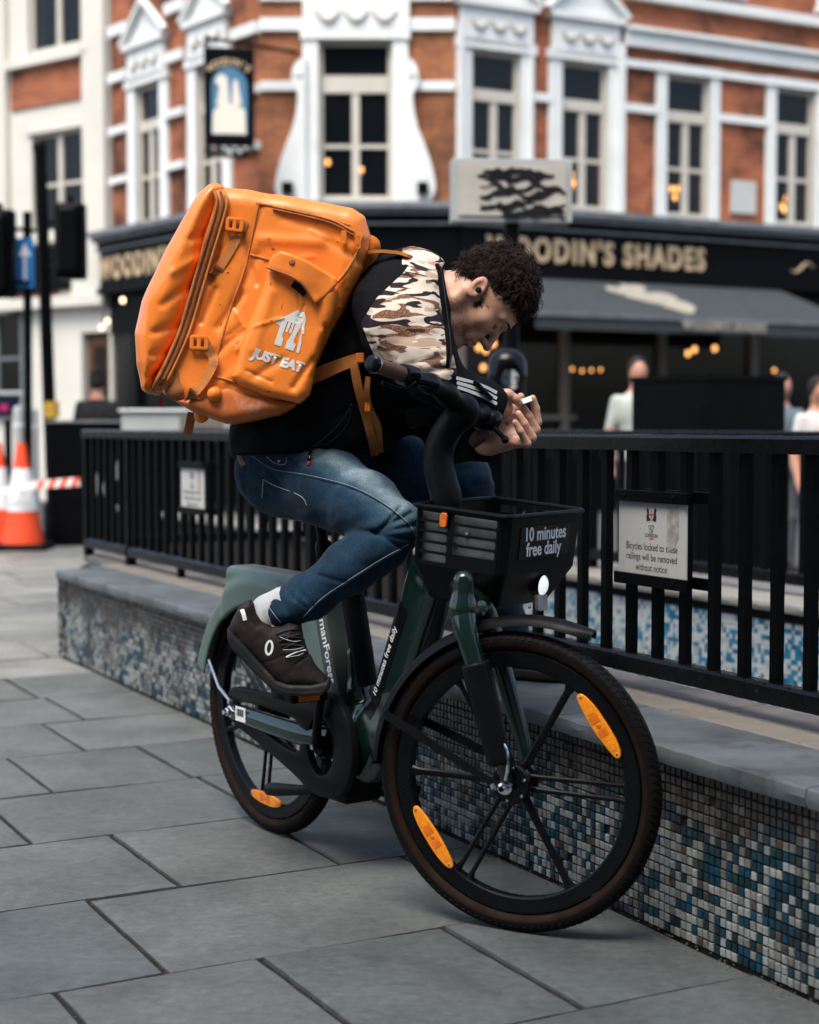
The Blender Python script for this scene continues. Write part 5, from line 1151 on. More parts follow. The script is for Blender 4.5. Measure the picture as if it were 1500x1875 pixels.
for sg, a, b in ((1, (.395, .318), (.438, .470)), (-1, (.395, .318), (.352, .166))):
    MB().tube([B(a[0], sg * .104, a[1]), B((a[0] + b[0]) / 2, sg * .112, (a[1] + b[1]) / 2), B(b[0], sg * .114, b[1])], [.0185, .0145, .0155], 14, flat=.62, up=BR).build('crank', MT['black_metal'], bike, True)
    MB().lathe([(0, .002), (.006, .002), (.007, 0)], B(a[0], sg * .1165, a[1]), BR * sg, 14).build('crank_bolt', MT['steel'], bike, True)
    c = B(b[0] - .004, sg * .176, b[1] - .004); pm = MB(); pm.box(c, (BU, BR, UP), (.020, .055, .010), .004)
    for e in (-1, 1): pm.box(c + BU * e * .044, (BU, BR, UP), (.005, .052, .012), .003); pm.box(c + BR * e * .050, (BU, BR, UP), (.046, .005, .011), .003)
    pd = pm.build('pedal', MT['black_plastic'], bike)
    for e in (-1, 1): MB().box(c + BU * e * .0495 + BR * .004, (BU, BR, UP), (.0025, .030, .0085), .001).build('pedal_reflector', MT['amber_deep'], pd)
MB().box(B(.405, 0, .215), (BU, BR, UP), (.058, .058, .045), .012).build('motor_cover', MT['black_plastic'], bike, True, 30)
for q in ((.37, .19), (.43, .235)): MB().lathe([(0, .003), (.004, .003), (.005, 0)], B(q[0], .059, q[1]), BR, 10).build('cover_screw', MT['steel'], bike, True)
MB().tube([B(.30, .05, .185), B(.24, .055, .170), B(.12, .060, .150), B(.085, .062, .145), B(.072, .062, .143)], [.012, .014, .019, .018, .010], 14).build('kick_stand', MT['black_plastic'], bike, True)

# basket
bh = math.radians(-33.8); bt = .0896; be = np.array([math.cos(bh) * math.cos(bt), math.sin(bh) * math.cos(bt), -math.sin(bt)]); brr = np.array([math.sin(bh), -math.cos(bh), 0]); bup = np.cross(brr, be); bup = bup if bup[2] > 0 else -bup
bcn = np.array([.2176, 3.8457, .9511])
LV = [(0, .181, .129, 0), (-.135, .176, .126, -.003), (-.222, .128, .096, -.014)]      # height, half width, half depth, shift
def BK(x, y, hz):                        # x across (right +), y forward, at height hz
    w = np.interp(-hz, [0, .135, .222], [l[1] for l in LV]); d = np.interp(-hz, [0, .135, .222], [l[2] for l in LV]); sft = np.interp(-hz, [0, .135, .222], [l[3] for l in LV])
    return bcn + brr * x * w + be * (y * d + sft) + bup * hz
def ringpts(hz, inset=0.0, k=5):
    w = np.interp(-hz, [0, .135, .222], [l[1] for l in LV]) - inset; d = np.interp(-hz, [0, .135, .222], [l[2] for l in LV]) - inset; sft = np.interp(-hz, [0, .135, .222], [l[3] for l in LV])
    return [bcn + brr * x + be * (y + sft) + bup * hz for x, y in rrect(-w, w, -d, d, .022, k)]
def wall_plate(name, side, holes, parent, m):    # side: 0 right 1 front 2 left 3 back; plate in u(-1..1), h(0..-.118)
    n_u = 26; outer = [(-.90, -.001), (.90, -.001), (.90, -.1345), (-.90, -.1345)]
    me = plate2d(outer, holes, 0)
    bm = bmesh.new(); bm.from_mesh(me); bmesh.ops.solidify(bm, geom=bm.faces[:], thickness=.0001); bm.to_mesh(me); bm.free()
    nrm_ = (brr, be, -brr, -be)[side]
    def fn(x, y, z):
        q = {0: (1, x), 1: (-x, 1), 2: (-1, x), 3: (x, -1)}[side]; off = 0 if z > .00005 or z == 0 else 1
        return BK(q[0], q[1], y) - nrm_ * (.003 * off)
    return put_plate(name, me, fn, m, parent)
def slots(rows, cols, h0, h1):
    out = []
    for c0, c1, lim in cols:
        for r in range(rows):
            t = h0 + (h1 - h0) * r / rows; b_ = t + (h1 - h0) / rows * .74
            if r >= rows - lim: continue
            out.append(rrect(c0, c1, b_, t, .002, 2) if False else [(c0, t), (c1 - .03, t), (c1, t - .003), (c1, b_ + .003), (c1 - .03, b_), (c0, b_)])
    return out
basket = None
bm_ = MB(); rgs = [ringpts(-.1335), ringpts(-.142), ringpts(-.18), ringpts(-.215), ringpts(-.222, .006)]; n_ = len(rgs[0]); v = [p for r in rgs for p in r]
f = [(i * n_ + j, i * n_ + (j + 1) % n_, (i + 1) * n_ + (j + 1) % n_, (i + 1) * n_ + j) for i in range(4) for j in range(n_)] + [tuple(4 * n_ + j for j in range(n_))]
rgi = [ringpts(-.1335, .003), ringpts(-.18, .003), ringpts(-.215, .003)]; o_ = len(v); v += [p for r in rgi for p in r]; f += [(o_ + i * n_ + j, o_ + (i + 1) * n_ + j, o_ + (i + 1) * n_ + (j + 1) % n_, o_ + i * n_ + (j + 1) % n_) for i in range(2) for j in range(n_)] + [tuple(o_ + 2 * n_ + j for j in range(n_))[::-1]]
basket = MB().add(v, f).build('basket', MT['black_plastic'], bike, True, 45)
sl = slots(5, [(-.84, -.24, 0), (-.13, .78, 1)], -.010, -.132)
wall_plate('side_wall', 0, sl, basket, MT['black_plastic']); wall_plate('side_wall', 2, sl, basket, MT['black_plastic']); wall_plate('front_wall', 1, [], basket, MT['black_plastic']); wall_plate('back_wall', 3, [[(-.5, -.02), (.5, -.02), (.5, -.045), (-.5, -.045)]], basket, MT['black_plastic'])
for sx in (-1, 1):                       # rounded corner posts close the walls
    for sy in (-1, 1):
        cp = MB(); 
        for sgn, inn in ((1, 0),):
            rows_ = []
            for hz in (-.0005, -.04, -.09, -.1345):
                w = np.interp(-hz, [0, .135], [LV[0][1], LV[1][1]]); d = np.interp(-hz, [0, .135], [LV[0][2], LV[1][2]]); sft = np.interp(-hz, [0, .135], [0, -.004])
                arcp = [(w * .90, d)] + [(w - .022 + .022 * math.sin(t), d - .022 + .022 * math.cos(t)) for t in np.linspace(0, math.pi / 2, 6)] + [(w, d * .90)]
                rows_.append([bcn + brr * sx * x + be * (sy * y + sft) + bup * hz for x, y in arcp] + [bcn + brr * sx * (x - .003) + be * (sy * (y - .003) + sft) + bup * hz for x, y in arcp[::-1]])
            m_ = len(rows_[0]); cp.add([p for r in rows_ for p in r], [(i * m_ + j, i * m_ + (j + 1) % m_, (i + 1) * m_ + (j + 1) % m_, (i + 1) * m_ + j) for i in range(3) for j in range(m_)])
        cp.build('corner', MT['black_plastic'], basket, True, 45)
rp = ringpts(.002, -.003, 6); MB().tube(rp + [rp[0]], .0062, 8, cap=False).build('rim', MT['black_plastic'], basket, True)
lin = MB(); q = [BK(.93, -.88, -.012), BK(.93, .80, -.012), BK(.93, .80, -.15), BK(.93, -.88, -.15)]; lin.add(q + [p - brr * .002 for p in q], [(0, 1, 2, 3), (4, 7, 6, 5), (0, 4, 5, 1), (1, 5, 6, 2), (2, 6, 7, 3), (3, 7, 4, 0)]); lin.build('liner', mat('grey_liner', (.13, .14, .145), .45, 0, .35, 25), basket)
for y_, hz, r_, m in ((.12, -.052, .0062, 'steel'), (-.28, -.048, .0025, 'sign_text'), (-.12, -.078, .0045, 'sign_text')): MB().lathe([(0, .003), (r_ * .8, .003), (r_, 0)], BK(.935, y_, hz), brr, 14).build('liner_bolt', MT[m], basket, True)
fb = BK(1.0, -.30, -.024) + brr * .002; put_plate('side_reflector_bezel', plate2d(rrect(-.011, .011, -.019, .019, .008), [], .004, .001), lambda x, y, z: fb + be * x + bup * y + brr * z, MT['black_gloss'], basket); put_plate('side_reflector', plate2d(rrect(-.008, .008, -.0155, .0155, .006), [], .003, .0015), lambda x, y, z: fb + be * x + bup * y + brr * (z + .005), MT['amber_deep'], basket)
fw_n = be; fo = BK(.02, 1.0, -.060) + be * .001; bl = -brr
# the front wall leans; lettering follows it
fup = unit(BK(0, 1, 0) - BK(0, 1, -.135)); fnm = unit(np.cross(bl, fup)); fo = BK(.0, 1.0, -.062)
put_plate('sticker', plate2d(rrect(-.118, .118, -.038, .038, .003), [], .0006), lambda x, y, z: fo + bl * x + fup * y + fnm * (.0012 + z), MT['black_gloss'], basket)
place_text('lettering', '10 minutes\nfree daily', .045, fo + fnm * .0024, bl, fup, basket, MT['white_print'], bold=.0011, line=.80, shear=-.20)
place_text('lettering', 'Max Load 5KG', .024, BK(-.0, 1.0, -.011) + fnm * .0008, bl, fup, basket, MT['black_gloss'])
hlc = BK(-.16, 1.0, -.172) + be * .012
MB().lathe([(.0, -.05), (.025, -.05), (.0265, -.004), (.025, .002)], hlc, be, 28).build('headlight_body', MT['black_gloss'], basket, True, 40)
MB().lathe([(0, .011), (.011, .010), (.020, .0055), (.025, .0)], hlc, be, 28).build('headlight', MT['headlamp_lit'], basket, True)
MB().lathe([(.025, .0), (.026, .003), (.027, 0), (.027, -.02)], hlc, be, 28).build('headlight_ring', MT['black_gloss'], basket, True)
put_plate('headlight_prism', plate2d(rrect(-.021, .021, -.018, .018, .004), [], .004, .0015), lambda x, y, z: hlc + bl * x + unit(bup - be * .15) * (y - .040) + be * (z - .006), MT['headlamp'], basket)
MB().lathe([(0, .003), (.004, .003), (.005, 0)], hlc + bl * -.035 - bup * .05 - be * .012, be, 10).build('basket_screw', MT['steel'], basket, True)
MB().tube([BK(0, -.3, -.195), BK(0, -.55, -.235)], .022, 12).build('basket_mount', MT['black_metal'], bike, True)

# cockpit
STEM = spline([B(.80, 0, .93), P(818, 915, 3.85), P(806, 868, 3.865), P(803, 826, 3.872), P(818, 790, 3.868), P(838, 764, 3.86), P(851, 744, 3.85)], 3); STEM_R = list(np.interp(np.linspace(0, 1, len(STEM)), [0, .3, .6, 1], [.034, .034, .032, .027]))
def f_stem(Q):
    d = chain(Q, STEM, STEM_R, .012)
    d = smin(d, chain(Q, [P(850, 748, 3.85), P(818, 722, 3.79), P(785, 702, 3.72), P(756, 690, 3.67)], [.0265, .0235, .020, .017], .02), .02)
    d = smin(d, chain(Q, [P(853, 758, 3.86), P(880, 757, 3.93), P(900, 762, 3.97)], [.024, .021, .024], .02), .03)
    return d
sdf_part('handlebar', f_stem, P(830, 800, 3.85) - np.array([.20, .26, .22]), P(830, 800, 3.85) + np.array([.22, .24, .22]), .0045, MT['black_plastic'], bike)
MB().tube([P(757, 691, 3.67), P(748, 688.5, 3.655), P(736, 685, 3.635)], [.025, .0265, .024], 22).build('grip_collar', MT['black_gloss'], bike, True, 30)
gd = unit(P(684, 666.5, 3.545) - P(738, 686, 3.64))
gp = [P(738, 686, 3.64) + (P(684, 666.5, 3.545) - P(738, 686, 3.64)) * t for t in np.linspace(0, 1, 26)]; MB().tube(gp, [.0172 + .0006 * (i % 2) for i in range(26)], 24).build('grip', MT['grip'], bike, True)
MB().lathe([(.0172, -.006), (.0195, -.004), (.0200, .004), (.0185, .008), (.0150, .010), (0, .0105)], gp[-1], gd, 26).build('grip_end_cap', MT['black_gloss'], bike, True, 30)
MB().lathe([(.0205, -.002), (.0208, .0), (.0205, .002)], gp[-1] - gd * .004, gd, 26).build('grip_ring', MT['steel'], bike, True)
MB().tube([P(757, 693, 3.645), P(775, 697, 3.66), P(800, 704, 3.69)], [.012, .0125, .010], 14).build('brake_lever_body', MT['black_gloss'], bike, True); MB().lathe([(0, .009), (.007, .006), (.009, 0), (.007, -.006), (0, -.009)], P(766, 687, 3.63), UP, 14).build('lever_knob', MT['black_gloss'], bike, True)
MB().tube(spline([P(764, 700, 3.64), P(742, 712, 3.63), P(715, 706, 3.60), P(700, 700, 3.585)], 5), list(np.linspace(.007, .005, 16)), 10).build('brake_lever', MT['black_metal'], bike, True)
def f_hous(Q): return smin(ell(Q, P(892, 768, 3.95), np.stack([unit(P(892, 768, 3.95) - P(860, 760, 3.95)), np.array([0, 1., 0]), UP]), (.036, .03, .028)), ell(Q, P(903, 772, 3.95), np.eye(3), (.022, .03, .024)), .01)
sdf_part('lever_housing', f_hous, P(892, 768, 3.95) - .07, P(892, 768, 3.95) + .07, .004, MT['black_gloss'], bike)
MB().tube([P(905, 783, 3.93), P(918, 797, 3.92), P(924, 804, 3.92)], [.0075, .0062, .0058], 10).build('brake_lever', MT['black_metal'], bike, True); MB().lathe([(0, .0105), (.0075, .0075), (.0105, 0), (.0075, -.0075), (0, -.0105)], P(925, 805, 3.92), UP, 16).build('lever_ball', MT['black_gloss'], bike, True)
gp2 = [P(884, 792, 3.99) + (P(866, 812, 4.08) - P(884, 792, 3.99)) * t for t in np.linspace(0, 1, 18)]; MB().tube(gp2, [.017 + .0007 * (i % 2) for i in range(18)], 22).build('grip', MT['grip'], bike, True); MB().lathe([(.0172, -.004), (.0195, 0), (.018, .006), (0, .008)], gp2[-1], gp2[-1] - gp2[0], 22).build('grip_end_cap', MT['black_gloss'], bike, True)
ba = unit(P(893, 716, 3.99) - P(742, 771, 3.99)); bb_ = np.array([0, 1.0, 0]); bc_ = np.cross(ba, bb_)
MB().box((P(893, 716, 3.99) + P(742, 771, 3.99)) / 2 + np.array([0, .06, 0]), (ba, bb_, bc_), (.105, .03, .0235), .006).build('phone_mount', MT['black_plastic'], bike, True, 30)
MB().box(P(884, 715, 3.94), (unit(ba * .45 + UP * -.6), bb_, unit(np.cross(unit(ba * .45 + UP * -.6), bb_))), (.032, .03, .006), .004).build('mount_clip', MT['black_gloss'], bike, True, 30)

# ------------------------------------------------------------------ rider
def sd_poly(p, poly):
    poly = np.asarray(poly, float); n = len(poly); d = np.full(len(p), 1e9); s = np.ones(len(p))
    for i in range(n):
        a = poly[i]; b = poly[i - 1]; e = b - a; w = p - a; t = np.clip((w @ e) / (e @ e), 0, 1); q = w - t[:, None] * e
        d = np.minimum(d, (q * q).sum(1)); c1 = p[:, 1] >= a[1]; c2 = p[:, 1] < b[1]; c3 = e[0] * w[:, 1] > e[1] * w[:, 0]
        fl = (c1 & c2 & c3) | (~c1 & ~c2 & ~c3); s = np.where(fl, -s, s)
    return s * np.sqrt(d)
def extr(Q, o, ax, ay, az, poly, hw, r):         # rounded extrusion of a polygon
    q = Q - np.asarray(o, float); p = np.stack([q @ np.asarray(ax), q @ np.asarray(ay)], 1); z = np.abs(q @ np.asarray(az)) - (hw - r)
    d = sd_poly(p, poly) + r; return np.minimum(np.maximum(d, z), 0) + np.sqrt(np.maximum(d, 0) ** 2 + np.maximum(z, 0) ** 2) - r
def near(Q, c, R, fn):
    c = np.asarray(c, float); dist = nrm(Q - c); out = dist - R + .06; m = dist < R
    if m.any(): out[m] = fn(Q[m])
    return out
def px_poly(pts, y): return [(P(a, b, y)[0], P(a, b, y)[2]) for a, b in pts]

rider = thing('person', B(.3, .1, .95), 'rider in camouflage-shouldered black jacket and jeans, bent over on the green bicycle', 'person')
OH = P(878, 546, 4.10); _pit = math.radians(67); _yaw = math.radians(4)
HF = np.array([math.cos(_pit), 0, -math.sin(_pit)]); HU = np.array([math.sin(_pit), 0, math.cos(_pit)]); HL = YA.copy()
HF, HL = unit(HF * math.cos(_yaw) + HL * math.sin(_yaw)), unit(HL * math.cos(_yaw) - HF * math.sin(_yaw)); HA = np.stack([HF, HL, HU])
def hp(f, l, u): return OH + HF * f + HL * l + HU * u
I3 = np.eye(3)
def f_head(W_):
    Q = (W_ - OH) @ HA.T
    E = lambda c, r: ell(Q, c, I3, r)
    d = E((-.012, 0, .042), (.098, .076, .086)); d = smin(d, E((.030, 0, .040), (.062, .064, .062)), .03); d = smin(d, E((.036, 0, -.028), (.054, .056, .072)), .03)
    for s in (-1, 1):
        d = smin(d, chain(Q, [(-.022, s * .056, -.030), (-.012, s * .054, -.066), (.030, s * .040, -.092), (.066, s * .016, -.104)], [.020, .021, .020, .019], .015), .028)
        d = smin(d, E((.055, s * .043, -.012), (.024, .022, .020)), .022)
    d = smin(d, E((.076, 0, -.101), (.020, .024, .018)), .02); d = smin(d, E((.082, 0, -.056), (.017, .030, .026)), .018)
    d = smin(d, chain(Q, [(.075, .048, .034), (.0905, .018, .037), (.090, 0, .034), (.0905, -.018, .037), (.075, -.048, .034)], [.009] * 5, .01), .014)
    for s in (-1, 1):
        d = smax(d, -E((.101, s * .031, .014), (.017, .019, .0125)), .010); d = smin(d, E((.0795, s * .031, .013), (.0135, .0145, .0125)), .003)
    d = smin(d, chain(Q, [(.090, 0, .020), (.103, 0, -.002), (.1195, 0, -.028)], [.0075, .0085, .0100], .008), .010); d = smin(d, E((.1215, 0, -.0315), (.0105, .0105, .0098)), .006); d = smin(d, cone(Q, (.108, 0, -.036), (.093, 0, -.040), .006), .006)
    for s in (-1, 1): d = smin(d, E((.105, s * .0125, -.033), (.0115, .0068, .0088)), .005); d = smax(d, -E((.110, s * .0075, -.0415), (.0065, .0036, .0045)), .003)
    d = smin(d, E((.0985, 0, -.0565), (.0082, .021, .0062)), .004); d = smin(d, E((.0970, 0, -.0705), (.0090, .019, .0074)), .004); d = smax(d, -chain(Q, [(.1075, .021, -.0655), (.1095, 0, -.0632), (.1075, -.021, -.0655)], [.0022] * 3, .002), .003)
    for s in (-1, 1):                    # ear
        c = np.array((-.017, s * .0765, .000)); a = math.radians(24); ea = np.stack([np.array([math.cos(a), 0, math.sin(a)]), np.array([0, 1., 0]), np.array([-math.sin(a), 0, math.cos(a)])])
        e = ell(Q, c + np.array((0, s * .004, .002)), ea, (.0195, .0085, .0315)); e = smax(e, -ell(Q, c + np.array((.003, s * .0125, .003)), ea, (.0115, .0065, .0205)), .003); e = smin(e, ell(Q, c + np.array((.012, s * .004, -.002)), ea, (.004, .006, .008)), .004); d = smin(d, e, .005)
    return d
NB = P(768, 556, 4.13)                   # base of the neck
LH = dict(w=P(905, 812, 4.03), p=P(937, 800, 4.02))
def f_lhand(Q):                          # left hand, palm turned towards the face, fingers curled up
    y = lambda a, b, c: P(a, b, c)
    d = chain(Q, [P(872, 816, 4.10), P(898, 812, 4.045), P(918, 806, 4.03)], [.029, .0255, .026], .02)
    d = smin(d, chain(Q, [y(920, 805, 4.03), y(948, 803, 4.02)], [.024, .022], .02), .02); d = smin(d, ell(Q, y(941, 798, 4.025), I3, (.028, .018, .026)), .015); d = smin(d, ell(Q, y(936, 786, 4.04), I3, (.014, .015, .020)), .012)
    for pts, rs in (([y(957, 797, 4.055), y(984, 773, 4.075), y(981, 748, 4.07), y(975.5, 729, 4.06)], [.0125, .0116, .0102, .0088]), ([y(956, 802, 4.035), y(981, 787, 4.045), y(968.5, 762, 4.035), y(957.5, 745, 4.03)], [.0128, .0120, .0106, .0091]),
                    ([y(950, 806, 4.015), y(974, 801, 4.015), y(960, 776, 4.0), y(949.5, 757.5, 3.995)], [.0126, .0116, .0102, .0088]), ([y(944, 810, 3.998), y(965, 812, 3.985), y(952.5, 789, 3.97), y(943.5, 773, 3.965)], [.0116, .0104, .0091, .0078])):
        d = smin(d, chain(Q, pts, rs, .005), .006)
    d = smin(d, chain(Q, [y(928, 792, 4.06), y(937, 765, 4.085), y(948, 742, 4.085), y(953.5, 726, 4.08)], [.0165, .0130, .0115, .0098], .006), .010)
    return d
def f_rhand(Q):
    y = P
    d = chain(Q, [P(868, 718, 3.97), P(896, 731, 4.0), P(912, 740, 4.01)], [.029, .026, .0265], .02)
    d = smin(d, ell(Q, y(917, 744, 4.015), np.stack([unit(np.array([.75, .2, -.5])), unit(np.array([-.2, 1., 0])), unit(np.array([.5, .1, .75]))]), (.034, .017, .027)), .015)
    for pts, rs in (([y(914, 722, 4.0), y(930, 722, 3.995), y(942, 730, 4.0), y(950.5, 738, 4.01)], [.0150, .0132, .0118, .0102]), ([y(920, 738, 4.03), y(938, 748, 4.06), y(946, 742, 4.075)], [.0120, .0108, .0094]),
                    ([y(918, 750, 4.03), y(935, 757, 4.05), y(944, 752, 4.07)], [.0105, .0092, .0080]), ([y(912, 757, 4.02), y(926, 766, 4.04), y(935, 763, 4.06)], [.0102, .0090, .0078]), ([y(907, 761, 4.01), y(917, 771, 4.03), y(925, 771, 4.045)], [.0092, .0078, .0068])):
        d = smin(d, chain(Q, pts, rs, .005), .006)
    return d
J = dict(pel=P(545, 848, 4.31), wst=P(592, 762, 4.28), chs=P(668, 645, 4.22), upc=P(728, 575, 4.17), shR=P(728, 562, 4.02), shL=P(738, 612, 4.35), elR=P(800, 676, 3.93), elL=P(828, 794, 4.22),
         hpR=P(522, 868, 4.24), hpL=P(608, 862, 4.40), knR=P(722, 966, 3.97), knL=P(845, 885, 4.44), anR=P(484, 1128, 4.03), anL=P(928, 1190, 4.58))
def f_body(Q):
    d = chain(Q, [J['pel'], J['wst'], J['chs'], J['upc']], [.11, .105, .115, .085], .05)
    d = smin(d, near(Q, OH, .22, f_head), .01)
    nk = chain(Q, [NB, (NB + hp(-.035, 0, -.045)) / 2, hp(-.030, 0, -.030)], [.070, .062, .060], .02); nk = smin(nk, cone(Q, NB + np.array([.03, -.01, -.05]), hp(.015, 0, -.080), .048, .038), .03); d = smin(d, nk, .022)
    for s in 'RL':
        d = smin(d, chain(Q, [J['upc'], J['sh' + s], J['el' + s]], [.07, .055, .042], .03), .03)
        d = smin(d, chain(Q, [J['hp' + s], J['kn' + s]] + ([P(640, 1038, 3.99), P(570, 1090, 4.015)] if s == 'R' else []) + [J['an' + s]], [.065, .042] + ([.040, .034] if s == 'R' else []) + [.028], .015), .02)
    d = smin(d, cone(Q, J['elR'], P(868, 718, 3.97), .042, .029), .02); d = smin(d, cone(Q, J['elL'], P(872, 816, 4.10), .042, .029), .02)
    d = smin(d, near(Q, P(940, 775, 4.03), .14, f_lhand), .004); d = smin(d, near(Q, P(915, 742, 4.01), .13, f_rhand), .004)
    d = smin(d, cone(Q, J['anR'], P(560, 1225, 4.0), .030, .022), .02); d = smin(d, cone(Q, J['anL'], J['anL'] + np.array([.10, -.06, -.05]), .034, .026), .02)
    return d
sstep = lambda x, a, b: np.clip((x - a) / (b - a), 0, 1) ** 2 * (3 - 2 * np.clip((x - a) / (b - a), 0, 1))
def beard(V):
    q = (V - OH) @ HA.T; f, l, u = q.T; al = np.abs(l)
    line = np.interp(f, [-.03, .01, .05, .085, .12], [-.015, -.030, -.042, -.050, -.052])
    m = sstep(line - u, 0, .014) * sstep(u, -.150, -.112) * sstep(f, -.030, -.008)
    lips = np.exp(-(((u + .064) / .011) ** 2)) * sstep(f, .088, .095) * (al < .024); mo = np.exp(-(((u + .047) / .006) ** 2)) * sstep(f, .080, .09) * (al < .03)
    m = np.maximum(m * (1 - lips * .95), mo * .9) * .62; m[nrm(V - OH) > .2] = 0; return m
def red(V):
    q = (V - OH) @ HA.T; f, l, u = q.T
    m = .45 * np.exp(-((f - .12) ** 2 + (u + .03) ** 2) / .0004) + .45 * np.exp(-(((u + .064) / .010) ** 2)) * sstep(f, .094, .100) + .35 * np.exp(-((f + .017) ** 2 + u ** 2) / .0009) * (np.abs(l) > .07)
    h = np.exp(-(np.minimum.reduce([nrm(V - P(*p)) for p in ((984, 773, 4.075), (981, 787, 4.045), (974, 801, 4.015), (965, 812, 3.985), (930, 722, 3.995))]) / .018) ** 2) * .35
    return np.clip(m * (nrm(V - OH) < .2) + h, 0, 1)
lo = np.array([-.55, 3.70, .40]); hi = np.array([.50, 4.78, 1.75])
body = sdf_part('body', f_body, lo, hi, .0034, MT['skin'], rider, None, {'beard': beard, 'red': red})
# face and hand details
eb = march(f_head, [hp(.13, l, u) for l, u in ((.010, .034), (.018, .0365), (.028, .0385), (.038, .038), (.048, .0345))], HF)
MB().tube(spline(list(eb + HF * .001), 3), list(np.interp(np.linspace(0, 1, 13), [0, .3, 1], [.0028, .0040, .0015])), 6, flat=.7).build('eyebrow', MT['hair'], rider, True)
eb2 = march(f_head, [hp(.13, -l, u) for l, u in ((.010, .034), (.018, .0365), (.028, .0385), (.038, .038), (.048, .0345))], HF); MB().tube(spline(list(eb2 + HF * .001), 3), list(np.interp(np.linspace(0, 1, 13), [0, .3, 1], [.0028, .0040, .0015])), 6, flat=.7).build('eyebrow', MT['hair'], rider, True)
for s in (1, -1):
    ls = march(f_head, [hp(.13, s * l, u) for l, u in ((.020, .0065), (.026, .0025), (.032, .0015), (.039, .004), (.044, .008))], HF); MB().tube(spline(list(ls + HF * .0008), 3), .0013, 5).build('eyelashes', MT['hair'], rider, True)
MB().lathe([(0, .011), (.006, .0095), (.009, .005), (.0095, 0), (.006, -.004)], hp(-.008, .0785, .000), HL, 18).build('earbud', MT['earbud'], rider, True)
def nail(tip, prev, outw, w=.0048):
    tip, prev = np.asarray(tip), np.asarray(prev); t = unit(tip - prev); n_ = unit(outw - t * (outw @ t)); b_ = np.cross(t, n_); c = tip + n_ * .0076 - t * .001
    v = [c + t * x * .0058 + b_ * yv * w + n_ * (-.0016 * yv * yv - .0012 * max(x, 0)) for x in (-1, -.4, .3, 1) for yv in (-1, -.5, 0, .5, 1)]
    MB().add(v, [(i * 5 + j, i * 5 + j + 1, i * 5 + 6 + j, i * 5 + 5 + j) for i in range(3) for j in range(4)]).build('fingernail', MT['nail'], rider, True, fix=False)
for a, b in (((957.5, 745, 4.03), (968.5, 762, 4.035)), ((949.5, 757.5, 3.995), (960, 776, 4.0)), ((943.5, 773, 3.965), (952.5, 789, 3.97))): nail(P(*a), P(*b), np.array([.35, -.9, .15]))
nail(P(975.5, 729, 4.06), P(981, 748, 4.07), np.array([.9, -.4, 0])); nail(P(950.5, 738, 4.01), P(942, 730, 4.0), np.array([.2, -.9, .35]), .0062); nail(P(953.5, 726, 4.08), P(948, 742, 4.085), np.array([-.1, -1, .1]), .006)
# hair: dark shell and many curled locks
def hair_ok(f, l, u):
    al = np.abs(l); hl = np.select([f > .02, f > -.040], [.038 + (f - .02) * .50, .036], -.062 - (f + .04) * .1)
    return u > hl
def f_hair(W_):
    Q = (W_ - OH) @ HA.T; d = ell(Q, (-.014, 0, .046), I3, (.108, .083, .097)) - .0045 * noise3(W_, 55, 2) - .003 * noise3(W_, 120, 4)
    f, l, u = Q.T; hl = np.interp(f, [-.12, -.055, -.035, .02, .06, .1], [-.048, -.055, .034, .036, .058, .080])
    return smax(d, hl - u, .012)
hair = sdf_part('hair', f_hair, OH - .16, OH + .16, .004, MT['hair'], rider)
hr = np.random.default_rng(5); hm = MB(); cnt = 0; HC, HRr = np.array([-.014, 0, .046]), np.array([.103, .080, .093])
while cnt < 2200:
    v = unit(hr.normal(size=3)); q = HC + v * HRr; side = abs(q[1]) > .052
    hl = np.interp(q[0], [-.12, -.055, -.035, .02, .06, .1], [-.047, -.052, .034, .036, .056, .078])
    burn = side and .006 < q[0] < .032 and -.024 < q[2] < .045 and q[1] > 0 and hr.random() < .45
    if q[2] < hl and not burn: continue
    if q[1] < -.06 and hr.random() < .7: continue
    if burn: q = np.array([q[0], (.0665 if q[2] < .02 else .071), q[2]])
    low = float(np.clip((q[2] - hl) / .045, .0, 1)); low = min(low, float(np.clip((q[0] + .125) / .05, .25, 1)))
    flow = np.array([.75, .15 * np.sign(q[1]), -.1]) + hr.normal(size=3) * .75; nn = unit((q - HC) / HRr ** 2); fl_ = unit(flow - nn * (flow @ nn)); sd_ = np.cross(nn, fl_)
    low *= .45 if side and q[2] < .075 else 1.0; L = (.011 + .036 * low) * hr.uniform(.75, 1.3); lift = (.002 + .014 * low) * hr.uniform(.4, 1.4); amp = (.001 + .0036 * low) * hr.uniform(.5, 1.3); ph = hr.uniform(0, 6.28); tn = hr.uniform(2.5, 5.5)
    for k in range(6):
        fk_h = unit(fl_ + hr.normal(size=3) * .22); ka = hr.normal() * .45; o = sd_ * (k - 2.5) * .0015 + nn * hr.uniform(-.0016, .0016) + fl_ * hr.uniform(-.003, .003); pts = []
        for i in range(8):
            s_ = i / 7; a = ph + tn * s_ + ka
            p = q + o * (1 - .55 * s_) + fk_h * L * s_ - nn * (L * s_) ** 2 * 4.5 + nn * (-.003 + lift * math.sin(min(s_ * 2.4, 2.2))) + (sd_ * math.cos(a) + nn * math.sin(a) * .8) * amp * min(1, s_ * 2)
            pts.append(OH + HF * p[0] + HL * p[1] + HU * p[2])
        r0 = hr.uniform(.0006, .0011) * (.75 + .4 * low); hm.tube(pts, [r0, r0, r0 * 1.05, r0, r0 * .95, r0 * .8, r0 * .55, r0 * .15], 3, cap=False)
    cnt += 1
tag(hm.build('hair_locks', MT['hair'], hair, True, None, fix=False), kind='stuff')

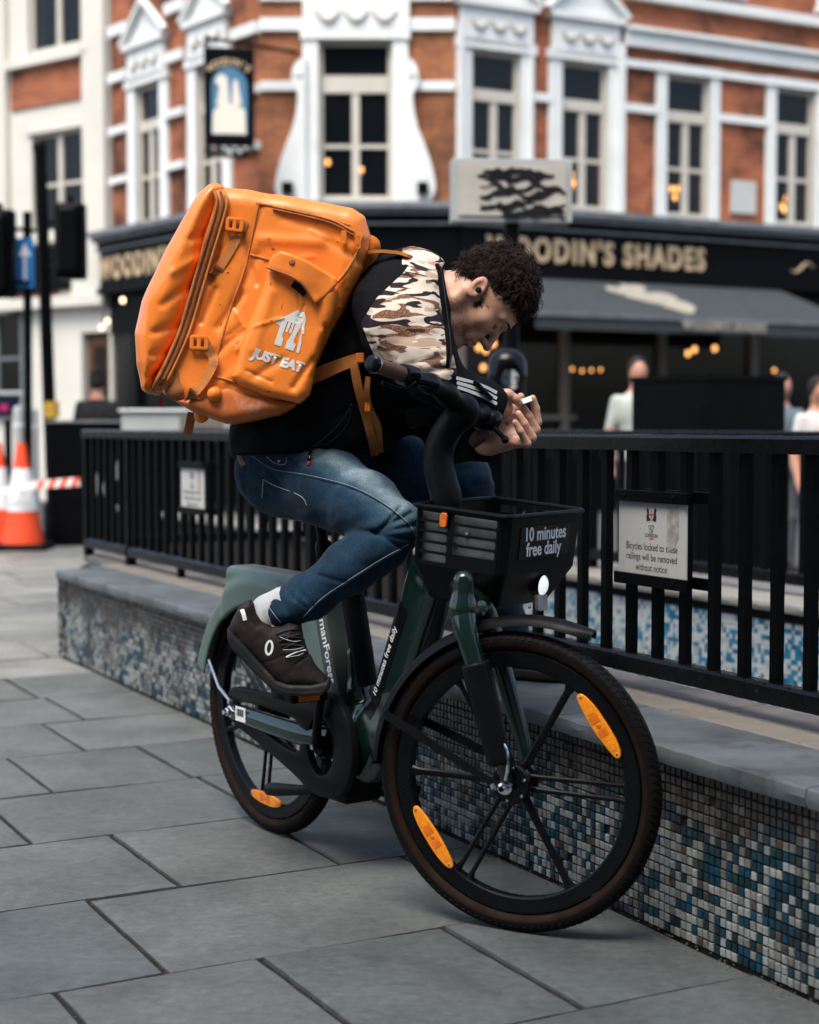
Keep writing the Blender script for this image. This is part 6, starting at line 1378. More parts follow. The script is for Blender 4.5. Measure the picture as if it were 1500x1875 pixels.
# jeans
knee_pit = P(690, 975, 3.93)
def f_jeans(Q):
    d = ell(Q, J['pel'] + np.array([.005, 0, -.012]), np.stack([unit(np.array([.81, .58, 0])), unit(np.array([-.58, .81, 0])), UP]), (.170, .142, .115))
    th = chain(Q, [P(515, 870, 4.25), P(600, 893, 4.13), P(668, 928, 4.04), P(724, 962, 3.97)], [.104, .093, .081, .066], .04); d = smin(d, th, .05)
    sh = chain(Q, [P(726, 966, 3.965), P(690, 1003, 3.98), P(640, 1038, 3.99), P(570, 1090, 4.015), P(512, 1118, 4.035)], [.064, .063, .060, .053, .050], .03); cut = (Q - P(494, 1122, 4.04)) @ unit(P(497, 1124, 4.04) - P(570, 1090, 4.015))
    sh = smax(sh, cut - .020, .006); d = smin(d, sh, .016)
    L = chain(Q, [P(605, 868, 4.42), P(720, 862, 4.44), P(842, 880, 4.45)], [.112, .100, .082], .04); d = smin(d, L, .06); d = smin(d, chain(Q, [P(842, 882, 4.45), P(885, 1020, 4.52), P(925, 1150, 4.58), P(930, 1180, 4.58)], [.082, .076, .06, .058], .03), .03)
    nq = Q + .012 * np.stack([noise3(Q, 9, 1), noise3(Q, 9, 2), noise3(Q, 9, 3)], 1)
    d = d - .0036 * noise3(nq * np.array([1, 1, 2.2]), 17, 5) - .0022 * (1 - np.abs(noise3(nq * np.array([1.6, 1, .9]), 30, 7))) - .0010 * noise3(nq, 75, 6)
    for a, b, w in (((686, 972), (752, 938), .006), ((688, 974), (764, 958), .0065), ((690, 976), (766, 984), .0065), ((700, 980), (752, 1008), .005), ((640, 968), (690, 974), .007), ((700, 965), (735, 925), .004)):
        pa, pb_ = P(*a, 3.885), P(*b, 3.90); d = smax(d, -cone(Q, march_j(pa), march_j(pb_), w, w * .4), .012) if False else d + .0075 * np.exp(-(np.maximum(cone(Q, np.append(pa[[0]], [3.90, pa[2]]), np.append(pb_[[0]], [3.90, pb_[2]]), 0, 0) - .03, 0) / .02) ** 2) * np.exp(-((seg_px(Q, a, b)) / w / .9) ** 2)
    for a, b, w in (((500, 1085), (535, 1128), .006), ((520, 1080), (560, 1112), .005), ((555, 1085), (590, 1128), .004), ((470, 850), (520, 905), .005), ((520, 835), (560, 870), .004), ((600, 820), (560, 845), .004), ((585, 1052), (640, 1065), .004)):
        d = d + .0042 * np.exp(-((seg_px(Q, a, b)) / w / .9) ** 2) * (Q[:, 1] < 4.16)
    return d
def seg_px(Q, a, b):                     # distance to a line in the plane of the leg (x,z)
    A = P(*a, 3.97)[[0, 2]]; Bq = P(*b, 3.97)[[0, 2]]; p = Q[:, [0, 2]] - A; e = Bq - A; t = np.clip(p @ e / (e @ e), 0, 1); q = p - t[:, None] * e; return np.sqrt((q * q).sum(1))
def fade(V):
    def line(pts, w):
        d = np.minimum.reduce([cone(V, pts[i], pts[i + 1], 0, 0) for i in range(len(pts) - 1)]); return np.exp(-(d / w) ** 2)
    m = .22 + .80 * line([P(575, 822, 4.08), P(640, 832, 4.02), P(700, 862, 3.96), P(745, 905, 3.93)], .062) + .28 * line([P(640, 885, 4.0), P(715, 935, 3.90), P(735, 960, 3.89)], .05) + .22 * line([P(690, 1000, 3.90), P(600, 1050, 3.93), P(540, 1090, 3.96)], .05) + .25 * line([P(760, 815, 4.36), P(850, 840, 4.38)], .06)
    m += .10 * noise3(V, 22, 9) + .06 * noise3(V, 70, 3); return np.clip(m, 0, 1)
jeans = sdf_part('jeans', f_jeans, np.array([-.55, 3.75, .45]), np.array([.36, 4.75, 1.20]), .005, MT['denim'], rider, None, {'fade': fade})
def on(fn, pts, y0, lift=.0, k=4):       # pixel polyline laid onto a surface seen from the camera
    sp = spline([np.array(p, float) for p in pts], k); d = np.array([-unit(ray(a, b)) for a, b in sp])
    return list(march(fn, np.array([P(a, b, y0) for a, b in sp]), d) + d * lift)
for pts in ([(462, 838), (500, 862), (560, 872), (640, 892), (700, 922), (745, 958), (762, 985)], [(748, 1000), (700, 1026), (640, 1064), (590, 1098), (556, 1132)]):
    q = on(f_jeans, pts, 3.7, .0008, 7); MB().tube(q, .0020, 5).build('seam', MT['stitch_dark'], jeans, True); MB().tube(on(f_jeans, [(a, b - 3) for a, b in pts], 3.7, .0014, 7), .0006, 4).build('stitching', MT['stitch'], jeans, True)
for pts in ([(482, 878), (505, 890), (550, 908), (562, 925)], [(482, 878), (480, 912)], [(488, 836), (503, 848), (522, 850), (525, 838)], [(484, 1096), (497, 1118), (514, 1140)]): MB().tube(on(f_jeans, pts, 3.7, .0006), .0009, 4).build('stitching', MT['stitch'], jeans, True)
MB().lathe([(0, .002), (.003, .0015), (.004, 0)], on(f_jeans, [(511, 845), (512, 846)], 3.7)[0], YA, 10).build('rivet', MT['gold'], jeans, True)
MB().ribbon(on(f_jeans, [(438, 822), (441, 838), (447, 852)], 3.7, .002), XA, .016, .004).build('belt', mat('belt_tan', (.36, .27, .19), .6), jeans)

# shoes and sock
def sock_f(Q): return chain(Q, [P(474, 1140, 4.03), P(492, 1120, 4.035), P(520, 1104, 4.03)], [.047, .043, .042], .01) - .0006 * np.sin((Q @ unit(P(520, 1104, 4.03) - P(474, 1140, 4.03))) * 1400)
sdf_part('sock', sock_f, P(495, 1120, 4.03) - .1, P(495, 1120, 4.03) + .1, .004, MT['sock'], rider)
up_px = [(424, 1158), (424, 1140), (434, 1118), (446, 1102), (458, 1097), (466, 1104), (470, 1122), (482, 1138), (500, 1147), (518, 1146), (530, 1139), (545, 1143), (552, 1160), (562, 1188), (580, 1222), (598, 1240), (603, 1254), (570, 1260), (525, 1258), (505, 1247), (470, 1208), (440, 1178)]
so_px = [(420, 1146), (429, 1154), (470, 1200), (508, 1242), (530, 1249), (570, 1250), (603, 1243), (605, 1256), (592, 1267), (560, 1270), (528, 1268), (503, 1260), (466, 1224), (430, 1186), (420, 1166)]
up_po, so_po = px_poly(up_px, 4.0), px_poly(so_px, 4.0); so_o = np.array([0, 4.0, 0]); bt_ = P(512, 1245, 4.0)
def f_shoe(Q):
    wv_ = .043 + .006 * np.clip((Q[:, 0] - bt_[0] + .06) / .08, 0, 1)
    d = extr(Q, so_o, XA, UP, YA, up_po, .047, .034); d = smax(d, np.abs(Q[:, 1] - 4.0) - wv_, .012)
    d = smax(d, -cone(Q, P(474, 1142, 4.02), P(500, 1095, 4.03), .036, .042), .006)
    return d - .0012 * noise3(Q, 60, 8) - .0016 * noise3(Q * np.array([1, .6, 1.4]), 26, 3) + .003 * np.exp(-(seg_px(Q, (543, 1215), (572, 1195)) / .004) ** 2) + .002 * np.exp(-(seg_px(Q, (480, 1214), (530, 1196)) / .0025) ** 2) + .002 * np.exp(-(seg_px(Q, (447, 1118), (470, 1148)) / .003) ** 2)
shoeR = sdf_part('shoe', f_shoe, P(510, 1185, 4.0) - np.array([.14, .075, .14]), P(510, 1185, 4.0) + np.array([.14, .075, .14]), .003, MT['shoe'], rider)
f_sole = lambda Q: extr(Q, so_o, XA, UP, YA, so_po, .052, .008) + .0010 * np.exp(-(np.abs(sd_poly(np.stack([Q[:, 0], Q[:, 2]], 1), so_po) + .012) / .0012) ** 2)
sdf_part('sole', f_sole, P(510, 1210, 4.0) - np.array([.14, .07, .10]), P(510, 1210, 4.0) + np.array([.14, .07, .10]), .003, MT['sole'], shoeR)
lg = list(march(f_shoe, [P(493 + 7.5 * math.cos(t) * .75 - 5 * math.sin(t) * .55, 1186 + 13 * math.sin(t) * .95 + 3 * math.cos(t), 3.8) for t in np.linspace(0, 2 * math.pi, 28)], -unit(ray(493, 1186))) + YA * .0006); MB().ribbon(lg, [unit(p - np.mean(lg, 0)) for p in lg], .0055, .0012).build('oval_emblem', MT['white_print'], shoeR, True)
MB().ribbon(on(f_shoe, [(443, 1116), (446, 1124), (449, 1136)], 3.8, .001), XA, .010, .002).build('heel_patch', MT['white_print'], shoeR)
for i, (a, b) in enumerate((((505, 1161), (548, 1151)), ((509, 1165), (556, 1170)), ((512, 1174), (554, 1160)), ((514, 1181), (560, 1184)), ((519, 1188), (558, 1172)), ((521, 1195), (563, 1193)), ((524, 1203), (560, 1190)))):
    m = ((a[0] + b[0]) / 2, (a[1] + b[1]) / 2 - 2); q = on(f_shoe, [a, m, b], 3.8, .003); MB().tube(q, .0017, 6).build('lace', MT['lace'] if i % 2 else MT['stripe'] if i in (6,) else MT['lace'], shoeR, True)
for pts in ([(512, 1166), (535, 1174), (556, 1172)], [(518, 1190), (540, 1189), (560, 1184)], [(525, 1204), (545, 1200), (556, 1196)]): MB().tube(on(f_shoe, pts, 3.8, .0044), .0005, 4).build('lace_fleck', MT['stripe'], shoeR, True)
ld = unit(np.array([.88, -.47, 0])); ll = np.array([ld[1], -ld[0], 0]); lo_ = np.array([*PZ(932, 1238, .433)[:2], .433])
lpoly = [(-.10, .028), (-.105, .07), (-.095, .105), (-.06, .11), (-.03, .085), (.02, .078), (.06, .062), (.11, .055), (.165, .045), (.185, .028), (.17, .02), (-.09, .02)]
shoeL = sdf_part('shoe', lambda Q: extr(Q, lo_, ld, UP, ll, lpoly, .047, .022), lo_ - np.array([.25, .25, .0]), lo_ + np.array([.25, .25, .16]), .005, MT['shoe'], rider)
sdf_part('sole', lambda Q: extr(Q, lo_, ld, UP, ll, [(-.108, .002), (-.11, .032), (0, .030), (.19, .034), (.188, .012), (.165, .002)], .051, .008), lo_ - np.array([.25, .25, .02]), lo_ + np.array([.25, .25, .06]), .005, MT['sole'], shoeL)

# jacket
def f_jack(Q):
    d = chain(Q, [P(540, 812, 4.30), P(590, 762, 4.28), P(668, 650, 4.22), P(735, 570, 4.17)], [.172, .168, .165, .135], .06)
    d = smin(d, ell(Q, P(600, 790, 4.27), np.stack([unit(np.array([.9, -.3, -.05])), unit(np.array([.3, .9, 0])), UP]), (.19, .15, .075)), .05)
    d = smin(d, cone(Q, P(690, 700, 4.25), P(770, 690, 4.22), .14, .10), .06)
    cut = (Q - P(560, 822, 4.28)) @ unit(np.array([.04, -.05, -1.])); d = smax(d, cut - .012, .012)
    d = smin(d, chain(Q, [P(745, 540, 4.12), P(732, 565, 4.03), P(742, 608, 3.985), P(772, 656, 3.95), P(790, 674, 3.935)], [.115, .112, .104, .080, .066], .03), .04)
    fa = chain(Q, [P(792, 692, 3.94), P(845, 722, 3.965), P(880, 736, 3.985), P(915, 748, 4.008)], [.066, .054, .049, .045], .02); e = unit(P(915, 741, 4.008) - P(860, 712, 3.97)); fa = smax(fa, (Q - P(911, 744, 4.005)) @ e, .006); d = smin(d, fa, .02)
    d = smin(d, chain(Q, [P(735, 575, 4.25), P(738, 615, 4.36), P(765, 710, 4.32), P(828, 794, 4.22)], [.10, .09, .078, .066], .03), .05)
    fl = chain(Q, [P(828, 794, 4.22), P(868, 800, 4.15), P(893, 814, 4.05)], [.07, .056, .044], .02); e2 = unit(P(893, 814, 4.05) - P(868, 800, 4.15)); fl = smax(fl, (Q - P(888, 811, 4.065)) @ e2, .006); d = smin(d, fl, .02)
    d = smin(d, ell(Q, P(768, 488, 4.15), np.stack([unit(np.array([.9, 0, -.3])), np.array([0, 1., 0]), unit(np.array([.3, 0, .9]))]), (.058, .115, .036)), .03)
    nq = Q + .02 * np.stack([noise3(Q, 7, 11), noise3(Q, 7, 12), noise3(Q, 7, 13)], 1)
    d = d - .0055 * noise3(nq * np.array([1.3, .8, 1]), 12, 15) - .0030 * (1 - np.abs(noise3(nq * np.array([1.2, 1, 1.6]), 20, 17))) - .0012 * noise3(nq, 45, 16)
    for a, b, w, amp in (((676, 618), (708, 690), .007, .008), ((700, 640), (735, 690), .006, .005), ((742, 672), (812, 655), .006, .005), ((760, 692), (826, 672), .007, .006), ((690, 560), (672, 600), .006, .004), ((800, 520), (815, 600), .008, .005), ((560, 790), (640, 745), .007, .005), ((480, 800), (560, 760), .007, .004), ((600, 700), (655, 650), .008, .004)):
        d = d + amp * np.exp(-(seg_px(Q, a, b) / w) ** 2) * (Q[:, 1] < 4.2)
    # neck opening
    return smax(d, -smax(chain(Q, [NB + np.array([.0, 0, .01]), (NB + OH) / 2, OH], [.082, .086, .12], .02), -((Q - P(802, 560, 4.1)) @ unit(np.array([.97, 0, .1]))), .01), .012)
camo_px = [(660, 592), (690, 545), (738, 500), (760, 470), (740, 445), (800, 440), (812, 500), (822, 580), (828, 640), (838, 684), (812, 706), (745, 700), (690, 662)]
def proj_np(V):
    q = V - CAM; x = q[:, 0]; y = q[:, 1] * _c - q[:, 2] * _s; z = q[:, 1] * _s + q[:, 2] * _c; return np.stack([CX + F * x / y, CY - F * z / y], 1)
def jack_camo(C):
    o = np.zeros(len(C), int); p = proj_np(C); s = sd_poly(p, camo_px); near_ = C[:, 1] < 4.13; hood = (C[:, 2] > P(700, 497, 4.15)[2]) & (C[:, 0] > P(738, 500, 4.15)[0]); o[(s < 0) & near_] = 1; o[hood] = 1
    a = np.clip(-s / 8, -1, 1); a[~near_] = -1; a[hood] = 1; return a
jacket = sdf_part('jacket', f_jack, np.array([-.58, 3.70, .98]), np.array([.36, 4.62, 1.66]), .0052, MT['jacket_cloth'], rider, None, {'camo': jack_camo})
cf = on(f_jack, [(800, 484), (806, 500), (812, 545), (818, 590), (823, 640), (820, 672)], 3.7, .002, 5); MB().tube(cf, list(np.interp(np.linspace(0, 1, len(cf)), [0, .15, .8, 1], [.008, .013, .012, .006])), 10, flat=.6).build('collar', MT['jacket'], jacket, True); MB().tube([p + YA * .010 + XA * .004 for p in cf], .0016, 5).build('collar_piping', MT['jacket_trim'], jacket, True)
for k, off in enumerate((0, 9, 18)):
    q = on(f_jack, [(836 + off * .12, 692 + off * .95), (862, 699 + off * 1.0), (888, 708 + off * 1.1), (910, 719 + off * 1.15)], 3.7, .0012, 4); MB().ribbon(q, np.array([-.3, -.2, 1.]), .0078, .0012).build('sleeve_stripe', MT['stripe'], jacket, True)
zp = on(f_jack, [(572, 818), (590, 806), (615, 783), (632, 762), (643, 740)], 3.7, .0012, 5); MB().tube(zp, .0022, 5).build('pocket_zip', MT['jacket_trim'], jacket, True); MB().tube([p + YA * .001 for p in zp], .0008, 4).build('zip_edge', MT['stripe'], jacket, True)
zp2 = on(f_jack, [(572, 818), (600, 812), (625, 792), (640, 768), (643, 740)], 3.7, .0012, 5); MB().tube(zp2, .0014, 5).build('pocket_edge', MT['jacket_trim'], jacket, True)
zt = on(f_jeans, [(569, 822), (567, 834), (566, 848)], 3.7, .006, 3); MB().ribbon(zt, XA, .0075, .003).build('zip_pull', MT['jacket'], jacket); MB().lathe([(0, .006), (.0045, .004), (.005, 0), (.0045, -.004), (0, -.006)], zt[-1], UP, 10).build('zip_pull_end', MT['sign_red'], jacket, True); MB().ribbon([p + YA * .002 for p in zt[2:5]], XA, .003, .001).build('zip_pull_print', MT['white_print'], jacket)

# the small thin thing between the fingertips
cd = thing('folded_card', P(962, 734, 4.03), 'small thin pale card pinched between the rider\'s fingertips', 'card'); c1 = unit(P(973, 729.5, 4.03) - P(951, 737.5, 4.03)); MB().box(P(962, 733.5, 4.035), (c1, unit(np.array([0, 1., .25])), np.cross(c1, unit(np.array([0, 1., .25])))), (.0165, .026, .0009), .0004).build('card', MT['card'], cd); MB().box(P(962, 735.2, 4.035), (c1, unit(np.array([0, 1., .25])), np.cross(c1, unit(np.array([0, 1., .25])))), (.0160, .0255, .0008)).build('card_backing', MT['sign_text'], cd)
# ------------------------------------------------------------------ orange delivery backpack
bag = thing('delivery_backpack', P(500, 760, 4.2), 'large scuffed orange delivery backpack worn on the rider\'s back', 'backpack')
GY = 4.19; g_o = np.array([0, GY, 0])
body_px = [(425, 362), (470, 366), (520, 374), (600, 388), (650, 398), (672, 412), (682, 450), (668, 505), (640, 560), (612, 610), (590, 660), (568, 705), (552, 738), (520, 752), (430, 768), (372, 748), (325, 728), (300, 700), (322, 655), (345, 600), (362, 540), (382, 470), (402, 400), (412, 370)]
lid_px = [(412, 352), (425, 362), (414, 380), (404, 410), (384, 475), (364, 545), (346, 605), (322, 662), (300, 705), (290, 722), (280, 714), (271, 670), (269, 616), (281, 560), (311, 492), (350, 424), (384, 368), (398, 354)]
body_po, lid_po = px_poly(body_px, GY), px_poly(lid_px, GY)
pocket_px = [(500, 480), (560, 502), (618, 532), (610, 575), (590, 640), (566, 722), (548, 738), (500, 728), (440, 706), (424, 690), (444, 625), (474, 550)]
pocket_po = px_poly(pocket_px, 3.98)
def seg_xz(Q, a, b, y=4.0):
    A = P(*a, y)[[0, 2]]; Bq = P(*b, y)[[0, 2]]; p = Q[:, [0, 2]] - A; e = Bq - A; t = np.clip(p @ e / (e @ e), 0, 1); q = p - t[:, None] * e; return np.sqrt((q * q).sum(1))
creases = [((440, 420), (470, 520), .008, .006), ((440, 640), (505, 560), .010, -.006), ((430, 560), (470, 470), .012, .005), ((480, 440), (590, 445), .014, -.005), ((520, 400), (640, 440), .012, .004), ((455, 470), (480, 380), .006, .003), ((400, 600), (445, 540), .010, .006), ((395, 650), (440, 610), .009, .005), ((410, 700), (470, 650), .012, -.004), ((600, 440), (660, 480), .01, .005), ((384, 520), (402, 455), .008, .008), ((370, 590), (395, 530), .008, .007)]
cw_ = random.Random(12)
for _ in range(12):
    a_ = (cw_.uniform(420, 640), cw_.uniform(400, 600)); th_ = cw_.uniform(-.2, 2.6); l_ = cw_.uniform(25, 60); creases.append((a_, (a_[0] + l_ * math.cos(th_), a_[1] + l_ * math.sin(th_)), .0042, cw_.choice([-.0028, .0034])))
def wrk(Q, cr):
    d = 0
    for a, b, w, amp in cr: d = d + amp * np.exp(-(seg_xz(Q, a, b) / w) ** 2)
    return d * (Q[:, 1] < 4.15)
def f_bag(Q):
    d = extr(Q, g_o, XA, UP, YA, body_po, .205, .045)
    nq = Q + .03 * np.stack([noise3(Q, 5, 21), noise3(Q, 5, 22), noise3(Q, 5, 23)], 1)
    return d - .005 * noise3(nq, 7, 24) - .0022 * (1 - 2 * np.abs(noise3(nq * np.array([1.5, 1, .7]), 11, 26))) + wrk(Q, creases)
lcre = [((300, 560), (350, 520), .010, .006), ((285, 610), (335, 590), .010, .007), ((282, 650), (322, 640), .009, .005), ((320, 500), (368, 470), .010, -.005), ((350, 440), (385, 420), .009, .005), ((275, 690), (310, 675), .009, .005)]
def f_lid(Q):
    d = extr(Q, g_o, XA, UP, YA, lid_po, .215, .060); nq = Q + .03 * np.stack([noise3(Q, 6, 31), noise3(Q, 6, 32), noise3(Q, 6, 33)], 1)
    return d - .005 * noise3(nq * np.array([1, 1, 1.4]), 9, 34) - .0026 * (1 - 2 * np.abs(noise3(nq * np.array([1.3, .7, .45]), 14, 36))) + wrk(Q, lcre)
pcre = [((600, 600), (575, 690), .008, .005), ((470, 690), (520, 660), .010, .004), ((575, 520), (590, 600), .007, .005), ((500, 540), (470, 640), .014, -.005), ((540, 710), (575, 660), .008, .006), ((548, 540), (556, 600), .004, .003), ((560, 560), (548, 590), .0035, .003), ((470, 600), (520, 585), .004, -.0028), ((455, 680), (500, 700), .004, .003), ((590, 560), (600, 620), .0035, .003)]
def f_pock(Q):
    d = extr(Q, np.array([0, 3.99, 0]), XA, UP, YA, pocket_po, .034, .024); nq = Q + .02 * np.stack([noise3(Q, 8, 41), noise3(Q, 8, 42), noise3(Q, 8, 43)], 1); return d - .0030 * noise3(nq, 16, 44) - .0012 * (1 - 2 * np.abs(noise3(nq * np.array([1.4, 1, .6]), 16, 46))) + wrk(Q, pcre)
g_lo, g_hi = np.array([-.78, 3.90, 1.10]), np.array([-.05, 4.46, 1.80])
gb = sdf_part('bag_body', f_bag, g_lo, g_hi, .0045, MT['bag'], bag); gl = sdf_part('lid', f_lid, g_lo, g_hi, .0045, MT['bag_lid'], bag); gp_ = sdf_part('side_pocket', f_pock, np.array([-.5, 3.93, 1.15]), np.array([-.15, 4.06, 1.60]), .0034, MT['bag'], bag)
f_all = lambda Q: np.minimum(np.minimum(f_bag(Q), f_lid(Q)), f_pock(Q))
f_bp = lambda Q: np.minimum(f_bag(Q), f_lid(Q))
# rubbed base
base_po = px_poly([(338, 735), (372, 728), (430, 704), (552, 742), (522, 760), (430, 776), (372, 756)], GY); f_base = lambda Q: extr(Q, g_o, XA, UP, YA, base_po, .212, .03) - .003 * noise3(Q, 14, 51)
sdf_part('base_panel', f_base, g_lo, g_hi, .006, MT['bag_base'], bag)
for px, py, yy in ((392, 722, 3.975), (368, 762, 4.02)): c = P(px, py, yy); MB().lathe([(0, .016), (.008, .0145), (.014, .010), (.0175, .003), (.018, -.01)], c, unit(np.array([-.25, -1, -.25])), 20).build('foot_stud', MT['buckle'], bag, True)
# zip band between lid and body
zb = on(f_bp, [(404, 352), (408, 372), (398, 412), (378, 478), (358, 546), (340, 606), (317, 660), (298, 698), (290, 714)], 3.7, .004, 6)
MB().ribbon(zb, XA, list(np.interp(np.linspace(0, 1, len(zb)), [0, .1, .8, 1], [.024, .030, .030, .020])), .014).build('zip_flap', MT['bag_web'], bag, True, 40)
MB().tube([p + YA * .010 - XA * .013 for p in zb], .0045, 7).build('piping', MT['bag_soiled'], bag, True); MB().tube([p + YA * .009 + XA * .012 for p in zb], .0035, 7).build('piping', MT['bag_web'], bag, True)
zz = [p + YA * .010 + XA * .001 for p in zb]; MB().ribbon(zz, XA, .008, .003).build('zip_tape', MT['zip'], bag, True)
tm = MB()
for i in range(len(zz) - 1):
    for t in np.linspace(0, 1, 5)[:-1]: p = zz[i] + (zz[i + 1] - zz[i]) * t; tm.box(p + YA * .002, (XA, UP, YA), (.0026, .0009, .0012))
tag(tm.build('zip_teeth', MT['zip'], bag, fix=False), kind='stuff')
def webbing(pts, y0, w, wd, m='bag_web', fn=f_all, lift=.003, th=.0022, k=5): return MB().ribbon(on(fn, pts, y0, lift, k), wd, w, th).build('strap', MT[m], bag, True, 40)
def buckle(px, py, s=1.0, rot=.2):
    c = on(f_bp, [(px, py), (px + 1, py)], 3.7, .012)[0]; a = unit(XA * math.cos(rot) - UP * math.sin(rot)); b_ = unit(UP * math.cos(rot) + XA * math.sin(rot))
    put_plate('buckle', plate2d(rrect(-.021 * s, .021 * s, -.016 * s, .016 * s, .005), [rrect(-.014 * s, -.004 * s, -.011 * s, .011 * s, .002), rrect(.003 * s, .013 * s, -.011 * s, .011 * s, .002)], .0022, .0012), lambda x, y, z: c + a * x + b_ * y + YA * z, MT['buckle'], bag, True)
buckle(430, 411, 1.0, .12); buckle(365, 627, 1.05, .05)
webbing([(412, 404), (432, 411), (452, 416)], 3.7, .026, UP); webbing([(448, 404), (440, 425), (415, 470), (393, 502)], 3.7, .021, np.array([.8, 0, .5])); webbing([(402, 488), (395, 497), (386, 506)], 3.7, .026, np.array([.8, 0, .5]), 'bag_soiled', lift=.006)
webbing([(344, 622), (365, 628), (382, 632)], 3.7, .026, UP); q = on(f_bp, [(380, 634), (391, 655), (388, 672), (372, 700), (350, 727)], 3.7, .012, 5); MB().ribbon(q, np.array([.8, -.1, .4]), .024, .0024).build('strap', MT['bag_web'], bag, True, 40); webbing([(358, 716), (352, 724), (345, 732)], 3.7, .030, np.array([.8, 0, .5]), 'bag_soiled', lift=.014)
# soiled lower corner gusset
sdf_part('gusset', lambda Q: chain(Q, [P(336, 650, 4.012), P(325, 685, 4.012), P(328, 712, 4.015), P(345, 732, 4.03)], [.014, .024, .028, .018], .02) - .004 * noise3(Q, 26, 61), P(330, 695, 4.02) - .11, P(330, 695, 4.02) + .11, .005, MT['bag_soiled'], bag)
MB().ribbon([P(352, 755, 4.08), P(348, 775, 4.08), P(344, 795, 4.08)], XA, .022, .003).build('strap_tail', MT['bag_soiled'], bag); MB().ribbon([P(296, 728, 4.06), P(294, 742, 4.06)], XA, .010, .003).build('zip_pull', MT['sign_red'], bag)
# seams on the side panel
for pts in ([(474, 372), (462, 430), (446, 500), (424, 560), (400, 640), (388, 680)], [(458, 466), (500, 478), (560, 500)], [(470, 372), (560, 388), (640, 412)], [(560, 500), (610, 520), (650, 470), (664, 430)], [(388, 688), (425, 698), (480, 722), (550, 738)]): MB().tube(on(f_bp, pts, 3.7, .0012, 5), .0028, 6).build('seam', MT['bag_web'], bag, True)
# top zip with two pulls, haul loop
for o in (0, 5): MB().tube(on(f_bp, [(500, 378 + o), (560, 391 + o), (610, 404 + o * 1.2), (648, 424 + o * 1.4)], 3.7, .003, 5), .0034, 7).build('top_zip', MT['bag_web'] if o == 0 else MT['zip'], bag, True)
for a, b in (((630, 423), (628, 446)), ((655, 430), (656, 456))):
    pa, pb_ = on(f_bp, [a, b], 3.7, .010, 2)[0], on(f_bp, [a, b], 3.7, .010, 2)[-1]; t = unit(pb_ - pa); L = np.linalg.norm(pb_ - pa); bx_ = np.cross(t, YA)
    put_plate('zip_pull', plate2d(rrect(0, L, -.0062, .0062, .004), [rrect(L * .66, L * .9, -.003, .003, .002)], .0014, .0006), lambda x, y, z: pa + t * x + bx_ * y + YA * z, MT['buckle'], bag)
MB().ribbon(spline([P(615, 404, 4.05), P(628, 398, 4.05), P(650, 402, 4.06), P(670, 412, 4.07), P(674, 432, 4.06), P(668, 446, 4.05)], 5), YA, .034, .005).build('haul_loop', MT['bag_soiled'], bag, True, 40)
# mesh back pad
sdf_part('back_pad', lambda Q: chain(Q, [P(676, 452, 4.10), P(655, 510, 4.10), P(625, 570, 4.11), P(600, 630, 4.13)], [.030, .034, .032, .026], .02), P(640, 540, 4.1) - .2, P(640, 540, 4.1) + .2, .006, MT['bag_mesh'], bag)
# pocket flap with worn button, velcro
flap_po = px_poly([(489, 492), (497, 470), (514, 460), (560, 476), (616, 508), (617, 522), (600, 540), (578, 556), (566, 540), (552, 520), (530, 506), (508, 498)], 3.95)
def f_flap(Q):
    q = Q.copy(); q[:, 1] += .012 * np.sin((Q[:, 0] - P(500, 480, 3.95)[0]) * 34) ; return extr(q, np.array([0, 3.948, 0]), XA, UP, YA, flap_po, .0085, .006) - .0016 * noise3(Q, 34, 71)
sdf_part('pocket_flap', f_flap, P(553, 508, 3.95) - np.array([.11, .05, .09]), P(553, 508, 3.95) + np.array([.11, .05, .09]), .0032, MT['bag'], bag)
MB().tube(on(f_flap, [(490, 490), (508, 496), (532, 505), (553, 519), (566, 538), (577, 553)], 3.7, .0, 4), .0032, 7).build('flap_binding', MT['bag_soiled'], bag, True)
MB().ribbon(on(f_pock, [(538, 516), (548, 524), (562, 536)], 3.7, .002), np.array([-.5, 0, .85]), .026, .003).build('velcro_patch', MT['cloth_black'], bag); MB().lathe([(0, .004), (.006, .003), (.008, 0)], on(f_flap, [(535, 480), (536, 480)], 3.7)[0], YA, 12).build('snap_button', MT['bag_soiled'], bag, True)
# printed logo and words, laid on the pocket
def print_px(name, me, fn_px, m, base=f_all, lift=.0012, y0=3.8):
    bm = bmesh.new(); bm.from_mesh(me); bmesh.ops.triangulate(bm, faces=bm.faces)
    for _ in range(3):
        lg_ = [e for e in bm.edges if e.calc_length() > 5.0]
        if lg_: bmesh.ops.subdivide_edges(bm, edges=lg_, cuts=1)
    bmesh.ops.triangulate(bm, faces=bm.faces); co = np.array([v.co for v in bm.verts]); px = [fn_px(x, y) for x, y, _ in co]
    pts = np.array([P(a, b, y0) for a, b in px]); dr = -unit(ray(*px[len(px) // 2])); pts = march(base, pts, dr, 25) + dr * lift
    for v, q in zip(bm.verts, pts): v.co = Vector(q)
    bm.to_mesh(me); bm.free(); me.materials.clear(); me.materials.append(m); return part(name, me, bag)
lgp = [(565, 405), (590, 378), (855, 250), (870, 232), (897, 292), (912, 272), (938, 278), (958, 330), (958, 400), (938, 475), (940, 565), (905, 560), (900, 690), (868, 810), (832, 800), (880, 600), (905, 520), (910, 440), (840, 560), (805, 640), (800, 680), (830, 695), (795, 785), (682, 745), (718, 648), (750, 612), (775, 560), (830, 432), (815, 427), (768, 550), (745, 556), (738, 545), (787, 417), (772, 412), (720, 540), (702, 540), (695, 522), (738, 402), (724, 397), (655, 570), (655, 600), (667, 628), (640, 725), (548, 695), (625, 452), (600, 440), (568, 418)]
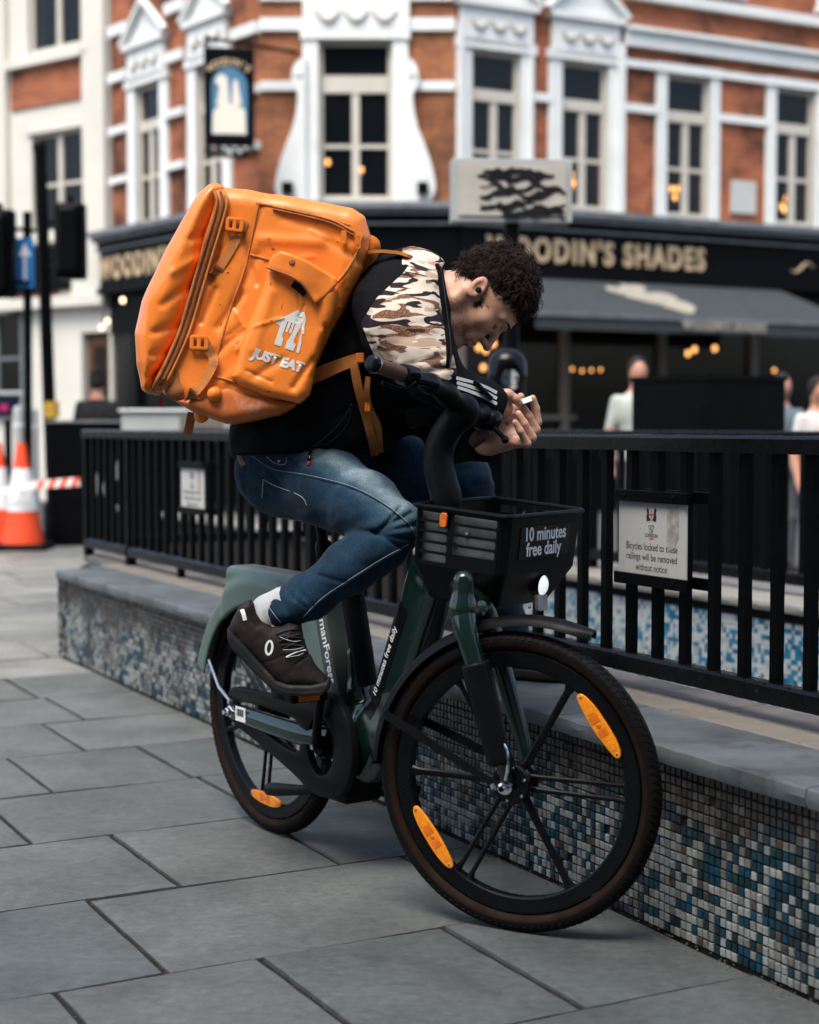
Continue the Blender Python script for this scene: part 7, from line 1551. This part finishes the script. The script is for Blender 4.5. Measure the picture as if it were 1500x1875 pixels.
print_px('logo', plate2d([(420 + x / 6.818, 530 + y / 6.818) for x, y in lgp], [], 0), lambda x, y: (x, y), MT['logo'])
ca_, sa_ = math.cos(math.radians(17)), math.sin(math.radians(17))
print_px('lettering', text_mesh('JUST EAT', 25.5, bold=1.4, shear=.12, spacing=.95), lambda x, y: (508.5 + x * ca_ + y * sa_, 660.5 + x * sa_ - y * ca_), MT['logo'])
me = text_mesh('JUST EAT', .088, bold=.0038, shear=.1, spacing=1.05); bm = bmesh.new(); bm.from_mesh(me); bmesh.ops.triangulate(bm, faces=bm.faces)
for _ in range(3):
    lg_ = [e for e in bm.edges if e.calc_length() > .012]
    if lg_: bmesh.ops.subdivide_edges(bm, edges=lg_, cuts=1)
bmesh.ops.triangulate(bm, faces=bm.faces); co = np.array([v.co for v in bm.verts]); lo0 = P(268, 600, GY) + np.array([-.25, -.005, 0]); lu = unit(np.array([.26, 0, .96])); ld_ = unit(np.array([-1, -.25, .15]))
pts = march(f_lid, lo0 + co[:, :1] * YA + co[:, 1:2] * lu, ld_, 30); ok = np.abs(f_lid(pts)) < .004; pts = pts + ld_ * .0015
for v, q in zip(list(bm.verts), pts): v.co = Vector(q)
bmesh.ops.delete(bm, geom=[v for v, k in zip(list(bm.verts), ok) if not k], context='VERTS')
bm.to_mesh(me); bm.free(); me.materials.clear(); me.materials.append(MT['logo']); part('lettering', me, bag)
# harness straps
MB().ribbon(spline([P(672, 462, 4.05), P(700, 460, 4.03), P(730, 463, 4.02), P(752, 470, 4.01)], 5), np.array([0, 1, .1]), .05, .008).build('shoulder_strap', MT['bag_web'], bag, True, 40)
q = on(f_jack, [(572, 690), (605, 676), (640, 662), (664, 653)], 3.6, .004, 5); q[0] = q[0] * .5 + P(560, 694, 3.99) * .5; MB().ribbon(q, np.array([.25, 0, 1]), list(np.linspace(.040, .024, len(q))), .004).build('waist_strap', MT['bag_web'], bag, True, 40)
f_front = lambda Q: np.minimum(f_jack(Q), f_jeans(Q))
q = on(f_front, [(648, 662), (654, 700), (664, 740), (678, 790), (687, 834)], 3.6, .006, 6); MB().ribbon(q, np.array([1, 0, .15]), .022, .0025).build('hanging_strap', MT['bag_web'], bag, True, 40)
q = on(f_front, [(674, 690), (672, 725), (678, 752), (690, 780), (694, 828)], 3.6, .012, 6); MB().ribbon(q, np.array([1, -.2, .1]), list(np.interp(np.linspace(0, 1, len(q)), [0, .4, 1], [.012, .018, .024])), .0025).build('hanging_strap', MT['bag_web'], bag, True, 40)
c = on(f_front, [(673, 742), (674, 743)], 3.6, .016)[0]; MB().box(c, (XA, YA, UP), (.007, .004, .016), .002).build('strap_buckle', MT['buckle'], bag); c = on(f_front, [(660, 655), (661, 655)], 3.6, .012)[0]; MB().box(c, (XA, YA, UP), (.010, .004, .012), .002).build('strap_buckle', MT['buckle'], bag)

# scuffs and pen marks rubbed into the coated cloth
sk = random.Random(21)
for i in range(26):
    a = (sk.uniform(395, 640), sk.uniform(400, 720)) if i > 8 else (sk.uniform(400, 440), sk.uniform(480, 640)); th = sk.uniform(0, 3.1); l_ = sk.uniform(2, 11)
    if sd_poly(np.array([a]), body_px)[0] > -14: continue
    q = on(f_all, [a, (a[0] + l_ * .5 * math.cos(th), a[1] + l_ * .5 * math.sin(th) + sk.uniform(-1, 1)), (a[0] + l_ * math.cos(th), a[1] + l_ * math.sin(th))], 3.7, .0006, 3); MB().tube(q, sk.uniform(.0004, .0010), 4).build('scuff', MT['bag_soiled'] if i % 3 else MT['shoe'], bag)
